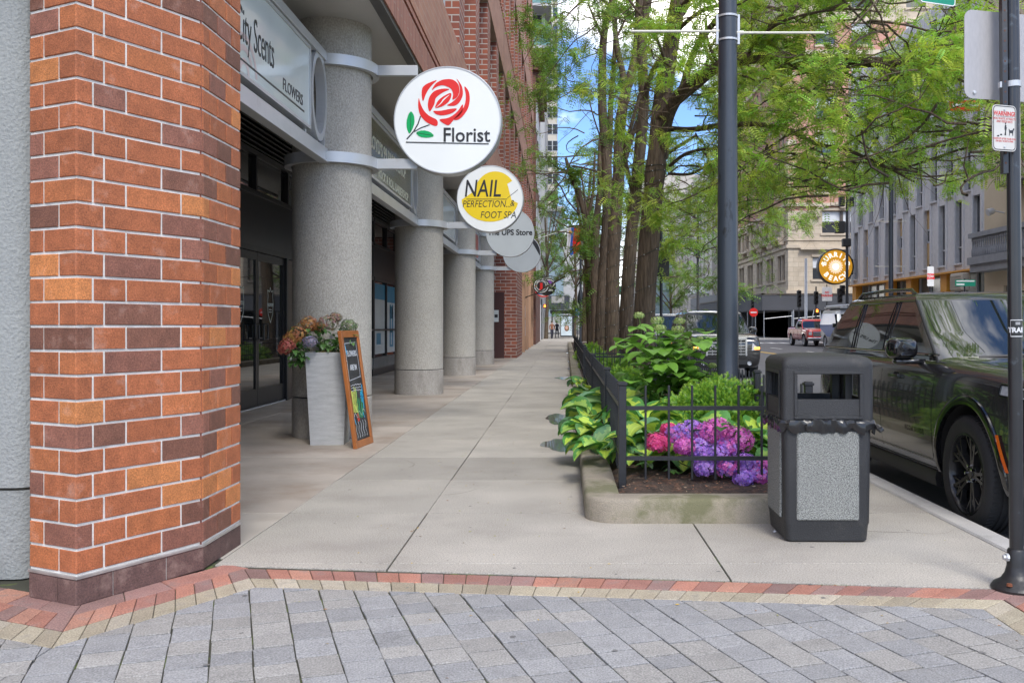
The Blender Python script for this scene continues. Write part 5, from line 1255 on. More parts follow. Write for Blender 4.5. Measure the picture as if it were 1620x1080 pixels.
for k in range(230):
    p = at(r.uniform(458, 556), r.uniform(518, 556), r.uniform(10.15, 10.6))-O; kk = r.uniform(.6, 1.3)
    if r.random() < .25: p = at(r.uniform(462, 482), r.uniform(550, 575), r.uniform(10.1, 10.3))-O
    leaf(g, p, r.uniform(0, 2*PI), r.uniform(.07, .13), r.uniform(.035, .07), 1.2, r.uniform(-.6, .7), lambda v, u, kk=kk: (0.09*kk, 0.20*kk, 0.05*kk), 4, 3)
for k in range(40):
    a = r.uniform(0, 2*PI); l = r.uniform(.15, .3); st.tube([(r.uniform(-.1, .1), r.uniform(-.1, .1), 0), (math.cos(a)*l*.6, math.sin(a)*l*.5, l*.6)], .004, 5)
g.build('leaves', m_leafA, fb, smooth=180); st.build('stems', m_stem, fb)
# ================================================================= honey locust row
m_bark = pbr('bark', (0.10, 0.072, 0.048), 0.95, var=0.25, vs=5, speck=0.5, ss=24, bump=1.0, bs=22, bd=0.05, stretch=(1, 1, 0.14), stain=((0.11, 0.13, 0.06), 2, .55, .75, .4))
m_frond = pbr('locust_leaf', (0.1, 0.2, 0.03), 0.45, var=0, attr=True, trans=0.45)
def smooth_path(pts, it=2):
    p = [Vector(q) for q in pts]
    for _ in range(it):
        o = [p[0]]
        for a in range(len(p)-1): o += [p[a].lerp(p[a+1], .25), p[a].lerp(p[a+1], .75)]
        o.append(p[-1]); p = o
    return p
class Tree:
    def __init__(s, label, base, name='honey_locust', group='row of honey locust trees in the planters'):
        s.t = thing(name, label, 'tree', base, group=group); s.o = Vector(base); s.w = MB(); s.tips = []; s.fr = []; s.flt = None; s.r = random.Random(hash(label) % 1000 if False else len(label)*7)
    def limb(s, pix, r0, r1, n=12, knob=0.06, leafy=None, twigs=0, world=False):
        P = smooth_path([(at(*q) if not world else Vector(q))-s.o for q in pix], 2); m = len(P)
        rad = [(r0+(r1-r0)*k/(m-1))*(1+knob*noise.noise(P[k]*3)*2) for k in range(m)]
        s.w.tube(P, rad, n, 0)
        for _ in range(int(twigs*.6)):
            k = s.r.randrange(max(1, int(m*.15)), m); s.twig(P[k], (P[k]-P[max(0, k-1)]).normalized(), s.r.uniform(.5, 1.3), max(.006, rad[k]*.35))
        return P
    def twig(s, p, d, ln, r0, depth=0, dirb=None):
        if s.flt and not s.flt(p+s.o): return
        r = s.r; d = (d*.6+Vector((r.gauss(0, .6), r.gauss(0, .6), r.gauss(.05, .45)))).normalized()
        pts = [p.copy()]; q = p.copy()
        for k in range(5):
            d = (d+Vector((r.gauss(0, .22), r.gauss(0, .22), r.gauss(-.02, .16)))).normalized(); q = q+d*ln/5; pts.append(q.copy())
            s.fr.append((q.copy(), d.copy()))
        s.w.tube(pts, [r0*(1-.8*k/5) for k in range(6)], 4 if r0 < .01 else 5, 0, cap=False)
        if depth < 1:
            for k in (2, 3, 4, 5): s.twig(pts[k], d, ln*.55, r0*.5, depth+1)
    def finish(s, seed, per=3, fl=.17, lw=.011, sz=1.0, col=(0.15, 0.27, 0.035), pairs=7, keep=1.0, flt=None):
        s.w.build('trunk', m_bark, s.t, smooth=60)
        if not s.fr: return
        g = np.random.default_rng(seed); V = []; C = []
        A = [(a, b) for (a, b) in s.fr if (flt is None or flt(a+s.o)) and g.random() < keep*(1.7 if noise.noise((a+s.o)*(1.1 if sz <= 1 and fl < .3 else .6)+Vector((5, 2, 9))) > .02 else .28)]
        N = len(A)*per; P = np.repeat(np.array([tuple(a) for a, b in A]), per, axis=0)+g.normal(0, .05*sz, (N, 3)); D = np.repeat(np.array([tuple(b) for a, b in A]), per, axis=0)
        D = D*.4+g.normal(0, .8, (N, 3)); D[:, 2] = D[:, 2]*.55-.22; D /= np.linalg.norm(D, axis=1)[:, None]
        up = np.zeros((N, 3)); up[:, 2] = 1; up += g.normal(0, .35, (N, 3)); Sd = np.cross(D, up); Sd /= np.linalg.norm(Sd, axis=1)[:, None]; Nn = np.cross(Sd, D)
        Lf = fl*g.uniform(.6, 1.25, N); base = np.array(col)*g.uniform(.65, 1.35, (N, 1))*np.array([1, 1, 1]); base[:, 0] *= g.uniform(.75, 1.35, N)
        # clumps light and dark
        cl = np.array([noise.noise(Vector(p)*0.9+Vector((seed, 0, 0))) for p in P[::per]]); base *= (1+.45*np.repeat(cl, per))[:, None]
        for j in range(pairs):
            u = (j+.6)/pairs; c = P+D*(Lf*u)[:, None]+Nn*(-Lf*.25*u*u)[:, None]
            ll = Lf*.30*(1-.45*abs(u-.4))
            for sg in (-1, 1):
                tip = c+Sd*(sg*ll)[:, None]+D*(ll*.35)[:, None]-Nn*(ll*.12)[:, None]; w_ = D*(np.full(N, lw)*g.uniform(.8, 1.2, N)*sz)[:, None]; midp = (c+tip)/2
                V.append(np.stack([c, midp-w_, tip, midp+w_], axis=1).reshape(-1, 3)); C.append(np.repeat(base*g.uniform(.85, 1.15, (N, 1)), 4, axis=0))
        V = np.concatenate(V); C = np.concatenate(C); nf = len(V)//4
        me = bpy.data.meshes.new('crown'); me.vertices.add(len(V)); me.vertices.foreach_set('co', V.astype(np.float32).ravel())
        me.loops.add(len(V)); me.loops.foreach_set('vertex_index', np.arange(len(V), dtype=np.int32)); me.polygons.add(nf)
        me.polygons.foreach_set('loop_start', np.arange(0, len(V), 4, dtype=np.int32)); me.polygons.foreach_set('loop_total', np.full(nf, 4, dtype=np.int32))
        me.materials.append(m_frond); a = me.color_attributes.new('col', 'FLOAT_COLOR', 'POINT'); a.data.foreach_set('color', np.concatenate([C, np.ones((len(C), 1))], axis=1).astype(np.float32).ravel())
        me.update(); o = bpy.data.objects.new('crown', me); COL.objects.link(o); o.parent = s.t
    def cloud(s, box, n, ln=.9, r0=.012):
        """small leafy twigs spread unevenly through a stretch of air given by image-survey limits and depths"""
        (x0, x1, y0, y1, d0, d1) = box; k = 0; tries = 0; n = int(n*.15)+2
        while k < n and tries < n*12:
            tries += 1; d = s.r.uniform(d0, d1); p = at(s.r.uniform(x0, x1), s.r.uniform(y0, y1), d)
            if noise.noise(p*.55+Vector((3, 1, 0))) < s.r.uniform(-.35, .25): continue
            a_ = s.r.uniform(0, 2*PI); dd = Vector((math.cos(a_), math.sin(a_)*.6, s.r.uniform(-.35, .25))).normalized(); q = p-s.o; pts = [q.copy()]; L_ = ln*s.r.uniform(1.2, 2.4)
            for j in range(7):
                dd = (dd+Vector((s.r.gauss(0, .28), s.r.gauss(0, .28), s.r.gauss(-.03, .2)))).normalized(); q = q+dd*L_/7; pts.append(q.copy())
            if s.flt and not (s.flt(pts[-1]+s.o) and s.flt(pts[4]+s.o)): continue
            s.w.tube(pts, [r0*1.5*(1-.7*j/7) for j in range(8)], 5, 0, cap=False)
            for j in (4, 6, 7): s.twig(pts[j], dd, ln*s.r.uniform(.4, .8), r0*.5, 0 if j > 5 else 1)
            k += 1
# --- tree 1 (nearest)
T = Tree('thick leaning honey locust nearest the camera, its long limb reaching right over the street', (1.72, 19.0, 0.1))
d = 19.0; T.flt = lambda p: not (p.x > 3.0 and p.z < 3.25) and not (p.x > 1.9 and p.z < 2.4)
T.limb([(1018, 610, d), (1018, 500, d), (1031, 330, d), (1040, 240, d), (1045, 180, d), (1055, 110, d), (1066, 40, d), (1077, -20, d), (1088, -120, d), (1100, -300, d)], .235, .13, 18, knob=.05)
T.limb([(1046, 250, d), (1052, 205, 18.8), (1060, 172, 18.5), (1080, 142, 18), (1108, 122, 17), (1134, 106, 16), (1180, 92, 14.6), (1229, 92, 13.6), (1280, 97, 13), (1330, 98, 12.6), (1400, 99, 12.2), (1455, 100, 11.9), (1475, 90, 11.8), (1500, 68, 11.6), (1532, 76, 11.3), (1600, 84, 11)], .14, .028, 12, twigs=40)
T.limb([(1078, 144, 18), (1098, 78, 17.5), (1122, 45, 17), (1160, 2, 16), (1200, -50, 15), (1280, -90, 14)], .075, .03, 8, twigs=10)
T.limb([(1502, 68, 11.6), (1511, 45, 11.6), (1513, 25, 11.6), (1500, -5, 11.6)], .03, .012, 6, twigs=8)
T.limb([(1460, 102, 11.9), (1490, 112, 11.7), (1525, 130, 11.4), (1580, 150, 11)], .026, .01, 6, twigs=10)
T.limb([(1320, 100, 12.6), (1338, 114, 12.5), (1356, 134, 12.4)], .03, .018, 6, twigs=2)
T.limb([(1461, 101, 11.9), (1430, 118, 11.9), (1397, 130, 12), (1370, 120, 12.2), (1356, 124, 12.3)], .022, .012, 6, twigs=8)
T.limb([(1360, 124, 12.3), (1390, 150, 12.2), (1410, 190, 12.2), (1420, 230, 12.3)], .012, .006, 5, twigs=8)
T.limb([(1058, 204, d), (1098, 206, 18), (1137, 198, 16.8), (1170, 197, 15.6), (1203, 196, 14.8), (1252, 207, 14), (1292, 230, 13.5), (1332, 233, 13), (1370, 250, 12.6), (1404, 265, 12.3), (1447, 288, 12)], .06, .012, 8, twigs=34)
T.limb([(1332, 232, 13), (1350, 222, 12.9), (1368, 204, 12.8), (1380, 198, 12.8), (1404, 199, 12.8)], .02, .007, 6, twigs=10)
T.limb([(1060, 262, d), (1087, 240, 18), (1133, 234, 17), (1180, 236, 16), (1230, 280, 15)], .04, .012, 6, twigs=14)
T.limb([(1058, 275, d), (1092, 277, 18.4), (1112, 266, 18), (1128, 252, 17.6), (1160, 255, 17), (1178, 270, 16.5), (1193, 285, 16)], .035, .01, 6, twigs=10)
T.limb([(1050, 180, d), (1075, 150, 18.5), (1090, 130, 19), (1130, 145, 20), (1170, 140, 20)], .04, .015, 6, twigs=10)
T.limb([(1062, 60, d), (1090, 30, 18), (1130, 6, 17), (1220, 10, 15.5), (1255, 24, 15), (1290, 60, 14)], .05, .015, 7, twigs=14)
T.limb([(1180, 92, 14.6), (1200, 60, 14), (1240, 30, 13), (1330, 12, 12), (1400, 20, 11.5)], .03, .01, 6, twigs=16)
T.limb([(1060, 120, d), (1040, 60, 18.5), (1010, 20, 18), (980, -20, 18)], .045, .015, 7, twigs=6)
T.limb([(1070, 20, d), (1150, -60, 16), (1300, -120, 13), (1450, -160, 11)], .07, .02, 7, twigs=24)
T.cloud((1165, 1600, -60, 60, 10.5, 16), 190); T.cloud((1165, 1480, 50, 300, 11.5, 17), 175); T.cloud((1380, 1585, 120, 320, 10.5, 13), 85); T.cloud((1055, 1165, -20, 380, 16, 21), 110)
for _ in range(80):      # canopy over the parked vehicle, above the picture
    p_ = Vector((T.r.uniform(3.4, 10), T.r.uniform(7, 15), T.r.uniform(5.6, 9.5)))
    if noise.noise(p_*.5) > -.12: T.twig(p_-T.o, Vector((T.r.gauss(0, 1), T.r.gauss(0, 1), 0)).normalized(), T.r.uniform(.8, 1.3), .012, 0)
T.limb([(1.95, 18.9, 5.5), (4, 16, 6.8), (6, 12.5, 7.4), (7.5, 9, 7.8)], .09, .02, 8, world=True)
T.cloud((1160, 1240, 230, 330, 15, 20), 55); T.cloud((1250, 1420, 230, 310, 12.5, 15), 60); T.cloud((1480, 1620, -40, 260, 9.8, 12.5), 70)
T.finish(1, flt=T.flt, keep=.62, per=3, fl=.19, lw=.0105, col=(0.36, 0.54, 0.07), pairs=7)
# --- tree 2
T = Tree('slim straight-ish locust trunk just left of the nearest thick one, with dark wavy stem', (1.66, 24.0, 0.1)); d = 24.0; T.flt = lambda p: not (p.x > 3.5 and p.z < 3.6)
T.limb([(990, 580, d), (991, 480, d), (998, 380, d), (1006, 300, d), (1014, 222, d), (1020, 150, d), (1015, 100, d), (1017, 42, d), (1027, -10, d), (1040, -120, d)], .19, .10, 14)
T.limb([(1019, 160, d), (1028, 120, 23.5), (1050, 85, 23), (1074, 35, 22), (1090, 0, 21.5)], .09, .04, 8, twigs=10)
T.limb([(1008, 290, d), (1030, 262, 23.5), (1060, 240, 23), (1100, 215, 22)], .07, .03, 8, twigs=12)
T.limb([(1000, 300, d), (985, 240, 23.5), (1002, 190, 23), (1012, 150, 23)], .07, .04, 8, twigs=4)
T.limb([(1030, 300, d), (1075, 330, 23), (1110, 350, 22)], .04, .015, 6, twigs=12)
T.cloud((1050, 1240, 180, 400, 20, 30), 150, 1.2); T.cloud((930, 1060, -40, 60, 20, 28), 36, 1.2); T.cloud((1010, 1150, 60, 220, 22, 30), 50, 1.2)
T.finish(2, keep=.36, per=3, fl=.24, lw=.016, col=(0.30, 0.48, 0.06), pairs=5)
# --- tree 3 : twin stems
T = Tree('twin-stemmed locust whose two fused trunks stand in the middle of the second planter', (1.62, 30.0, 0.1)); d = 30.0
T.limb([(968, 570, d), (969, 480, d), (970, 400, d), (976, 320, d), (980, 260, d), (980, 205, d), (988, 150, d), (998, 122, d), (1008, 80, d), (1011, 20, d), (1014, -80, d)], .25, .11, 14)
T.limb([(989, 142, d), (985, 112, d), (974, 70, d), (972, 15, d), (960, -30, d)], .12, .06, 10, twigs=8)
T.limb([(972, 300, d), (990, 250, 29.5), (1008, 190, 29)], .11, .05, 8, twigs=8)
T.limb([(975, 60, d), (990, 30, 30), (1000, 0, 30)], .05, .02, 6, twigs=6)
T.limb([(966, 10, d), (940, -10, 29), (910, 10, 28), (885, 40, 27)], .05, .015, 6, twigs=10)
T.cloud((885, 990, -30, 90, 26, 34), 45, 1.4); T.cloud((1040, 1200, 280, 400, 26, 40), 90, 1.6)
T.finish(3, keep=.6, per=3, fl=.30, lw=.020, col=(0.19, 0.33, 0.045), pairs=5)
# --- tree 4
T = Tree('locust with two thin parallel stems, fourth trunk back in the row', (1.56, 36.0, 0.1)); d = 36.0
T.limb([(951, 560, d), (953, 470, d), (958, 400, d), (962, 330, d), (961, 280, d), (958, 236, d), (952, 167, d), (953, 100, d), (955, 50, d), (966, 14, d), (975, -40, d)], .26, .10, 12)
T.limb([(962, 262, d), (965, 210, d), (966, 160, d), (972, 97, d), (974, 40, d)], .14, .07, 9, twigs=8)
T.limb([(966, 164, d), (975, 145, d), (986, 130, d)], .06, .04, 6, twigs=4)
T.limb([(953, 60, d), (940, 30, d), (930, 5, d)], .06, .03, 6, twigs=8)
T.limb([(958, 240, d), (940, 190, 35), (930, 150, 35)], .04, .02, 6, twigs=3)
T.cloud((885, 965, 20, 190, 30, 40), 40, 1.6); T.cloud((888, 950, -30, 60, 28, 40), 36, 1.8)
T.finish(4, keep=.7, per=3, fl=.34, lw=.022, col=(0.18, 0.31, 0.045), pairs=4)
# --- trees 5-7
for i, (pts, lb, base, dd) in enumerate([
    ([(936, 545), (933, 470), (931, 413), (927, 350), (918, 310), (905, 285), (895, 250)], 'thin locust trunk bending left high up, fifth in the row', (1.45, 44, .1), 44),
    ([(944, 545), (942, 470), (941, 400), (944, 340), (950, 300), (948, 240), (955, 180)], 'thin upright locust trunk just right of the bending one', (1.6, 42, .1), 42),
    ([(926, 540), (926, 480), (930, 420), (934, 370), (930, 330), (935, 270)], 'farthest thin locust trunk at the end of the third planter', (1.45, 54, .1), 54)]):
    T = Tree(lb, base)
    P = T.limb([(x, y, dd) for x, y in pts], .24, .07, 10, twigs=8)
    T.limb([(pts[3][0], pts[3][1], dd), (pts[3][0]+12, pts[3][1]-40, dd), (pts[3][0]+14, pts[3][1]-110, dd)], .10, .04, 8, twigs=8)
    T.limb([(pts[2][0], pts[2][1], dd), (pts[2][0]-14, pts[2][1]-70, dd), (pts[2][0]-22, pts[2][1]-130, dd)], .07, .03, 6, twigs=8)
    T.cloud((888, 1000, 190, 440, dd-4, dd+6), 70, 2.4, .03)
    if i == 2: T.cloud((880, 960, 200, 420, 56, 66), 110, 2.8, .03)
    T.finish(10+i, keep=.5, per=3, fl=.42, lw=.030, col=(0.19, 0.34, 0.05) if i < 2 else (0.16, 0.28, 0.05), pairs=4)
# low hanging spray in front of the twin stems
# --- light strings wound round the trunks
m_wire = pbr('green_wire', (0.01, 0.025, 0.02), 0.5); m_bulb = pbr('clear_bulb', (0.6, 0.6, 0.6), 0.2)
for i, (lb, pts, r0, r1, dd, turns) in enumerate([
    ('string of tiny clear lights wound round the thick nearest trunk', [(1018, 560), (1018, 500), (1031, 330), (1038, 262)], .235, .195, 19.0, 11),
    ('string of tiny clear lights wound round the second tree trunk', [(990, 560), (991, 480), (998, 380), (1005, 310)], .19, .16, 24.0, 11),
    ('string of tiny clear lights wound round the twin-stemmed trunk', [(968, 545), (969, 480), (970, 400), (976, 320)], .25, .20, 30.0, 12),
    ('string of tiny clear lights wound round the fourth trunk back', [(951, 540), (953, 470), (958, 400), (962, 330)], .26, .22, 36.0, 10)]):
    t = thing('light_string', lb, 'string lights', at(pts[0][0], pts[0][1], dd), group='light strings on the tree trunks'); O = at(pts[0][0], pts[0][1], dd)
    P = smooth_path([at(x, y, dd) for x, y in pts], 2); n = 240; hel = []; bl = MB()
    for k in range(n+1):
        u = k/n*(len(P)-1); a = int(min(u, len(P)-2)); c = P[a].lerp(P[a+1], u-a); rr = (r0+(r1-r0)*k/n)*1.07+.006; an = 2*PI*turns*(k/n)+.5*noise.noise(Vector((k*.05, i, 0)))
        p = c+Vector((math.cos(an)*rr, math.sin(an)*rr, .05*noise.noise(Vector((k*.08, 3, i)))))-O; hel.append(p)
        if k % 4 == 0: bl.box(p.x-.006, p.x+.006, p.y-.009, p.y+.003, p.z-.008, p.z+.008)
    g = MB(); g.tube(hel, .0055, 4, cap=False); g.build('wire', m_wire, t)
    bl.build('bulbs', m_bulb, t)
# --- trees beyond, left side and down the street
def far_tree(label, base, h, rad, n, seed, col, sz=.5, name='street_tree'):
    T = Tree(label, base, name=name, group='street trees farther down the road'); r = T.r = random.Random(seed)
    T.limb([(base[0], base[1], 0), (base[0]+.2, base[1], h*.35), (base[0]-.1, base[1], h*.7)], .22, .08, 9, world=True)
    for k in range(7):
        a = r.uniform(0, 2*PI); z0 = h*r.uniform(.3, .5); T.limb([(base[0], base[1], z0), (base[0]+math.cos(a)*rad*.5, base[1]+math.sin(a)*rad*.5, z0+h*.22), (base[0]+math.cos(a)*rad*.85, base[1]+math.sin(a)*rad*.85, z0+h*.36)], .09, .03, 6, world=True)
    for k in range(int(n*.6)):
        a = r.uniform(0, 2*PI); z = r.uniform(-1, 1); q = math.sqrt(1-z*z)*r.uniform(.4, 1)**.5*(1+.3*noise.noise(Vector((math.cos(a)*1.5, math.sin(a)*1.5, z*1.5+seed))))
        p = Vector((math.cos(a)*q*rad, math.sin(a)*q*rad, h*.66+z*h*.34*r.uniform(.7, 1)))
        T.twig(p, Vector((0, 0, 1)), r.uniform(.8, 1.6), .02, 1)
    T.finish(seed, keep=1, per=5, fl=sz, lw=sz*.10, col=col, pairs=4)
far_tree('bright green tree beyond the round signs on the left pavement', (-1.5, 92, 0), 17, 3.8, 130, 21, (0.16, 0.29, 0.05), .62)
far_tree('darker green tree overhanging the far end of the left pavement', (1.5, 105, 0), 16, 4.2, 130, 22, (0.09, 0.17, 0.035), .62)
far_tree('green tree between the glass office block and the ribbed white building', (14.5, 125, 0), 11, 4.5, 120, 23, (0.17, 0.30, 0.04), .7)
far_tree('tall tree closing the view down the street on the left', (3.5, 135, 0), 20, 6, 150, 24, (0.11, 0.2, 0.04), .8)
# ================================================================= right side of the street
m_cr = pbr('cream_stone', (0.52, 0.44, 0.33), 0.85, var=0.12, vs=0.5, speck=0.08, ss=8)
m_crb = brickmat('cream_block', (0.54, 0.46, 0.35), (0.47, 0.39, 0.29), (0.36, 0.3, 0.23), 1.1, 0.5, 0.02, bump=.3)
m_pkb = brickmat('pink_brick', (0.50, 0.24, 0.18), (0.42, 0.19, 0.14), (0.46, 0.32, 0.26), 0.5, 0.16, 0.016, bump=.2)
m_trimc = pbr('cream_trim', (0.50, 0.42, 0.32), 0.85, var=0.15, vs=1.2)
m_shade = pbr('white_blind', (0.62, 0.64, 0.66), 0.7, var=0.04)
m_dframe = pbr('bronze_frame', (0.09, 0.07, 0.055), 0.5)
# ---- hotel
HX, HY = 24.0, 99.0
ho = thing('old_hotel', 'tall old corner building, cream stone below and pink brick above, across the side street', 'building', (HX, HY, 0))
def mf(z): return 0 if z < 14.3 or z > 33 else 1
ops = []; ws_ = []
zsl = [6.2, 11.1, 15.4, 19.3, 23.2, 27.1, 31.0, 34.9, 38.8]
for fl_, z in enumerate(zsl):
    hgt = 2.7 if fl_ == 0 else 2.35
    for p in range(7):
        for q in (0, 1):
            u0 = 1.7+p*5.6+q*2.1
            if fl_ == 0: u0 = 1.5+p*5.6+q*1.75; wd = 1.5
            else: wd = 1.05
            if fl_ > 5 and p > 4: continue
            ops.append((u0, u0+wd, z, z+hgt)); ws_.append((u0, z, wd, hgt))
g = MB(); wall_open(g, (0, 0), (0, 1), (-1, 0), 41, 0, 45, ops, .35, mfun=mf, mr=2)
ops2 = []; ws2 = []
for fl_, z in enumerate(zsl):
    for u0 in (2.9, 6.7, 12.5, 16.3):
        w_, h_ = (2.1, 2.35)
        if fl_ == 0: u0 -= 0.3; w_ = 2.7
        if fl_ == 1 and u0 in (6.7,): continue
        if fl_ == 1 and u0 == 2.9: u0 = 3.6; w_ = 4.2
        ops2.append((u0, u0+w_, z, z+h_)); ws2.append((u0, z, w_, h_))
wall_open(g, (0, 0), (1, 0), (0, -1), 22, 0, 45, ops2, .35, mfun=mf, mr=2)
g.poly([(0, 0, 45), (22, 0, 45), (22, 41, 45), (0, 41, 45)]); g.poly([(22, 0, 0), (22, 41, 0), (22, 41, 45), (22, 0, 45)]); g.poly([(0, 41, 0), (22, 41, 0), (22, 41, 45), (0, 41, 45)])
g.build('wall', [m_crb, m_pkb, m_trimc], ho)
wc = {}; cntw = 0
def wincopy(par, key, w_, h_, loc, kind, blind, mull=False):
    global cntw
    if key not in wc:
        g = MB(); b = MB(); fr = MB()
        X = (lambda mb, a0, a1, d0, d1, z0, z1: mb.box(d0, d1, a0, a1, z0, z1)) if kind == 'x' else (lambda mb, a0, a1, d0, d1, z0, z1: mb.box(a0, a1, d0, d1, z0, z1))
        X(g, 0, w_, .0, .03, 0, h_); o = g.build('window', m_wgl, par)
        for (a, c, z0, z1) in ((0, .08, 0, h_), (w_-.08, w_, 0, h_), (.08, w_-.08, 0, .08), (.08, w_-.08, h_-.08, h_), (.08, w_-.08, h_*.45, h_*.45+.07)): X(fr, a, c, -.04, -.001, z0, z1)
        if mull: X(fr, w_/2-.15, w_/2+.15, -.2, -.001, 0.08, h_-.08)
        fr.build('frame', m_dframe, o)
        q = MB(); X(q, -.2, w_+.2, -.46, -.301, -.25, -.02); q.build('sill', m_trimc, o); q = MB(); X(q, -.14, w_+.14, -.42, -.301, h_+.02, h_+.3); q.build('lintel', m_trimc, o)
        if blind: X(b, .08, w_-.08, -.02, -.003, h_*.52, h_-.08); b.build('blind', m_shade, o)
        wc[key] = o
    else: o = dup(wc[key])
    o.location = loc; cntw += 1
for (u, z, w_, h_) in ws_[:64]: wincopy(ho, ('hx', w_, h_), w_, h_, (.3, u, z), 'x', False)
for (u, z, w_, h_) in ws2: wincopy(ho, ('hc', w_, h_), w_, h_, (u, .3, z), 'c', True, w_ > 3)
g = MB()
for (z, o_, h_) in ((4.7, .25, .35), (9.5, .22, .35), (10.3, .12, .12), (13.9, .28, .35), (17.9, .12, .2), (29.9, .3, .5)):
    g.box(-o_, 0.0, -o_, 41, z, z+h_); g.box(0.0, 22, -o_, 0, z, z+h_)
g.build('string_course', m_trimc, ho)
g = MB()     # carved surrounds on the second and third storeys
for p in range(7):
    u = 3.25+p*5.6
    for k in range(9):
        a = PI*k/8; g.box(-.42, 0, u-.15+1.5*math.cos(a), u+.15+1.5*math.cos(a), 13.1+.55*math.sin(a), 13.35+.55*math.sin(a))
    g.box(-.55, 0, u-.35, u+.35, 12.7, 13.9, ch=.1); g.box(-.7, 0, u-1.9, u-1.5, 9.9, 10.6, ch=.1); g.box(-.7, 0, u+1.5, u+1.9, 9.9, 10.6, ch=.1); g.box(-.8, 0, u-1.95, u+1.95, 10.45, 10.7)
    for s_ in (-1.75, 1.75): g.box(-.35, 0, u+s_-.18, u+s_+.18, 10.7, 13.1, ch=.06)
u = 5.7
for k in range(15):
    a = PI*k/14; g.box(u-.2+2.5*math.cos(a), u+.2+2.5*math.cos(a), -.4, 0, 13.4+.65*math.sin(a), 13.7+.65*math.sin(a))
for s_ in (-2.7, 2.7): g.box(u+s_-.3, u+s_+.3, -.5, 0, 12.7, 13.5, ch=.1)
g.box(u-.3, u+.3, -.6, 0, 13.6, 14.6, ch=.1)
g.box(1.2, 10.2, -.6, 0, 9.3, 9.5)
g.build('carved_surround', m_trimc, ho)
g = MB()
for k in range(24):
    for (z0, dz) in ((14.4, .8), (29.6, .8)):
        pass
    z = 14.4+k*1.2; wq = .9 if k % 2 else .55
    g.box(-.05, wq, -.05, 0.0, z, z+.55); g.box(-.05, 0.0, 0, wq, z, z+.55); g.box(21-wq, 22, -.05, 0, z, z+.55)
g.build('quoins', m_trimc, ho)
# sidewalk shed (scaffold canopy) round the hotel
sh = thing('sidewalk_shed', 'dark plywood scaffold canopy on steel posts along the foot of the corner building', 'scaffold', (HX-3.2, HY-2.6, 0))
g = MB(); g.box(-.1, 0, -.1, 44, 2.9, 4.45); g.box(0, 26, -.1, 0, 2.9, 4.45); g.box(0, 26, 0, 2.4, 2.85, 2.95); g.box(0, 3, 2.4, 44, 2.85, 2.95); g.build('parapet', pbr('shed_plywood', (0.07, 0.072, 0.08), .7, var=.15, vs=.4), sh)
g = MB(); g.box(-.2, 0.1, -.2, 44, 4.5, 4.62); g.box(-.2, 26, -.2, 0.05, 4.5, 4.62); g.build('railing', m_dframe, sh)
for k in range(9):
    for (x, y) in ((0.1+k*2.9, .1), (0.1, .1+k*4.2)):
        if k == 0 and y != .1: continue
        g = MB(); g.tube([(x, y, 0), (x, y, 2.9)], .06, 8); g.build('post', m_alu, sh)
g = MB()
for k in range(6): g.tube([(0.1+k*2.9, .1, 2.0), (3.0+k*2.9, .1, 2.3)], .035, 6); 
g.tube([(4.6, -.2, 0), (5.2, -.1, 2.9)], .04, 6); g.tube([(3.1, -.2, 0), (3.1, -.1, 2.9)], .05, 6)
g.build('brace', m_alu, sh)
g = MB(); g.box(3.2, 26, 2.55, 2.6, 0, 2.85); g.box(3.2, 3.25, 2.6, 44, 0, 2.85); g.build('dark_shopfront', m_dark, ho).location = (-3.2, -2.6, 0)
# ---- grey concrete building with fins
GX, Y0, Y1, GZ0, GZ1 = 23.2, 51.3, 75.0, 4.5, 21.2
gb_ = thing('grey_concrete_building', 'grey concrete office building with staggered narrow windows between fins, some boarded with plywood', 'building', (GX, Y0, 0)); Ln = Y1-Y0
m_fin = pbr('grey_precast', (0.54, 0.535, 0.53), 0.8, var=0.12, vs=.7, speck=.1, ss=10, stretch=(1, 1, .4))
m_ply = pbr('plywood', (0.55, 0.38, 0.19), .8, var=.12, vs=2)
m_dglass = pbr('grey_glass', (0.05, 0.055, 0.065), 0.12, var=.2, vs=.5, spec=.8)
g = MB(); n = 10; st_ = Ln/n; ops = []; kinds = []
for k in range(n):
    for r_, (a, b) in enumerate([(4.95, 8.6), (9.0, 12.6), (13.1, 16.6), (17.1, 20.3)]):
        u0 = .55+k*st_+(st_/2 if r_ % 2 else 0)
        if u0+1.0 < Ln-.1: ops.append((u0, u0+.98, a, b)); kinds.append((k, r_))
wall_open(g, (0, 0), (0, 1), (-1, 0), Ln, GZ0, GZ1, ops, .45)
g.box(0.46, 16, 0, Ln, GZ0, GZ1-.02); g.poly([(0, 0, GZ0), (.46, 0, GZ0), (.46, 0, GZ1), (0, 0, GZ1)]); g.poly([(0, Ln, GZ0), (.46, Ln, GZ0), (.46, Ln, GZ1), (0, Ln, GZ1)]); g.poly([(0, 0, GZ1), (.46, 0, GZ1), (.46, Ln, GZ1), (0, Ln, GZ1)]); g.poly([(0, 0, GZ0), (.46, 0, GZ0), (.46, Ln, GZ0), (0, Ln, GZ0)])
g.build('wall', m_fin, gb_)
g = MB()
for k in range(2*n+1): g.box(-.09, 0, k*st_/2-.04+.22, k*st_/2+.05+.22, GZ0, GZ1)
for r_ in range(4):
    for k in range(n):
        u = .55+k*st_+(st_/2 if r_ % 2 else 0); 
        if u+1 < Ln-.1: g.box(-.12, 0, u-.06, u+1.04, 4.95+4.08*r_-.12, 4.95+4.08*r_-.02)
g.build('fins', m_fin, gb_)
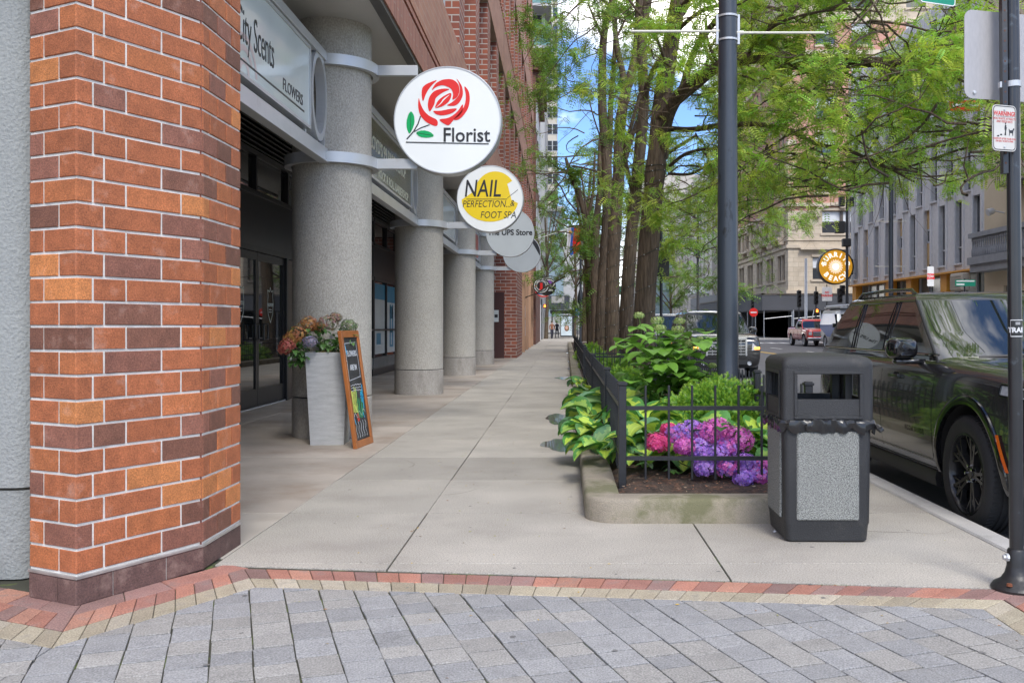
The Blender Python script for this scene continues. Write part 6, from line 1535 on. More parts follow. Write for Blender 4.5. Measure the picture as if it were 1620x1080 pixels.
for i, (a, b, z0, z1) in enumerate(ops):
    boarded = kinds[i] in ((3, 0), (5, 0), (8, 0)); g = MB(); g.box(.30, .35, a, b, z0, z1); w_ = g.build('window', m_dglass, gb_)
    if boarded:
        q = MB(); q.box(.24, .29, a, b, z0, z0+1.6); q.box(.24, .29, a, b, z0+2.5, z1); q.build('plywood', m_ply, w_)
        q = MB(); q.box(.22, .30, a, b, z0+1.6, z0+1.72); q.box(.22, .30, a, b, z0+2.38, z0+2.5); q.build('frame', m_wfr, w_)
    else:
        q = MB(); q.box(.22, .30, a, a+.06, z0, z1); q.box(.22, .30, a, b, z0+.9, z0+.98); q.build('frame', m_fin, w_)
g = MB(); g.box(.6, 16, .1, Ln-.1, 0, GZ0); g.build('ground_floor', pbr('shop_glass_green', (0.10, 0.12, 0.11), .15, var=.3, vs=.6), gb_)
g = MB()
for k in range(14): g.box(.5, .6, .3+k*1.7, .42+k*1.7, 1.2, GZ0)
g.box(.5, .6, .1, Ln-.1, 3.0, 3.1); g.build('mullions', m_wfr, gb_)
m_or = pbr('orange_panel', (0.62, 0.28, 0.03), .6)
for y in (Ln-.9, 15.2, 11.2, 5.5):
    g = MB(); g.box(-.0, .5, y-.45, y+.45, 0, GZ0-.02); g.build('orange_column', m_or, gb_)
g = MB(); g.box(-.31, -.29, 6, Ln, GZ0-.12, GZ0+.0); g.box(-.3, .6, 0, Ln, GZ0-.1, GZ0-.004); g.build('orange_soffit', m_or, gb_)
g = MB(); g.box(-.6, -.1, 1.5, 3.1, 3.3, 4.3, ch=.05)
for k in range(6): g.box(-.65, -.6, 1.6, 3.0, 3.4+k*.14, 3.46+k*.14)
g.build('vent_box', m_limes, gb_)
# ---- cream building with balcony, nearest on the right
cbg = thing('cream_building', 'cream plastered building with a grey stone balustrade and iron fire balcony, at the right edge', 'building', (GX, 30, 0))
ops = []; 
for k in range(5):
    for (a, b) in ((1, 3.4), (8.4, 11.6), (13, 16.2), (17.6, 20.6)): ops.append((2.0+k*3.9, 3.5+k*3.9, a, b))
g = MB(); wall_open(g, (0, 0), (0, 1), (-1, 0), 21.3, 0, 24, ops, .3, mr=0)
g.box(.5, 15, 0, 21.25, 0, 23.9); g.build('wall', pbr('cream_plaster', (0.52, 0.44, 0.31), .85, var=.08, vs=.6), cbg)
for (a, b, z0, z1) in ops:
    g = MB(); g.box(.22, .26, a, b, z0, z1); w_ = g.build('window', m_dglass, cbg); q = MB(); q.box(.16, .22, a, b, (z0+z1)/2-.04, (z0+z1)/2+.04); q.box(.16, .22, a, a+.08, z0, z1); q.box(.16, .22, b-.08, b, z0, z1); q.build('frame', m_dframe, w_)
m_bal = pbr('grey_carved_stone', (0.24, 0.25, 0.265), .7, var=.15, vs=2)
g = MB(); g.box(-1.0, 0, 9, 21.2, 4.6, 5.0); g.box(-.85, 0, 9, 21.2, 4.2, 4.6); g.box(-.95, -.6, 9, 21.2, 6.05, 6.3); g.build('balcony_slab', m_bal, cbg)
g = MB()
for k in range(48): g.lathe([(.05, 0), (.09, .1), (.10, .35), (.05, .55), (.05, .8), (.09, .9), (.06, 1.05)], Matrix.Translation((-.78, 9.2+k*.25, 5.0)), 8)
g.build('balusters', m_bal, cbg, smooth=40)
g = MB(); 
for z in (8.4, 9.6): g.tube([(0, 14.6, z), (-1.0, 14.6, z), (-1.0, 17.8, z), (0, 17.8, z)], .03, 5)
for k in range(17): g.tube([(-1.0, 14.6+k*.2, 8.4), (-1.0, 14.6+k*.2, 9.6)], .014, 4)
g.box(-1.0, 0, 14.6, 17.8, 8.35, 8.4); g.build('fire_balcony', m_black, cbg)
g = MB(); g.tube([(0, 19.0, 7.2), (-.5, 19.0, 7.3)], .04, 6); g.lathe([(0.05, 0), (.16, .1), (.2, .4), (0, .4)], Matrix.Translation((-.5, 19.0, 7.35)) @ Matrix.Rotation(R(-110), 4, 'Y'), 12); g.build('floodlight', m_alu, cbg, smooth=40)
# red sign glimpsed through the leaves
t = thing('projecting_sign', 'red and white projecting sign glimpsed through the leaves before the cream building', 'sign', (22.6, 50.6, 12.9)); g = MB(); g.box(-1.6, 0, -.1, .1, 0, .55); g.build('panel', m_red, t); g = MB(); g.box(-1.5, -.1, -.12, -.1, .2, .38); g.build('stripe', m_white, t)
# ---- ribbed white building and others beyond
rb = thing('ribbed_building', 'white ribbed stone building with small white awnings, far down on the right', 'building', (24.5, 146, 0)); m_rib = pbr('white_stone', (0.50, 0.47, 0.43), .8, var=.06, vs=.3)
g = MB(); g.box(0, 24, 0, 52, 0, 27); g.build('wall', m_dark if False else pbr('rib_back', (0.30, 0.29, 0.27), .8), rb); g = MB()
for k in range(13): g.box(-1.0, 0, .4+k*4, 3.2+k*4, 0, 27)
g.box(-1.1, 24, -.6, 0, 0, 27); g.build('ribs', m_rib, rb)
for k in range(5):
    g = MB(); y = 2.4+k*4.3; g.raw([(-1.0, y, 8.4), (-1.0, y+3, 8.4), (-2.8, y, 6.6), (-2.8, y+3, 6.6), (-1, y, 6.4), (-1, y+3, 6.4)], [(0, 1, 3, 2), (0, 2, 4), (1, 5, 3), (2, 3, 5, 4)]); g.build('awning', m_white, rb)
g = MB(); g.box(-3.5, -1, -30, 6, 0, 5.6); g.build('hoarding_front', pbr('slate_panel', (0.14, 0.15, 0.16), .6), rb)
t = block('white_office', 'white slab office with a tall glazed bay, straight down the middle of the view', 17, 32, 215, 240, 0, 36, m_rib)
g = MB(); g.box(3.0, 8.5, -.3, 0, 4, 22); g.build('glazed_bay', pbr('bay_glass', (0.22, 0.30, 0.33), .1, var=.2, vs=.2), t)
block('grey_backdrop_block', 'long grey block closing the street in the far distance', -4, 14, 300, 330, 0, 30, m_cgrey)
block('plain_slab_tower', 'plain grey tower far behind the corner building', 44, 70, 190, 220, 0, 70, m_cgrey)
block('lakeside_block', 'low stone block behind the trees far right of the street centre', 26, 50, 215, 250, 0, 26, m_limes)
# ---- burrito sign
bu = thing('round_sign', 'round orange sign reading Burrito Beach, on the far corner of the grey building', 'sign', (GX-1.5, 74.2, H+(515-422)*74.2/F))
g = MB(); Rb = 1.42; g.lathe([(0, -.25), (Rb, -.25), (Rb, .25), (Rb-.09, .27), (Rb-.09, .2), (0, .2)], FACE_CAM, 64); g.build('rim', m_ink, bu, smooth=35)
g = MB(); g.lathe([(0, .22), (Rb-.1, .22)], FACE_CAM, 64); g.build('face', pbr('sign_orange', (0.95, 0.46, 0.02), .4, emit=((.95, .42, .02), .16)), bu)  # weak glow added to lift the face out of the grey building's shade
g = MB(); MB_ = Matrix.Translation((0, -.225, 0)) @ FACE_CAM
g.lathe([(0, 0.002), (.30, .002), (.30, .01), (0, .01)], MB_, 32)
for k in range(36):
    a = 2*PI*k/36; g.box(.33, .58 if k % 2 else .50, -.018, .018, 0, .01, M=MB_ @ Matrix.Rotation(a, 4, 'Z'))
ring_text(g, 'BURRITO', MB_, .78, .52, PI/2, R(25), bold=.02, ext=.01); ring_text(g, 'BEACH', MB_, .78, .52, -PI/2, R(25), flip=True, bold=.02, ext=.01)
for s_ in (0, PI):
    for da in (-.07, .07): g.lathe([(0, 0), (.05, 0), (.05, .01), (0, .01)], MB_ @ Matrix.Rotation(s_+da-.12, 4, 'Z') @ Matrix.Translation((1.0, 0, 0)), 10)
g.build('lettering', pbr('sign_cream_white', (0.8, 0.78, 0.66), .4, emit=((.9, .88, .78), .55)), bu)  # glow added to the letters too, so they show on the brightened face
g = MB(); g.box(.9, 1.6, -.05, .05, .5, .6); g.box(.9, 1.6, -.05, .05, -.6, -.5); g.build('bracket', m_black, bu)
# ---- poles, signals and lamps across the street
def pole(name, label, cat, x, y, h, r=.07, mat=None, group=None):
    t = thing(name, label, cat, (x, y, 0), group=group); g = MB(); g.lathe([(r*1.8, 0), (r*1.8, .5), (r*1.1, .6), (r, h), (0, h)], n=16); g.build('pole', mat or m_iron, t, smooth=40); return t
t = pole('lamp_post', 'dark street lamp with an arm and two banner rods in front of the grey building', 'lamp post', 19.8, 56.2, 10.1, .13, m_pole)
g = MB(); g.tube([(0, 0, 9.5), (-.8, 0, 9.85), (-1.8, 0, 10.4)], .05, 8); g.tube([(0, 0, 10), (-1.0, 0, 10.2), (-2.4, 0, 10.5)], .035, 8); g.box(-2.9, -2.1, -.15, .15, 10.4, 10.55, ch=.04); g.build('arm', m_pole, t, smooth=40)
for z in (7.55, 4.85): g = MB(); g.tube([(-.95, 0, z), (.95, 0, z)], .025, 6); g.build('banner_rod', pbr('arm_white', (.6, .58, .5), .4), t)
m_sig = pbr('signal_black', (0.015, 0.015, 0.016), .5); m_walk = pbr('lit_hand', (0.9, 0.2, 0.03), .5, emit=((1, .22, .03), 3.0)); m_lens = pbr('dark_lens', (0.02, 0.02, 0.02), .2)
def signal(par, x, z, y=0, lit=None, n=3):
    g = MB(); g.box(x-.17, x+.17, y-.15, y+.15, z, z+.36*n, ch=.03); b = g.build('signal_head', m_sig, par)
    g = MB()
    for k in range(n): g = MB(); g.lathe([(.12, 0), (.135, .16), (.125, .16), (.11, 0)], Matrix.Translation((x, y-.15, z+.18+.36*k)) @ FACE_CAM, 14, a0=-.2, a1=PI+.2); g.build('visor', m_sig, b)
    for k in range(n): g = MB(); g.lathe([(0, .01), (.11, .01)], Matrix.Translation((x, y-.15, z+.18+.36*k)) @ FACE_CAM, 14); g.build('lens', m_lens, b)
    if lit: g = MB(); g.box(x-.09, x+.09, y-.19, y-.17, z+.08, z+.30); g.box(x-.05, x+.05, y-.19, y-.17, z+.3, z+.34); g.build('lit_hand', m_walk, b)
x = (1275-VX)*82/F
t = pole('signal_pole', 'light grey steel pole left of the orange round sign', 'pole', x, 82, 7.2, .12, m_alu)
x = (1279-VX)*80/F
t = pole('traffic_signal', 'traffic signal head hanging left of the light grey pole', 'traffic light', (1264-VX)*81/F, 81, 4.4, .05); signal(t, 0, 2.9, n=4)
t = pole('traffic_signal', 'traffic signal with a lit orange hand, under the left edge of the orange round sign', 'traffic light', (1291-VX)*79/F, 79, 4.6, .06); signal(t, 0, 3.1); signal(t, 0.05, 2.35, lit=True, n=1)
t = pole('traffic_signal', 'traffic signal on the tall camera pole right of the orange round sign', 'traffic light', (1340-VX)*70/F, 70, 13.2, .10); signal(t, -.55, 3.0); signal(t, -.35, 3.6, n=2)
g = MB(); g.box(-.6, -.2, -.2, .2, 10.2, 11.0, ch=.04); g.box(.15, .5, -.2, .2, 10.2, 10.9, ch=.04); g.box(-.9, -.2, -.2, .2, 8.2, 9.1, ch=.04); g.box(-.35, .25, -.25, .25, 7.2, 7.8, ch=.05); g.build('camera_boxes', m_sig, t)
t = pole('traffic_signal', 'small traffic signal before the scaffold canopy, beside the red and white round sign', 'traffic light', (1190-VX)*92/F, 92, 4.9, .06); signal(t, 0, 3.0)
t = pole('traffic_signal', 'street lamp and signal mast rising over the black cars', 'traffic light', (1104-VX)*75/F, 75, 10.6, .10); signal(t, .0, 6.7)
g = MB(); g.tube([(0, 0, 7), (-2, 0, 8.2), (-3.5, 0, 8.2)], .06, 6); g.build('mast_arm', m_iron, t)
def flat_sign(name, label, x, y, z, w_, h_, mat, txt=None, tm=None, sz=.2, pole_h=None, rnd=None, stripes=()):
    t = thing(name, label, 'sign', (x, y, 0)); g = MB()
    if rnd: g.lathe([(0, 0), (rnd, 0), (rnd, .03), (0, .03)], Matrix.Translation((0, -.06, z)) @ FACE_CAM, 32)
    else: g.prism(rrect(w_, h_, .04, 3), lambda a, b, tt: (a, -.06-tt, z+b), 0, .03)
    g.build('plate', mat, t)
    if pole_h: g = MB(); g.tube([(0, 0, 0), (0, 0, pole_h)], .035, 8); g.build('post', m_iron, t)
    if txt:
        g = MB()
        for i, s_ in enumerate(txt.split('|')): put_text(g, s_, face_cam(0, -.095, z+(len(txt.split('|'))-1)*sz*.55-i*sz*1.1-sz*.35), sz, .003, sx=.9, bold=.01)
        g.build('lettering', tm, t)
    return t
t = flat_sign('no_entry_sign', 'round red do not enter sign in front of the scaffold canopy', (1192-VX)*86/F, 86, H+(515-494)*86/F, 0, 0, m_red, pole_h=2.5, rnd=.40)
g = MB(); g.box(-.28, .28, -.10, -.092, 2.46, 2.57); g.build('bar', m_white, t)
t = flat_sign('parking_sign', 'white and red parking sign on a post before the canopy right of the lit hand', (1308-VX)*70/F, 70, H+(515-465)*70/F, .75, 1.05, m_white, 'NO|PARKING', m_red, .22, 4.4)
t = flat_sign('parking_sign', 'red and white tow zone sign on a dark post above the near vehicle roof', (1471-VX)*40/F, 40, 3.4, .28, .85, m_white, 'TOW|ZONE', m_red, .13, 3.9)
t = flat_sign('bus_stop_sign', 'green and white street plate low against the grey building, right of the tow sign', (1526-VX)*44/F, 44, 3.3, .95, .3, pbr('sign_green', (0, .22, .13), .4), None, None, .16, 3.5)
g = MB(); g.box(-.42, .42, -.10, -.092, 3.36, 3.42); g.box(-.42, -.05, -.10, -.092, 3.2, 3.27); g.build('stripe', m_white, t)
flat_sign('sign_board', 'black back of a tall sign board on a dark post beside the thickest trunk', (1046-VX)*22/F, 22, H+(515-417)*22/F, .36, .62, m_black, pole_h=3.6)
flat_sign('street_name_plate', 'green street name plate between the tree trunks', (977-VX)*62/F, 62, H+(515-459)*62/F, 1.4, .55, pbr('sign_green', (0, .22, .13), .4), pole_h=4.2)
# ---- far left pavement furniture
t = pole('lamp_post', 'dark lamp post with a bulky fitting between the flag and the tree trunks', 'lamp post', (918.5-VX)*58/F, 58, H+(515-398)*58/F, .07, m_pole)
g = MB(); g.lathe([(.1, 2.6), (.2, 2.75), (.2, 3.1), (.1, 3.5)], n=14); g.build('fitting', m_pole, t, smooth=40)
g = MB(); g.tube([(0, 0, 5.6), (1.0, 0, 5.6)], .025, 6); g.build('banner_rod', m_alu, t)
flat_sign('bus_stop_sign', 'blue and white bus stop sign on a slim post by the far shelter', (914-VX)*70/F, 70, H+(515-493)*70/F, .36, .55, pbr('bus_blue', (.02, .2, .5), .4), 'BUS', m_white, .16, 2.8)
sh = thing('bus_shelter', 'glass bus shelter with a lit poster panel at the far end of the pavement', 'bus shelter', (0.35, 95, 0))
g = MB(); g.box(-1.5, 1.0, 0, 3.5, 2.55, 2.9, ch=.05)
for (x, y) in ((-1.35, .2), (.85, .2), (-1.35, 3.3), (.85, 3.3)): g.box(x, x+.1, y, y+.1, 0, 2.55)
g.build('shelter_frame', m_black, sh)
g = MB(); g.box(-.45, .80, -.1, .15, .15, 2.35); pb = g.build('poster_panel', m_black, sh); g = MB(); g.box(-.38, .73, -.13, -.1, .3, 2.25); g.build('poster', pbr('poster_pale', (.6, .7, .75), .3), pb)
g = MB(); g.lathe([(0, 0), (.24, 0), (.24, .01), (0, .01)], face_cam(.2, -.13, 1.05) @ Matrix.Scale(1.3, 4, (0, 1, 0)), 20); g.build('printed_hair', pbr('print_brown', (.22, .1, .05), .6), pb)
g = MB(); g.lathe([(0, 0), (.15, 0), (.15, .01), (0, .01)], face_cam(.2, -.145, 1.1) @ Matrix.Scale(1.3, 4, (0, 1, 0)), 20); g.build('printed_face', pbr('print_skin', (.6, .38, .28), .6), pb)
t = thing('traffic_signal', 'pedestrian signal showing an orange hand, under the round black signs', 'traffic light', (-1.55, 88, 0)); g = MB(); g.tube([(-.3, 0, 0), (-.3, 0, 3.8)], .06, 8); g.build('pole', m_iron, t); signal(t, 0, 2.95, lit=True, n=1)
for i, (lb, x, y, z, r_) in enumerate([('round black and white sign with red double J past the arcade discs', -1.24, 58.0, H+(515-452)*58/F, .51), ('round purple bell sign half hidden by the double J sign', -.95, 61.0, H+(515-453)*61/F, .60), ('round blue and red sign lowest behind the double J sign', -1.22, 64.0, H+(515-456)*64/F, .62)]):
    t = thing('round_sign', lb, 'sign', (x, y, z), group='small round signs past the arcade')
    g = MB(); g.lathe([(0, -.1), (r_, -.1), (r_, .08), (r_-.03, .1), (0, .1)], FACE_CAM, 40); g.build('disc', m_ink if i < 2 else m_white, t, smooth=35); MM = Matrix.Translation((0, -.101, 0)) @ FACE_CAM
    g = MB()
    if i == 0:
        g.lathe([(.40, .0), (.44, 0), (.44, .008), (.40, .008)], MM, 40, close=True); g.lathe([(.27, .0), (.29, 0), (.29, .008), (.27, .008)], MM, 40, close=True); ring_text(g, "JIMMY JOHN'S", MM, .295, .105, PI/2, R(14), ext=.004, bold=.004); ring_text(g, 'GOURMET SANDWICHES', MM, .295, .08, -PI/2, R(9.5), flip=True, ext=.004)
        g.build('white_print', m_white, t); g = MB(); put_text(g, 'JJ', MM @ Matrix.Translation((0, -.14, .004)), .42, .006, bold=.03, sx=.8); 
        for s_ in (-1, 1): g.lathe([(0, 0), (.035, 0), (.035, .008), (0, .008)], MM @ Matrix.Translation((s_*.345, -.02, 0)), 10)
        g.build('red_letters', m_red, t)
    elif i == 1:
        g.prism([(-.1, .05), (.3, -.05), (.36, .25), (.2, .42), (-.05, .3)], lambda a, b, tt: MM @ Vector((a, b, tt)), 0, .006); g.build('bell', pbr('bell_purple', (.2, .06, .35), .4), t); g = MB(); g.lathe([(.23, 0), (.27, 0), (.27, .008), (.23, .008)], MM @ Matrix.Translation((.14, .17, 0)) @ Matrix.Scale(1.4, 4, (1, 0, 0)), 30, a0=-1, a1=4.0); put_text(g, 'cantina', MM @ Matrix.Translation((.1, -.30, .002)), .22, .004, bold=.006); g.build('white_print', m_white, t)
    else:
        g.lathe([(r_-.09, 0), (r_-.01, 0), (r_-.01, .008), (r_-.09, .008)], MM, 40, close=True); g.build('red_ring', m_red, t); g = MB(); g.box(-.45, .45, -.42, -.22, 0, .008, M=MM); g.build('blue_bar', pbr('bus_blue', (.02, .2, .5), .4), t)
    g = MB(); g.tube([(-r_-.5, 0, r_+.08), (r_*.6, 0, r_+.08)], .03, 6); g.tube([(0, 0, r_-.02), (0, 0, r_+.08)], .02, 6); g.build('bracket', m_black, t)
fg = thing('flag', 'red, white and blue flag on a slanting pole from the left buildings', 'flag', (-1.78, 66, H+(515-378)*66/F))
g = MB(); g.tube([(0, 0, 0), (3.2, 0, 1.0)], .03, 8); g.lathe([(0, -.06), (.06, 0), (0, .06)], Matrix.Translation((3.2, 0, 1.0)), 10); g.build('flag_pole', m_white, fg)
def flagstrip(u0, u1, mat, nm):
    g = MB(); n = 16; m_ = 5
    P = lambda u, v: (2.15+u*1.0+.05*math.sin(v*5+u*3)-.0*v, .10*math.sin(u*14+v*2), .66+u*.32-v*(1.75+.25*(1-u)))
    for j in range(n):
        for i in range(m_):
            ua, ub = u0+(u1-u0)*i/m_, u0+(u1-u0)*(i+1)/m_; va, vb = j/n, (j+1)/n; g.poly([P(ua, va), P(ub, va), P(ub, vb), P(ua, vb)])
    return g.build(nm, mat, fg, smooth=80)
flagstrip(0, .28, pbr('flag_white', (.75, .75, .78), .8, trans=.2), 'white_band'); flagstrip(.28, .48, pbr('flag_blue', (.03, .12, .5), .8, trans=.2), 'blue_band'); flagstrip(.48, 1, pbr('flag_red', (.75, .03, .02), .8, trans=.2), 'red_band')
g = MB(); g.lathe([(0, 0), (.13, 0), (.13, .02), (0, .02)], face_cam(2.42, -.13, .45), 12); g.build('crest', pbr('crest_gold', (.5, .28, .05), .6), fg)
# ================================================================= vehicles
m_tyre = pbr('tyre_rubber', (0.018, 0.018, 0.019), 0.75, var=.15, vs=8, bump=.2, bs=60)
m_rimb = pbr('rim_black', (0.03, 0.03, 0.032), 0.25, metal=.5)
m_chrome = pbr('chrome', (0.6, 0.6, 0.62), 0.12, metal=1.0, var=0)
m_gloss = pbr('gloss_black', (0.008, 0.008, 0.009), 0.08, var=0, coat=.5)
m_plast = pbr('dark_plastic', (0.012, 0.012, 0.013), 0.5, var=.1)
m_cglass = pbr('car_glass', (0.010, 0.014, 0.013), 0.015, var=0, spec=1.0, coat=.6)
m_under = pbr('underbody', (0.008, 0.008, 0.008), 0.9, var=0)
m_head = pbr('headlamp_glass', (0.55, 0.57, 0.6), 0.06, metal=.3, var=.2, vs=30, coat=.5)
m_amber = pbr('amber_lens', (0.75, 0.12, 0.01), 0.25, var=0)
m_ambl = pbr('amber_lit', (0.9, 0.35, 0.05), 0.3, emit=((1, .38, .05), 2.5))
m_tail = pbr('tail_red', (0.4, 0.01, 0.01), 0.2, var=0)
def wheel(par, x, y, r, w_, side, rimm, spokes=10, rim_r=None):
    """side=-1: outer face towards -x"""
    rr = rim_r or r*.70; M = Matrix.Translation((x, y, r)) @ Matrix.Rotation(side*PI/2, 4, 'Y')
    wh = bpy.data.objects.new('wheel', None); COL.objects.link(wh); wh.parent = par; wh.empty_display_size = .1
    g = MB(); h = w_/2
    g.lathe([(rr, -h*.9), (r*.88, -h), (r*.965, -h*.88), (r, -h*.70), (r, -h*.36), (r-.009, -h*.34), (r-.009, -h*.26), (r, -h*.24), (r, -.012), (r-.009, -.01), (r-.009, .01), (r, .012), (r, h*.24), (r-.009, h*.26), (r-.009, h*.34), (r, h*.36), (r, h*.70), (r*.965, h*.88), (r*.88, h), (rr+.012, h*.94), (rr, h*.86)], M, 64)
    for k in range(72):
        a = 2*PI*k/72
        for s_ in (-1, 1): g.box(r-.003, r+.0035, -.004, .004, s_*h*.62-.02, s_*h*.62+.03, M=M @ Matrix.Rotation(a, 4, 'Z') @ Matrix.Rotation(s_*.25, 4, 'X'))
    g.build('tyre', m_tyre, wh, smooth=35)
    g = MB(); g.lathe([(rr+.004, h*.90), (rr-.012, h*.93), (rr-.022, h*.80), (rr-.03, h*.3), (rr-.03, -h*.8)], M, 56)
    for k in range(spokes):
        a = 2*PI*k/spokes
        if spokes == 10: a += (.17 if k % 2 else -.17)
        Ms = M @ Matrix.Rotation(a, 4, 'Z')
        zt, zi = h*.80, h*.62
        g.loft([[(.05, -.022, zi-.03), (.05, .022, zi-.03), (.05, .020, zi), (.05, -.020, zi)][0:4] and [Ms @ Vector(q) for q in ((.05, -.024, zi-.04), (.05, .024, zi-.04), (.05, .016, zi), (.05, -.016, zi))],
                [Ms @ Vector(q) for q in ((rr*.55, -.017, zi-.03), (rr*.55, .017, zi-.03), (rr*.55, .010, zi+.012), (rr*.55, -.010, zi+.012))],
                [Ms @ Vector(q) for q in ((rr-.02, -.016, zt-.05), (rr-.02, .016, zt-.05), (rr-.02, .011, zt), (rr-.02, -.011, zt))]])
        for s_ in (-1, 1):
            y0_, y1_ = 0, s_*rr*math.tan(PI/spokes)*.82
            g.loft([[Ms @ Vector(q) for q in ((rr*.56, y0_-.010, zi-.02), (rr*.56, y0_+.010, zi-.02), (rr*.56, y0_+.007, zi+.010), (rr*.56, y0_-.007, zi+.010))],
                    [Ms @ Vector(q) for q in ((rr-.03, y1_-.010, zt-.05), (rr-.03, y1_+.010, zt-.05), (rr-.03, y1_+.006, zt-.004), (rr-.03, y1_-.006, zt-.004))]])
    g.lathe([(0.0, zi+.006), (.03, zi+.006), (.034, zi), (.075, zi-.008), (.08, zi-.04)], M, 28)
    g.build('rim', rimm, wh, smooth=35)
    g = MB()
    for k in range(5): a = 2*PI*k/5+.3; g.lathe([(0, .03), (.010, .028), (.011, 0)], M @ Matrix.Rotation(a, 4, 'Z') @ Matrix.Translation((.056, 0, zi-.01)), 8)
    g.build('lug_nuts', m_chrome, wh, smooth=40)
    g = MB(); g.lathe([(0, -.02), (rr-.035, -.02)], M, 40); g.build('brake_disc', m_under, wh)
    return wh
def car_body(par, st, W, wheels, paint, name='body'):
    """st: stations (y, zb, zt, hw). wheels: [(y, r_arch, zc)]"""
    g = MB(); rings = []
    for (y, zb, zt, hw) in st:
        k = (zt-zb)
        half = [(0, zb), (.80*hw, zb), (.93*hw, zb+.05), (.982*hw, zb+.20*k), (1.0*hw, zb+.42*k), (1.0*hw, zb+.60*k), (.982*hw, zt-.20*k), (.965*hw, zt-.10*k), (.93*hw, zt-.035*k), (.86*hw, zt), (.5*hw, zt+.014), (0, zt+.018)]
        ring = [(x, y, z) for x, z in half]+[(-x, y, z) for x, z in half[-2:0:-1]]
        rings.append(ring)
    g.loft(rings); o = g.build(name, [paint, m_under], par, sub=2)
    c = MB()
    for (y, r, zc) in wheels:
        for s_ in (-1, 1):
            M = Matrix.Translation((s_*W*.5, y, zc)) @ Matrix.Rotation(PI/2, 4, 'Y')
            c.lathe([(0, -.34), (r, -.34), (r, .3), (0, .3)], M, 48, m=1)
    co = c.build('cut', [m_under, m_under], par); q_ = bmesh.new(); q_.from_mesh(co.data); bmesh.ops.remove_doubles(q_, verts=q_.verts, dist=1e-5); bmesh.ops.recalc_face_normals(q_, faces=q_.faces); q_.to_mesh(co.data); q_.free(); b = o.modifiers.new('b', 'BOOLEAN'); b.object = co; b.operation = 'DIFFERENCE'; b.solver = 'EXACT'
    bpy.context.view_layer.update(); me = bpy.data.meshes.new_from_object(o.evaluated_get(bpy.context.evaluated_depsgraph_get()))
    o.modifiers.clear(); old = o.data; o.data = me; me.name = name; bpy.data.objects.remove(co); bpy.data.meshes.remove(old)
    me.polygons.foreach_set('use_smooth', [True]*len(me.polygons)); me.set_sharp_from_angle(angle=R(38))
    bv = BVHTree.FromPolygons([v.co[:] for v in me.vertices], [tuple(p.vertices) for p in me.polygons])
    def surf(y, z, s_=-1, off=.003):
        h = bv.ray_cast(Vector((s_*3, y, z)), Vector((-s_, 0, 0))); return Vector((h[0].x+s_*off, y, z)) if h[0] else Vector((s_*W/2, y, z))
    def front(x, z, off=.003):
        h = bv.ray_cast(Vector((x, -3, z)), Vector((0, 1, 0))); return Vector((x, h[0].y-off, z)) if h[0] else Vector((x, 0, z))
    def top(x, y, off=.003):
        h = bv.ray_cast(Vector((x, y, 4)), Vector((0, 0, -1))); return Vector((x, y, h[0].z+off)) if h[0] else Vector((x, y, 1))
    return o, surf, front, top
def green_house(par, paint, zb, zt, zr, xb, xt, yf0, yf1, yr0, yr1, bf, bt, glass=m_cglass, pil=(.30, .62), crown=.0, name='cabin'):
    """zb belt, zt top of glass, zr roof; xb/xt half widths; yf0/yf1 windscreen foot/top at the corner; yr0/yr1 rear foot/top; bf/bt bulges"""
    fx = [-1, -.95, -.6, -.2, .2, .6, .95, 1]
    def ring(z, hx, yf, yr, bul, sid):
        pts = [(hx*f, yf-bul*(1-f*f), z) for f in fx]
        pts += [(hx+.012*math.sin(PI*u), yf+(yr-yf)*u, z) for u in sid[1:-1]]
        pts += [(hx*f, yr+.06*(1-f*f), z) for f in fx[::-1]]
        pts += [(-hx-.012*math.sin(PI*u), yf+(yr-yf)*u, z) for u in sid[1:-1][::-1]]
        return pts
    def sides(y0, y1, ys): return [0]+[min(.97, max(.03, (q-y0)/(y1-y0))) for q in ys]+[1]
    pb = [yf0+.14]+[q for p in pil for q in (p, p+.07)]+[yr0-.16]; pt = [yf1+.09]+[q+.04 for p in pil for q in (p, p+.07)]+[yr1-.10]
    R0 = ring(zb-.06, xb+.02, yf0-.04, yr0+.03, bf, sides(yf0, yr0, pb)); R1 = ring(zt, xt, yf1, yr1, bt, sides(yf1, yr1, pt))
    Rm = [tuple(Vector(a).lerp(Vector(b), .5)+Vector(((.018 if a[0] > 0 else -.018), 0, 0))) for a, b in zip(R0, R1)]
    ns = len(pb)+1
    nF = len(fx)
    def mat(k, j):
        if k >= 2: return 1
        if j < nF-1: return 0 if 0 < j < nF-2 else 1           # windscreen
        i = j-(nF-1)
        if i < ns: return 0 if i % 2 == 1 else (1 if i in (0, ns-1) else 2)
        j2 = j-(nF-1)-ns
        if j2 < nF-1: return 0 if 0 < j2 < nF-2 else 1
        i = j2-(nF-1); return 0 if i % 2 == 1 else (1 if i in (0, ns-1) else 2)
    def scale(Rg, f, z, ins_=0): 
        cy = (yf1+yr1)/2; hl = (yr1-yf1)/2; return [(x*f, cy+(y-cy)*(1-ins_/hl), z) for (x, y, _) in Rg]
    R2 = scale(R1, .985, zt+(zr-zt)*.40, .05); R3 = scale(R1, .93, zt+(zr-zt)*.72, .16); R4 = scale(R1, .6, zr, .5); R5 = scale(R1, .2, zr+crown+.005, .75)
    g = MB(); g.loft([R0, Rm, R1, R2, R3, R4, R5], m=mat, cap=True)
    g.m[-1] = 1; g.m[-2] = 1
    o = g.build(name, [glass, paint, m_gloss], par, smooth=28)
    return o, R0, R1
def seam(mb, pts, r=.0035): mb.tube(pts, r, 5)
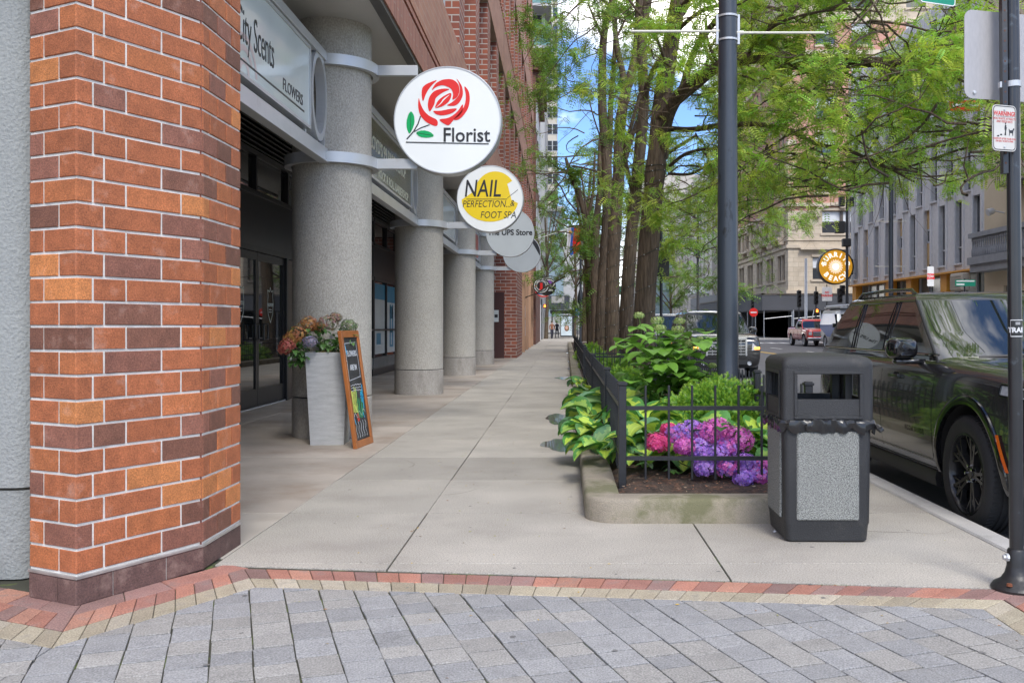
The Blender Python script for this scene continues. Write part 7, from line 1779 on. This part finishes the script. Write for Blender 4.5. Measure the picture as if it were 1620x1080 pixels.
def suv(label, loc, W=1.97, Ln=4.95, r=.405, paint=None, style='jeep', rz=0.0, name='parked_suv'):
    t = thing(name, label, 'car', loc, rz=rz, group='vehicles parked at the kerb')
    jeep = style == 'jeep'; hw = W/2
    ax0, ax1 = (.93, .93+2.965) if jeep else (1.0, 1.0+2.95)
    if jeep: st = [(0, .46, .93, hw*.76), (.05, .34, 1.05, hw*.89), (.22, .25, 1.12, hw*.955), (.6, .23, 1.155, hw*.99), (1.1, .23, 1.18, hw), (1.5, .23, 1.195, hw), (1.75, .23, 1.20, hw), (2.6, .23, 1.20, hw), (3.8, .23, 1.19, hw), (4.5, .26, 1.19, hw*.98), (4.85, .34, 1.16, hw*.93), (4.95, .48, 1.05, hw*.84)]
    else: st = [(0, .42, .98, hw*.86), (.05, .32, 1.08, hw*.93), (.2, .26, 1.17, hw*.975), (.6, .25, 1.215, hw*.99), (1.2, .25, 1.24, hw), (1.6, .25, 1.25, hw), (2.6, .25, 1.25, hw), (4.0, .25, 1.26, hw), (4.8, .28, 1.26, hw*.98), (5.05, .34, 1.22, hw*.96), (5.12, .45, 1.1, hw*.9)]
    body, surf, front, top = car_body(t, st, W, [(ax0, r+.075, r+.01), (ax1, r+.075, r+.01)], paint)
    if jeep: gh, R0, R1 = green_house(t, paint, 1.21, 1.655, 1.745, hw*.895, hw*.755, 1.60, 2.42, 4.72, 4.30, .22, .12, pil=(2.72, 3.62))
    else: gh, R0, R1 = green_house(t, paint, 1.27, 1.74, 1.885, hw*.92, hw*.80, 1.45, 2.05, 5.0, 4.85, .18, .10, pil=(2.7, 3.7))
    for (y, zf) in ((ax0, 0), (ax1, 0)):
        for s_ in (-1, 1): wheel(t, s_*(hw-.135), y, r, .265, s_, m_rimb if jeep else m_chrome, 10 if jeep else 7)
    # wheel-arch lips
    for y in (ax0, ax1):
        for s_ in (-1, 1):
            g = MB(); n = 28; P = []
            for k in range(n+1):
                a = R(-8)+(PI+R(16))*k/n
                cy, cz = math.cos(a), math.sin(a); q = []
                for (rr, off) in ((r+.070, -.02), (r+.072, .014), (r+.10, .020), (r+.135, .010), (r+.14, -.01)):
                    yy, zz = y+cy*rr, r+.01+cz*rr; s0 = surf(y+cy*(r+.12), max(.32, r+.01+cz*(r+.12)), s_, 0); q.append((s0.x+s_*off, yy, zz))
                P.append(q)
            g.loft(P, closed=False, cap=False); g.build('arch_lip', m_gloss if jeep else paint, t, smooth=50)
    # seams, trims, handles
    g = MB()
    for s_ in (-1, 1):
        for ys in ([(1.50, 1.50, .36, 1.16), (2.62, 2.66, .30, 1.17), (3.50, 3.66, .60, 1.18)] if jeep else [(1.62, 1.62, .36, 1.2), (2.65, 2.65, .3, 1.2), (3.7, 3.75, .5, 1.2)]):
            seam(g, [surf(ys[0]+(ys[1]-ys[0])*k/8, ys[2]+(ys[3]-ys[2])*k/8, s_, -.001) for k in range(9)])
        seam(g, [surf(1.50+k*.15, .365, s_, -.001) for k in range(15)], .004)
    for s_ in (-1, 1): seam(g, [top(s_*(hw*.80-.0*k), .35+k*.13, -.001) for k in range(9)], .0035)
    g.build('panel_gaps', m_under, t)
    for s_ in (-1, 1):
        g = MB(); P = [surf(ax0+r+.17+k*.18, .33, s_, 0) for k in range(int((ax1-ax0-2*r-.3)/.18)+1)]
        g.loft([[(p.x+s_*dx, p.y, z) for (dx, z) in ((-.04, .215), (.012, .225), (.022, .29), (.012, .335), (-.02, .34))] for p in P], closed=True)
        g.build('sill_trim', m_plast if jeep else m_gloss, t, smooth=40)
    if jeep:
        for s_ in (-1, 1): g = MB(); seam(g, [surf(ax0+r+.2+k*.18, .425, s_, .001) for k in range(12)], .006); g.build('side_strip', pbr('satin_trim', (.2, .2, .21), .3, metal=.8), t)
    for s_ in (-1, 1):
        for yy in ((2.30, 3.36) if jeep else (2.3, 3.4)):
            z = 1.02 if jeep else 1.05; p = surf(yy, z, s_, 0); g = MB(); g.box(p.x-.004 if s_ > 0 else p.x-.034, p.x+.034 if s_ > 0 else p.x+.004, yy-.11, yy+.11, z-.016, z+.016, ch=.006); h_ = g.build('door_handle', m_gloss if jeep else m_chrome, t, smooth=40)
            g = MB(); g.lathe([(0, .0), (.035, .0)], Matrix.Translation((p.x+s_*.0015, yy, z)) @ Matrix.Scale(1, 4) @ Matrix.Rotation(s_*PI/2, 4, 'Y') @ Matrix.Scale(1.9, 4, (0, 1, 0)), 16); g.build('recess', m_under, h_)
        # mirrors
        mz = 1.26 if jeep else 1.32; my = 1.86 if jeep else 1.8; g = MB(); x0 = hw*.93
        rg = []
        for (yy, k) in ((-.085, .62), (-.06, .85), (0, 1.0), (.07, .98), (.085, .9)):
            rg.append([(s_*(x0+.155+.118*k*math.copysign(abs(math.cos(a))**.6, math.cos(a))), my+yy+.0*k, mz+.088*k*math.copysign(abs(math.sin(a))**.6, math.sin(a))) for a in [2*PI*j/20 for j in range(20)]])
        g.loft(rg); g.box(min(s_*(x0-.08), s_*(x0+.22)), max(s_*(x0-.08), s_*(x0+.22)), my-.035, my+.055, mz-.125, mz-.085, ch=.01); g.build('mirror', m_gloss if jeep else paint, t, smooth=45)
    # roof rails
    for s_ in (-1, 1):
        g = MB(); zr_ = 1.72 if jeep else 1.86; xx = s_*hw*(.70 if jeep else .74)
        P = [(xx, (2.55 if jeep else 2.3), zr_-.02), (xx, (2.68 if jeep else 2.4), zr_+.035), (xx, 3.3, zr_+.05), (xx, 4.0, zr_+.04), (xx, 4.2, zr_-.03)]
        g.tube(P, .017, 8); g.build('roof_rail', m_gloss if jeep else m_chrome, t, smooth=50)
    # windscreen wiper and sill
    g = MB(); yb = 1.32 if jeep else 1.25; zz = 1.20 if jeep else 1.285
    g.tube([(-.62, yb+.18, zz), (-.3, yb+.10, zz+.02), (.1, yb+.03, zz+.02)], .012, 6); g.tube([(.0, yb+.05, zz), (.3, yb+.06, zz+.02), (.62, yb+.16, zz+.025)], .012, 6); g.build('wiper', m_plast, t)
    for s_ in (-1, 1):
        g = MB(); P = [Vector(R0[0 if s_ < 0 else 7]).lerp(Vector(R1[0 if s_ < 0 else 7]), k/6)+Vector((s_*.004, -.006, 0)) for k in range(7)]; g.tube(P, .012, 6)
        g.build('windscreen_trim', m_plast, t, smooth=50)
    g = MB()
    for s_ in (-1, 1):
        idx = list(range(7, 7+8)) if s_ > 0 else None
        nR = len(R1); side = [R1[i] for i in range(7, 15)] if s_ > 0 else [R1[(i) % nR] for i in range(22, nR)]+[R1[0]]
        P = [Vector(q)+Vector((s_*.003, 0, 0)) for q in side]; g.tube(P, .010, 6)
        side0 = [R0[i] for i in range(7, 15)] if s_ > 0 else [R0[(i) % nR] for i in range(22, nR)]+[R0[0]]
        P = [Vector((q[0]+s_*.0, q[1], q[2]+.065)) for q in side0]; g.tube(P, .010, 6)
    for s_ in (-1, 1):
        for yp in ((2.72, 3.62) if jeep else (2.7, 3.7)):
            for dy in (-.005, .075):
                x0, x1_ = (hw*.915, hw*.765) if jeep else (hw*.935, hw*.81)
                P = []
                for k in range(7):
                    u = k/6; zz_ = (1.20 if jeep else 1.26)+u*(.45); P.append((s_*(x0+(x1_-x0)*u+.018*math.sin(PI*u)+.006), yp+dy+.05*u, zz_))
                g.tube(P, .006, 5)
    g.build('window_trim', m_gloss if jeep else m_chrome, t, smooth=50)
    # headlamps, grille, marker
    for s_ in (-1, 1):
        g = MB()
        if jeep:
            P = []
            for k in range(9):
                u = k/8; x = s_*(hw*.50+(hw*.46)*min(u*1.0, 1)); 
                if u < .6: p = front(s_*hw*(.48+.62*u), .95); q = front(s_*hw*(.48+.62*u), 1.04)
                else: yy = .10+(u-.6)*.95; p = surf(yy, .97+.05*(u-.6), s_); q = surf(yy, 1.045+.02*(u-.6), s_)
                P.append([p, q])
            for k in range(8): g.poly([P[k][0], P[k+1][0], P[k+1][1], P[k][1]])
            g.build('headlight', m_head, t, smooth=60)
            g = MB()
            for k in (2, 4, 6): c = (P[k][0]+P[k][1])/2; g.box(c.x-.015, c.x+.015, c.y-.012, c.y+.01, c.z-.025, c.z+.025)
            g.tube([q[0]+Vector((0, -.004, -.004)) for q in P], .009, 5); g.tube([q[1]+Vector((0, -.004, .004)) for q in P], .009, 5); g.tube([P[8][0]+Vector((s_*.003, 0, 0)), P[8][1]+Vector((s_*.003, 0, 0))], .009, 5)
            g.build('headlight_bezel', m_gloss, t)
            g = MB(); pts = [(ax0-r-.165+.02, .50), (ax0-r-.165+.055, .58), (ax0-r-.165+.09, .66), (ax0-r-.165+.12, .73)]
            P = [surf(y, z, s_, .012) for y, z in pts]; P2 = [surf(y-.038, z+.003, s_, .012) for y, z in pts]
            for k in range(3): g.poly([P[k], P[k+1], P2[k+1], P2[k]])
            g.build('side_marker', m_amber, t)
        else:
            Pz = [(.72, .90), (.72, 1.10)]; pts = []
            for (x, z) in ((.66, .76), (.86, .80), (.90, 1.0), (.88, 1.17), (.74, 1.14), (.68, .95)): pts.append(front(s_*x*hw*1.04, z, .012))
            g.poly(pts); c = sum(pts, Vector())/len(pts); q = pts+[p+Vector((0, .06, 0)) for p in pts]
            n = len(pts); g.raw(q, [(k, (k+1) % n, n+(k+1) % n, n+k) for k in range(n)]); g.build('headlight', m_head, t)
            g = MB(); p = front(s_*hw*.83, .83, .03); g.box(p.x-.07, p.x+.07, p.y-.02, p.y+.03, .79, .86, ch=.01); g.build('indicator', m_ambl, t)
            g = MB(); p = front(s_*hw*.62, .42, .02); g.lathe([(0, 0), (.06, 0), (.06, .03)], Matrix.Translation(p) @ FACE_CAM, 16); g.build('fog_lamp', m_head, t)
    g = MB()
    if jeep:
        for k in range(7):
            x = -.42+.14*k; p = front(x, .84); g.box(x-.045, x+.045, p.y-.012, p.y+.03, .78, .90, ch=.01)
        g.build('grille', m_gloss, t)
        g = MB(); p = front(0, .5); g.box(-.7, .7, p.y-.02, p.y+.1, .40, .60, ch=.02); g.build('lower_grille', m_plast, t)
    else:
        for k in range(6): z = .66+.08*k; p = front(0, z, .02); g.box(-.52, .52, p.y-.012, p.y+.05, z-.009, z+.009)
        for k in range(9): x = -.52+.13*k; p = front(0, .85, .03); g.box(x-.006, x+.006, p.y-.008, p.y+.08, .63, 1.08)
        p = front(0, .85, .03); g.box(-.56, -.52, p.y-.015, p.y+.1, .62, 1.1); g.box(.52, .56, p.y-.015, p.y+.1, .62, 1.1); g.box(-.56, .56, p.y-.015, p.y+.1, 1.08, 1.12); g.build('grille', m_chrome, t)
        g = MB(); p = front(0, .85, -.01); g.box(-.53, .53, p.y, p.y+.06, .63, 1.09); g.box(-.6, .6, front(0, .42).y-.01, front(0, .42).y+.08, .36, .52, ch=.02); g.build('lower_grille', m_plast, t)
        g = MB(); p = front(0, .56, .01); g.box(-.15, .15, p.y-.02, p.y, .50, .60); g.build('number_plate', m_white, t)
    for s_ in (-1, 1):
        g = MB(); y = Ln-.16; g.box(s_*hw*.80-.08, s_*hw*.80+.08, Ln-.12, Ln+.0, .95, 1.12, ch=.02); g.build('tail_light', m_tail, t)
    if jeep:
        vs, fs = text_mb('SUMMIT RESERVE', .052, .001, align='CENTER', bold=.002, sx=1.0)
        g = MB(); out = []
        for v in vs: p = surf(1.83+v.x, .605+v.y, -1, .002+v.z); out.append(p)
        out = [surf(1.86-(-v.x), .60+v.y, -1, .002) for v in vs]
        g.raw([Vector((p.x-max(0, v.z), p.y, p.z)) for p, v in zip([surf(1.86-v.x, .60+v.y, -1, .002) for v in vs], vs)], fs); 
        g.build('badge_lettering', m_gloss, t)
        g = MB(); g.box(-.25, .05, 1.75, 1.77, 1.22, 1.245); g.build('permit_strip', m_white, t)
    return t
m_pj = pbr('dark_grey_paint', (0.035, 0.032, 0.036), 0.24, metal=.35, var=0, coat=1.0)
m_pb = pbr('black_paint', (0.012, 0.011, 0.011), 0.2, var=0, coat=1.0)
m_pr = pbr('red_paint', (0.48, 0.022, 0.018), 0.25, var=0, coat=1.0)
m_pw = pbr('white_paint', (0.55, 0.56, 0.58), 0.3, var=0, coat=.8)
suv('shiny dark grey sport utility vehicle at the near kerb, cut by the right frame edge', (3.79, 5.60, -.14), paint=m_pj)
suv('black boxy utility vehicle facing the camera with chrome grille and lit orange indicators', (4.50, 25.5, -.14), W=2.02, Ln=5.12, r=.40, paint=m_pb, style='boxy')
suv('second black utility vehicle, mostly hidden behind the boxy one and the planting', (3.85, 32.6, -.14), W=1.95, Ln=5.0, r=.39, paint=m_pb, style='boxy')
# ---- red pickup
def truck(label, loc, van=False):
    t = thing('van' if van else 'pickup_truck', label, 'van' if van else 'pickup truck', loc, group='vehicles parked at the kerb'); W = 2.02; hw = W/2; r = .41
    if not van:
        st = [(0, .5, 1.05, hw*.86), (.06, .42, 1.16, hw*.94), (.3, .4, 1.22, hw*.98), (1.3, .4, 1.27, hw), (1.6, .4, 1.28, hw), (3.6, .4, 1.28, hw), (3.75, .4, 1.33, hw), (5.7, .42, 1.33, hw), (5.85, .5, 1.3, hw*.97)]
        body, surf, front, top = car_body(t, st, W, [(1.0, .5, .43), (4.6, .5, .43)], m_pr)
        green_house(t, m_pr, 1.3, 1.75, 1.93, hw*.93, hw*.80, 1.5, 2.15, 3.55, 3.4, .15, .1, pil=(2.6,))
        g = MB(); g.box(-hw*.82, hw*.82, 3.75, 5.7, 1.30, 1.375); g.build('bed_liner', m_under, t)
        y0s = (1.0, 4.6)
    else:
        st = [(0, .45, .9, hw*.84), (.06, .34, 1.05, hw*.93), (.3, .3, 1.2, hw*.98), (.9, .3, 1.4, hw), (1.3, .3, 1.5, hw), (5.4, .3, 1.5, hw), (5.55, .35, 1.45, hw*.97)]
        body, surf, front, top = car_body(t, st, W, [(.95, .46, .4), (4.3, .46, .4)], m_pw)
        green_house(t, m_pw, 1.45, 2.15, 2.5, hw*.97, hw*.86, .75, 1.5, 5.45, 5.4, .18, .1, pil=(2.1, 2.3))
        g = MB(); 
        for s_ in (-1, 1): g.raw([(s_*(hw+.03), 1.5, .75), (s_*(hw+.03), 3.7, .75), (s_*(hw+.03), 5.3, 1.30), (s_*(hw+.045), 5.3, 1.5), (s_*(hw*.94), 5.2, 2.2), (s_*(hw*.94), 2.4, 2.2), (s_*(hw+.045), 1.7, 1.5)], [(0, 1, 2, 3, 6), (6, 3, 4, 5)])
        g.raw([(-.80, .36, 1.29), (.80, .36, 1.29), (.80, .9, 1.50), (-.8, .9, 1.50)], [(0, 1, 2, 3)])
        g.build('blue_wrap', pbr('van_blue', (0.015, 0.10, 0.45), .3, coat=.6), t)
        g = MB(); g.box(-.9, .9, 1.2, 4.8, 2.55, 2.62)
        for k in range(5): g.box(-.92, .92, 1.3+k*.8, 1.36+k*.8, 2.48, 2.58)
        g.tube([(-.7, 1.0, 2.68), (-.7, 5.0, 2.68)], .05, 6); g.tube([(-.5, 1.0, 2.70), (-.5, 5.0, 2.70)], .05, 6); g.build('roof_rack', m_alu, t)
        y0s = (.95, 4.3)
    for y in y0s:
        for s_ in (-1, 1): wheel(t, s_*(hw-.13), y, r, .25, s_, m_alu, 6)
    g = MB(); p = front(0, .8, .03); g.box(-.6, .6, p.y, p.y+.1, .70, 1.02 if not van else .85, ch=.02); g.build('grille', m_chrome, t)
    g = MB(); g.box(-hw*.95, hw*.95, -.08, .14, .42, .62, ch=.03); g.build('bumper', m_chrome if not van else m_plast, t, smooth=40)
    for s_ in (-1, 1):
        g = MB(); p = front(s_*.78, .9, .02); g.box(p.x-.12, p.x+.12, p.y-.01, p.y+.12, .78, 1.0, ch=.02); g.build('headlight', m_head, t)
        g = MB(); g.box(min(s_*(hw*.93), s_*(hw+.24)), max(s_*(hw*.93), s_*(hw+.24)), 1.7, 1.85, 1.33, 1.58, ch=.03); g.build('mirror', m_gloss, t)
    g = MB()
    for s_ in (-1, 1):
        for yy in ((1.65, 2.62, 3.68) if not van else (1.0, 2.1)): seam(g, [surf(yy, .5+.08*k, s_, 0) for k in range(9)], .008)
    g.build('panel_gaps', m_under, t)
    return t
truck('red pickup truck parked by the scaffold canopy across the street', (17.9, 64.3, -.14))
truck('white and blue work van with a roof rack, half hidden behind the near dark vehicle', (17.85, 55.5, -.14), van=True)
# ---- two people far down the pavement
m_skin = pbr('skin', (.42, .24, .17), .6, var=0); m_coat = pbr('dark_coat', (.03, .03, .05), .8, var=0); m_coat2 = pbr('brown_coat', (.25, .10, .05), .8, var=0); m_hair = pbr('hair', (.03, .02, .015), .7, var=0)
def person(label, loc, rz, top, legs, stride=.12):
    bm = bmesh.new(); sl_ = bm.verts.layers.skin.verify(); V = {}
    for k, (p, r_) in {'pel': ((0, 0, .95), (.15, .11)), 'wai': ((0, 0, 1.1), (.135, .10)), 'che': ((0, 0, 1.32), (.165, .115)), 'nek': ((0, 0, 1.47), (.06, .06)), 'hd0': ((0, -.01, 1.56), (.075, .085)), 'hd1': ((0, -.01, 1.66), (.085, .095)), 'hd2': ((0, 0, 1.74), (.055, .06)),
        'hpl': ((-.1, 0, .90), (.095, .10)), 'knl': ((-.1, -stride, .5), (.06, .065)), 'anl': ((-.1, -stride*.9, .1), (.042, .045)), 'tol': ((-.11, -stride-.12, .04), (.04, .035)), 'hpr': ((.1, 0, .90), (.095, .10)), 'knr': ((.1, stride*.3, .5), (.06, .065)), 'anr': ((.1, stride*1.4, .12), (.042, .045)), 'tor': ((.11, stride, .04), (.04, .035)),
        'shl': ((-.19, 0, 1.39), (.06, .06)), 'ell': ((-.25, .04, 1.12), (.045, .045)), 'hnl': ((-.24, -.06, .87), (.03, .035)), 'shr': ((.19, 0, 1.39), (.06, .06)), 'elr': ((.25, .04, 1.12), (.045, .045)), 'hnr': ((.24, -.06, .87), (.03, .035))}.items():
        v = bm.verts.new(p); v[sl_].radius = r_; V[k] = v
    V['pel'][sl_].use_root = True
    for a, b in ('pel wai', 'wai che', 'che nek', 'nek hd0', 'hd0 hd1', 'hd1 hd2', 'pel hpl', 'hpl knl', 'knl anl', 'anl tol', 'pel hpr', 'hpr knr', 'knr anr', 'anr tor', 'che shl', 'shl ell', 'ell hnl', 'che shr', 'shr elr', 'elr hnr') and [q.split() for q in ('pel wai', 'wai che', 'che nek', 'nek hd0', 'hd0 hd1', 'hd1 hd2', 'pel hpl', 'hpl knl', 'knl anl', 'anl tol', 'pel hpr', 'hpr knr', 'knr anr', 'anr tor', 'che shl', 'shl ell', 'ell hnl', 'che shr', 'shr elr', 'elr hnr')]:
        bm.edges.new((V[a], V[b]))
    me = bpy.data.meshes.new('body'); bm.to_mesh(me); bm.free(); o = bpy.data.objects.new('body', me); COL.objects.link(o); m = o.modifiers.new('s', 'SKIN'); m.use_smooth_shade = True; o.modifiers.new('u', 'SUBSURF').levels = 1
    bpy.context.view_layer.update(); me2 = bpy.data.meshes.new_from_object(o.evaluated_get(bpy.context.evaluated_depsgraph_get())); o.modifiers.clear(); o.data = me2
    for q in (m_skin, top, legs): me2.materials.append(q)
    for p in me2.polygons:
        z = p.center.z; p.material_index = 0 if z > 1.47 or (z < .93 and abs(p.center.x) > .19) else (1 if z > .93 else 2); p.use_smooth = True
    t = thing('person', label, 'person', loc, rz=rz); o.parent = t
    g = MB(); g.lathe([(.10, 1.60), (.108, 1.68), (.09, 1.75), (.0, 1.79)], Matrix.Translation((0, .02, 0)), 16); g.build('hair', m_hair, t, smooth=60)
    return t
person('person in a brown top walking past the far white hoarding', (-.92, 92, 0), .3, m_coat2, m_coat)
person('person in dark clothing beside the far bus shelter', (-.45, 97, 0), 2.8, m_coat, m_coat)
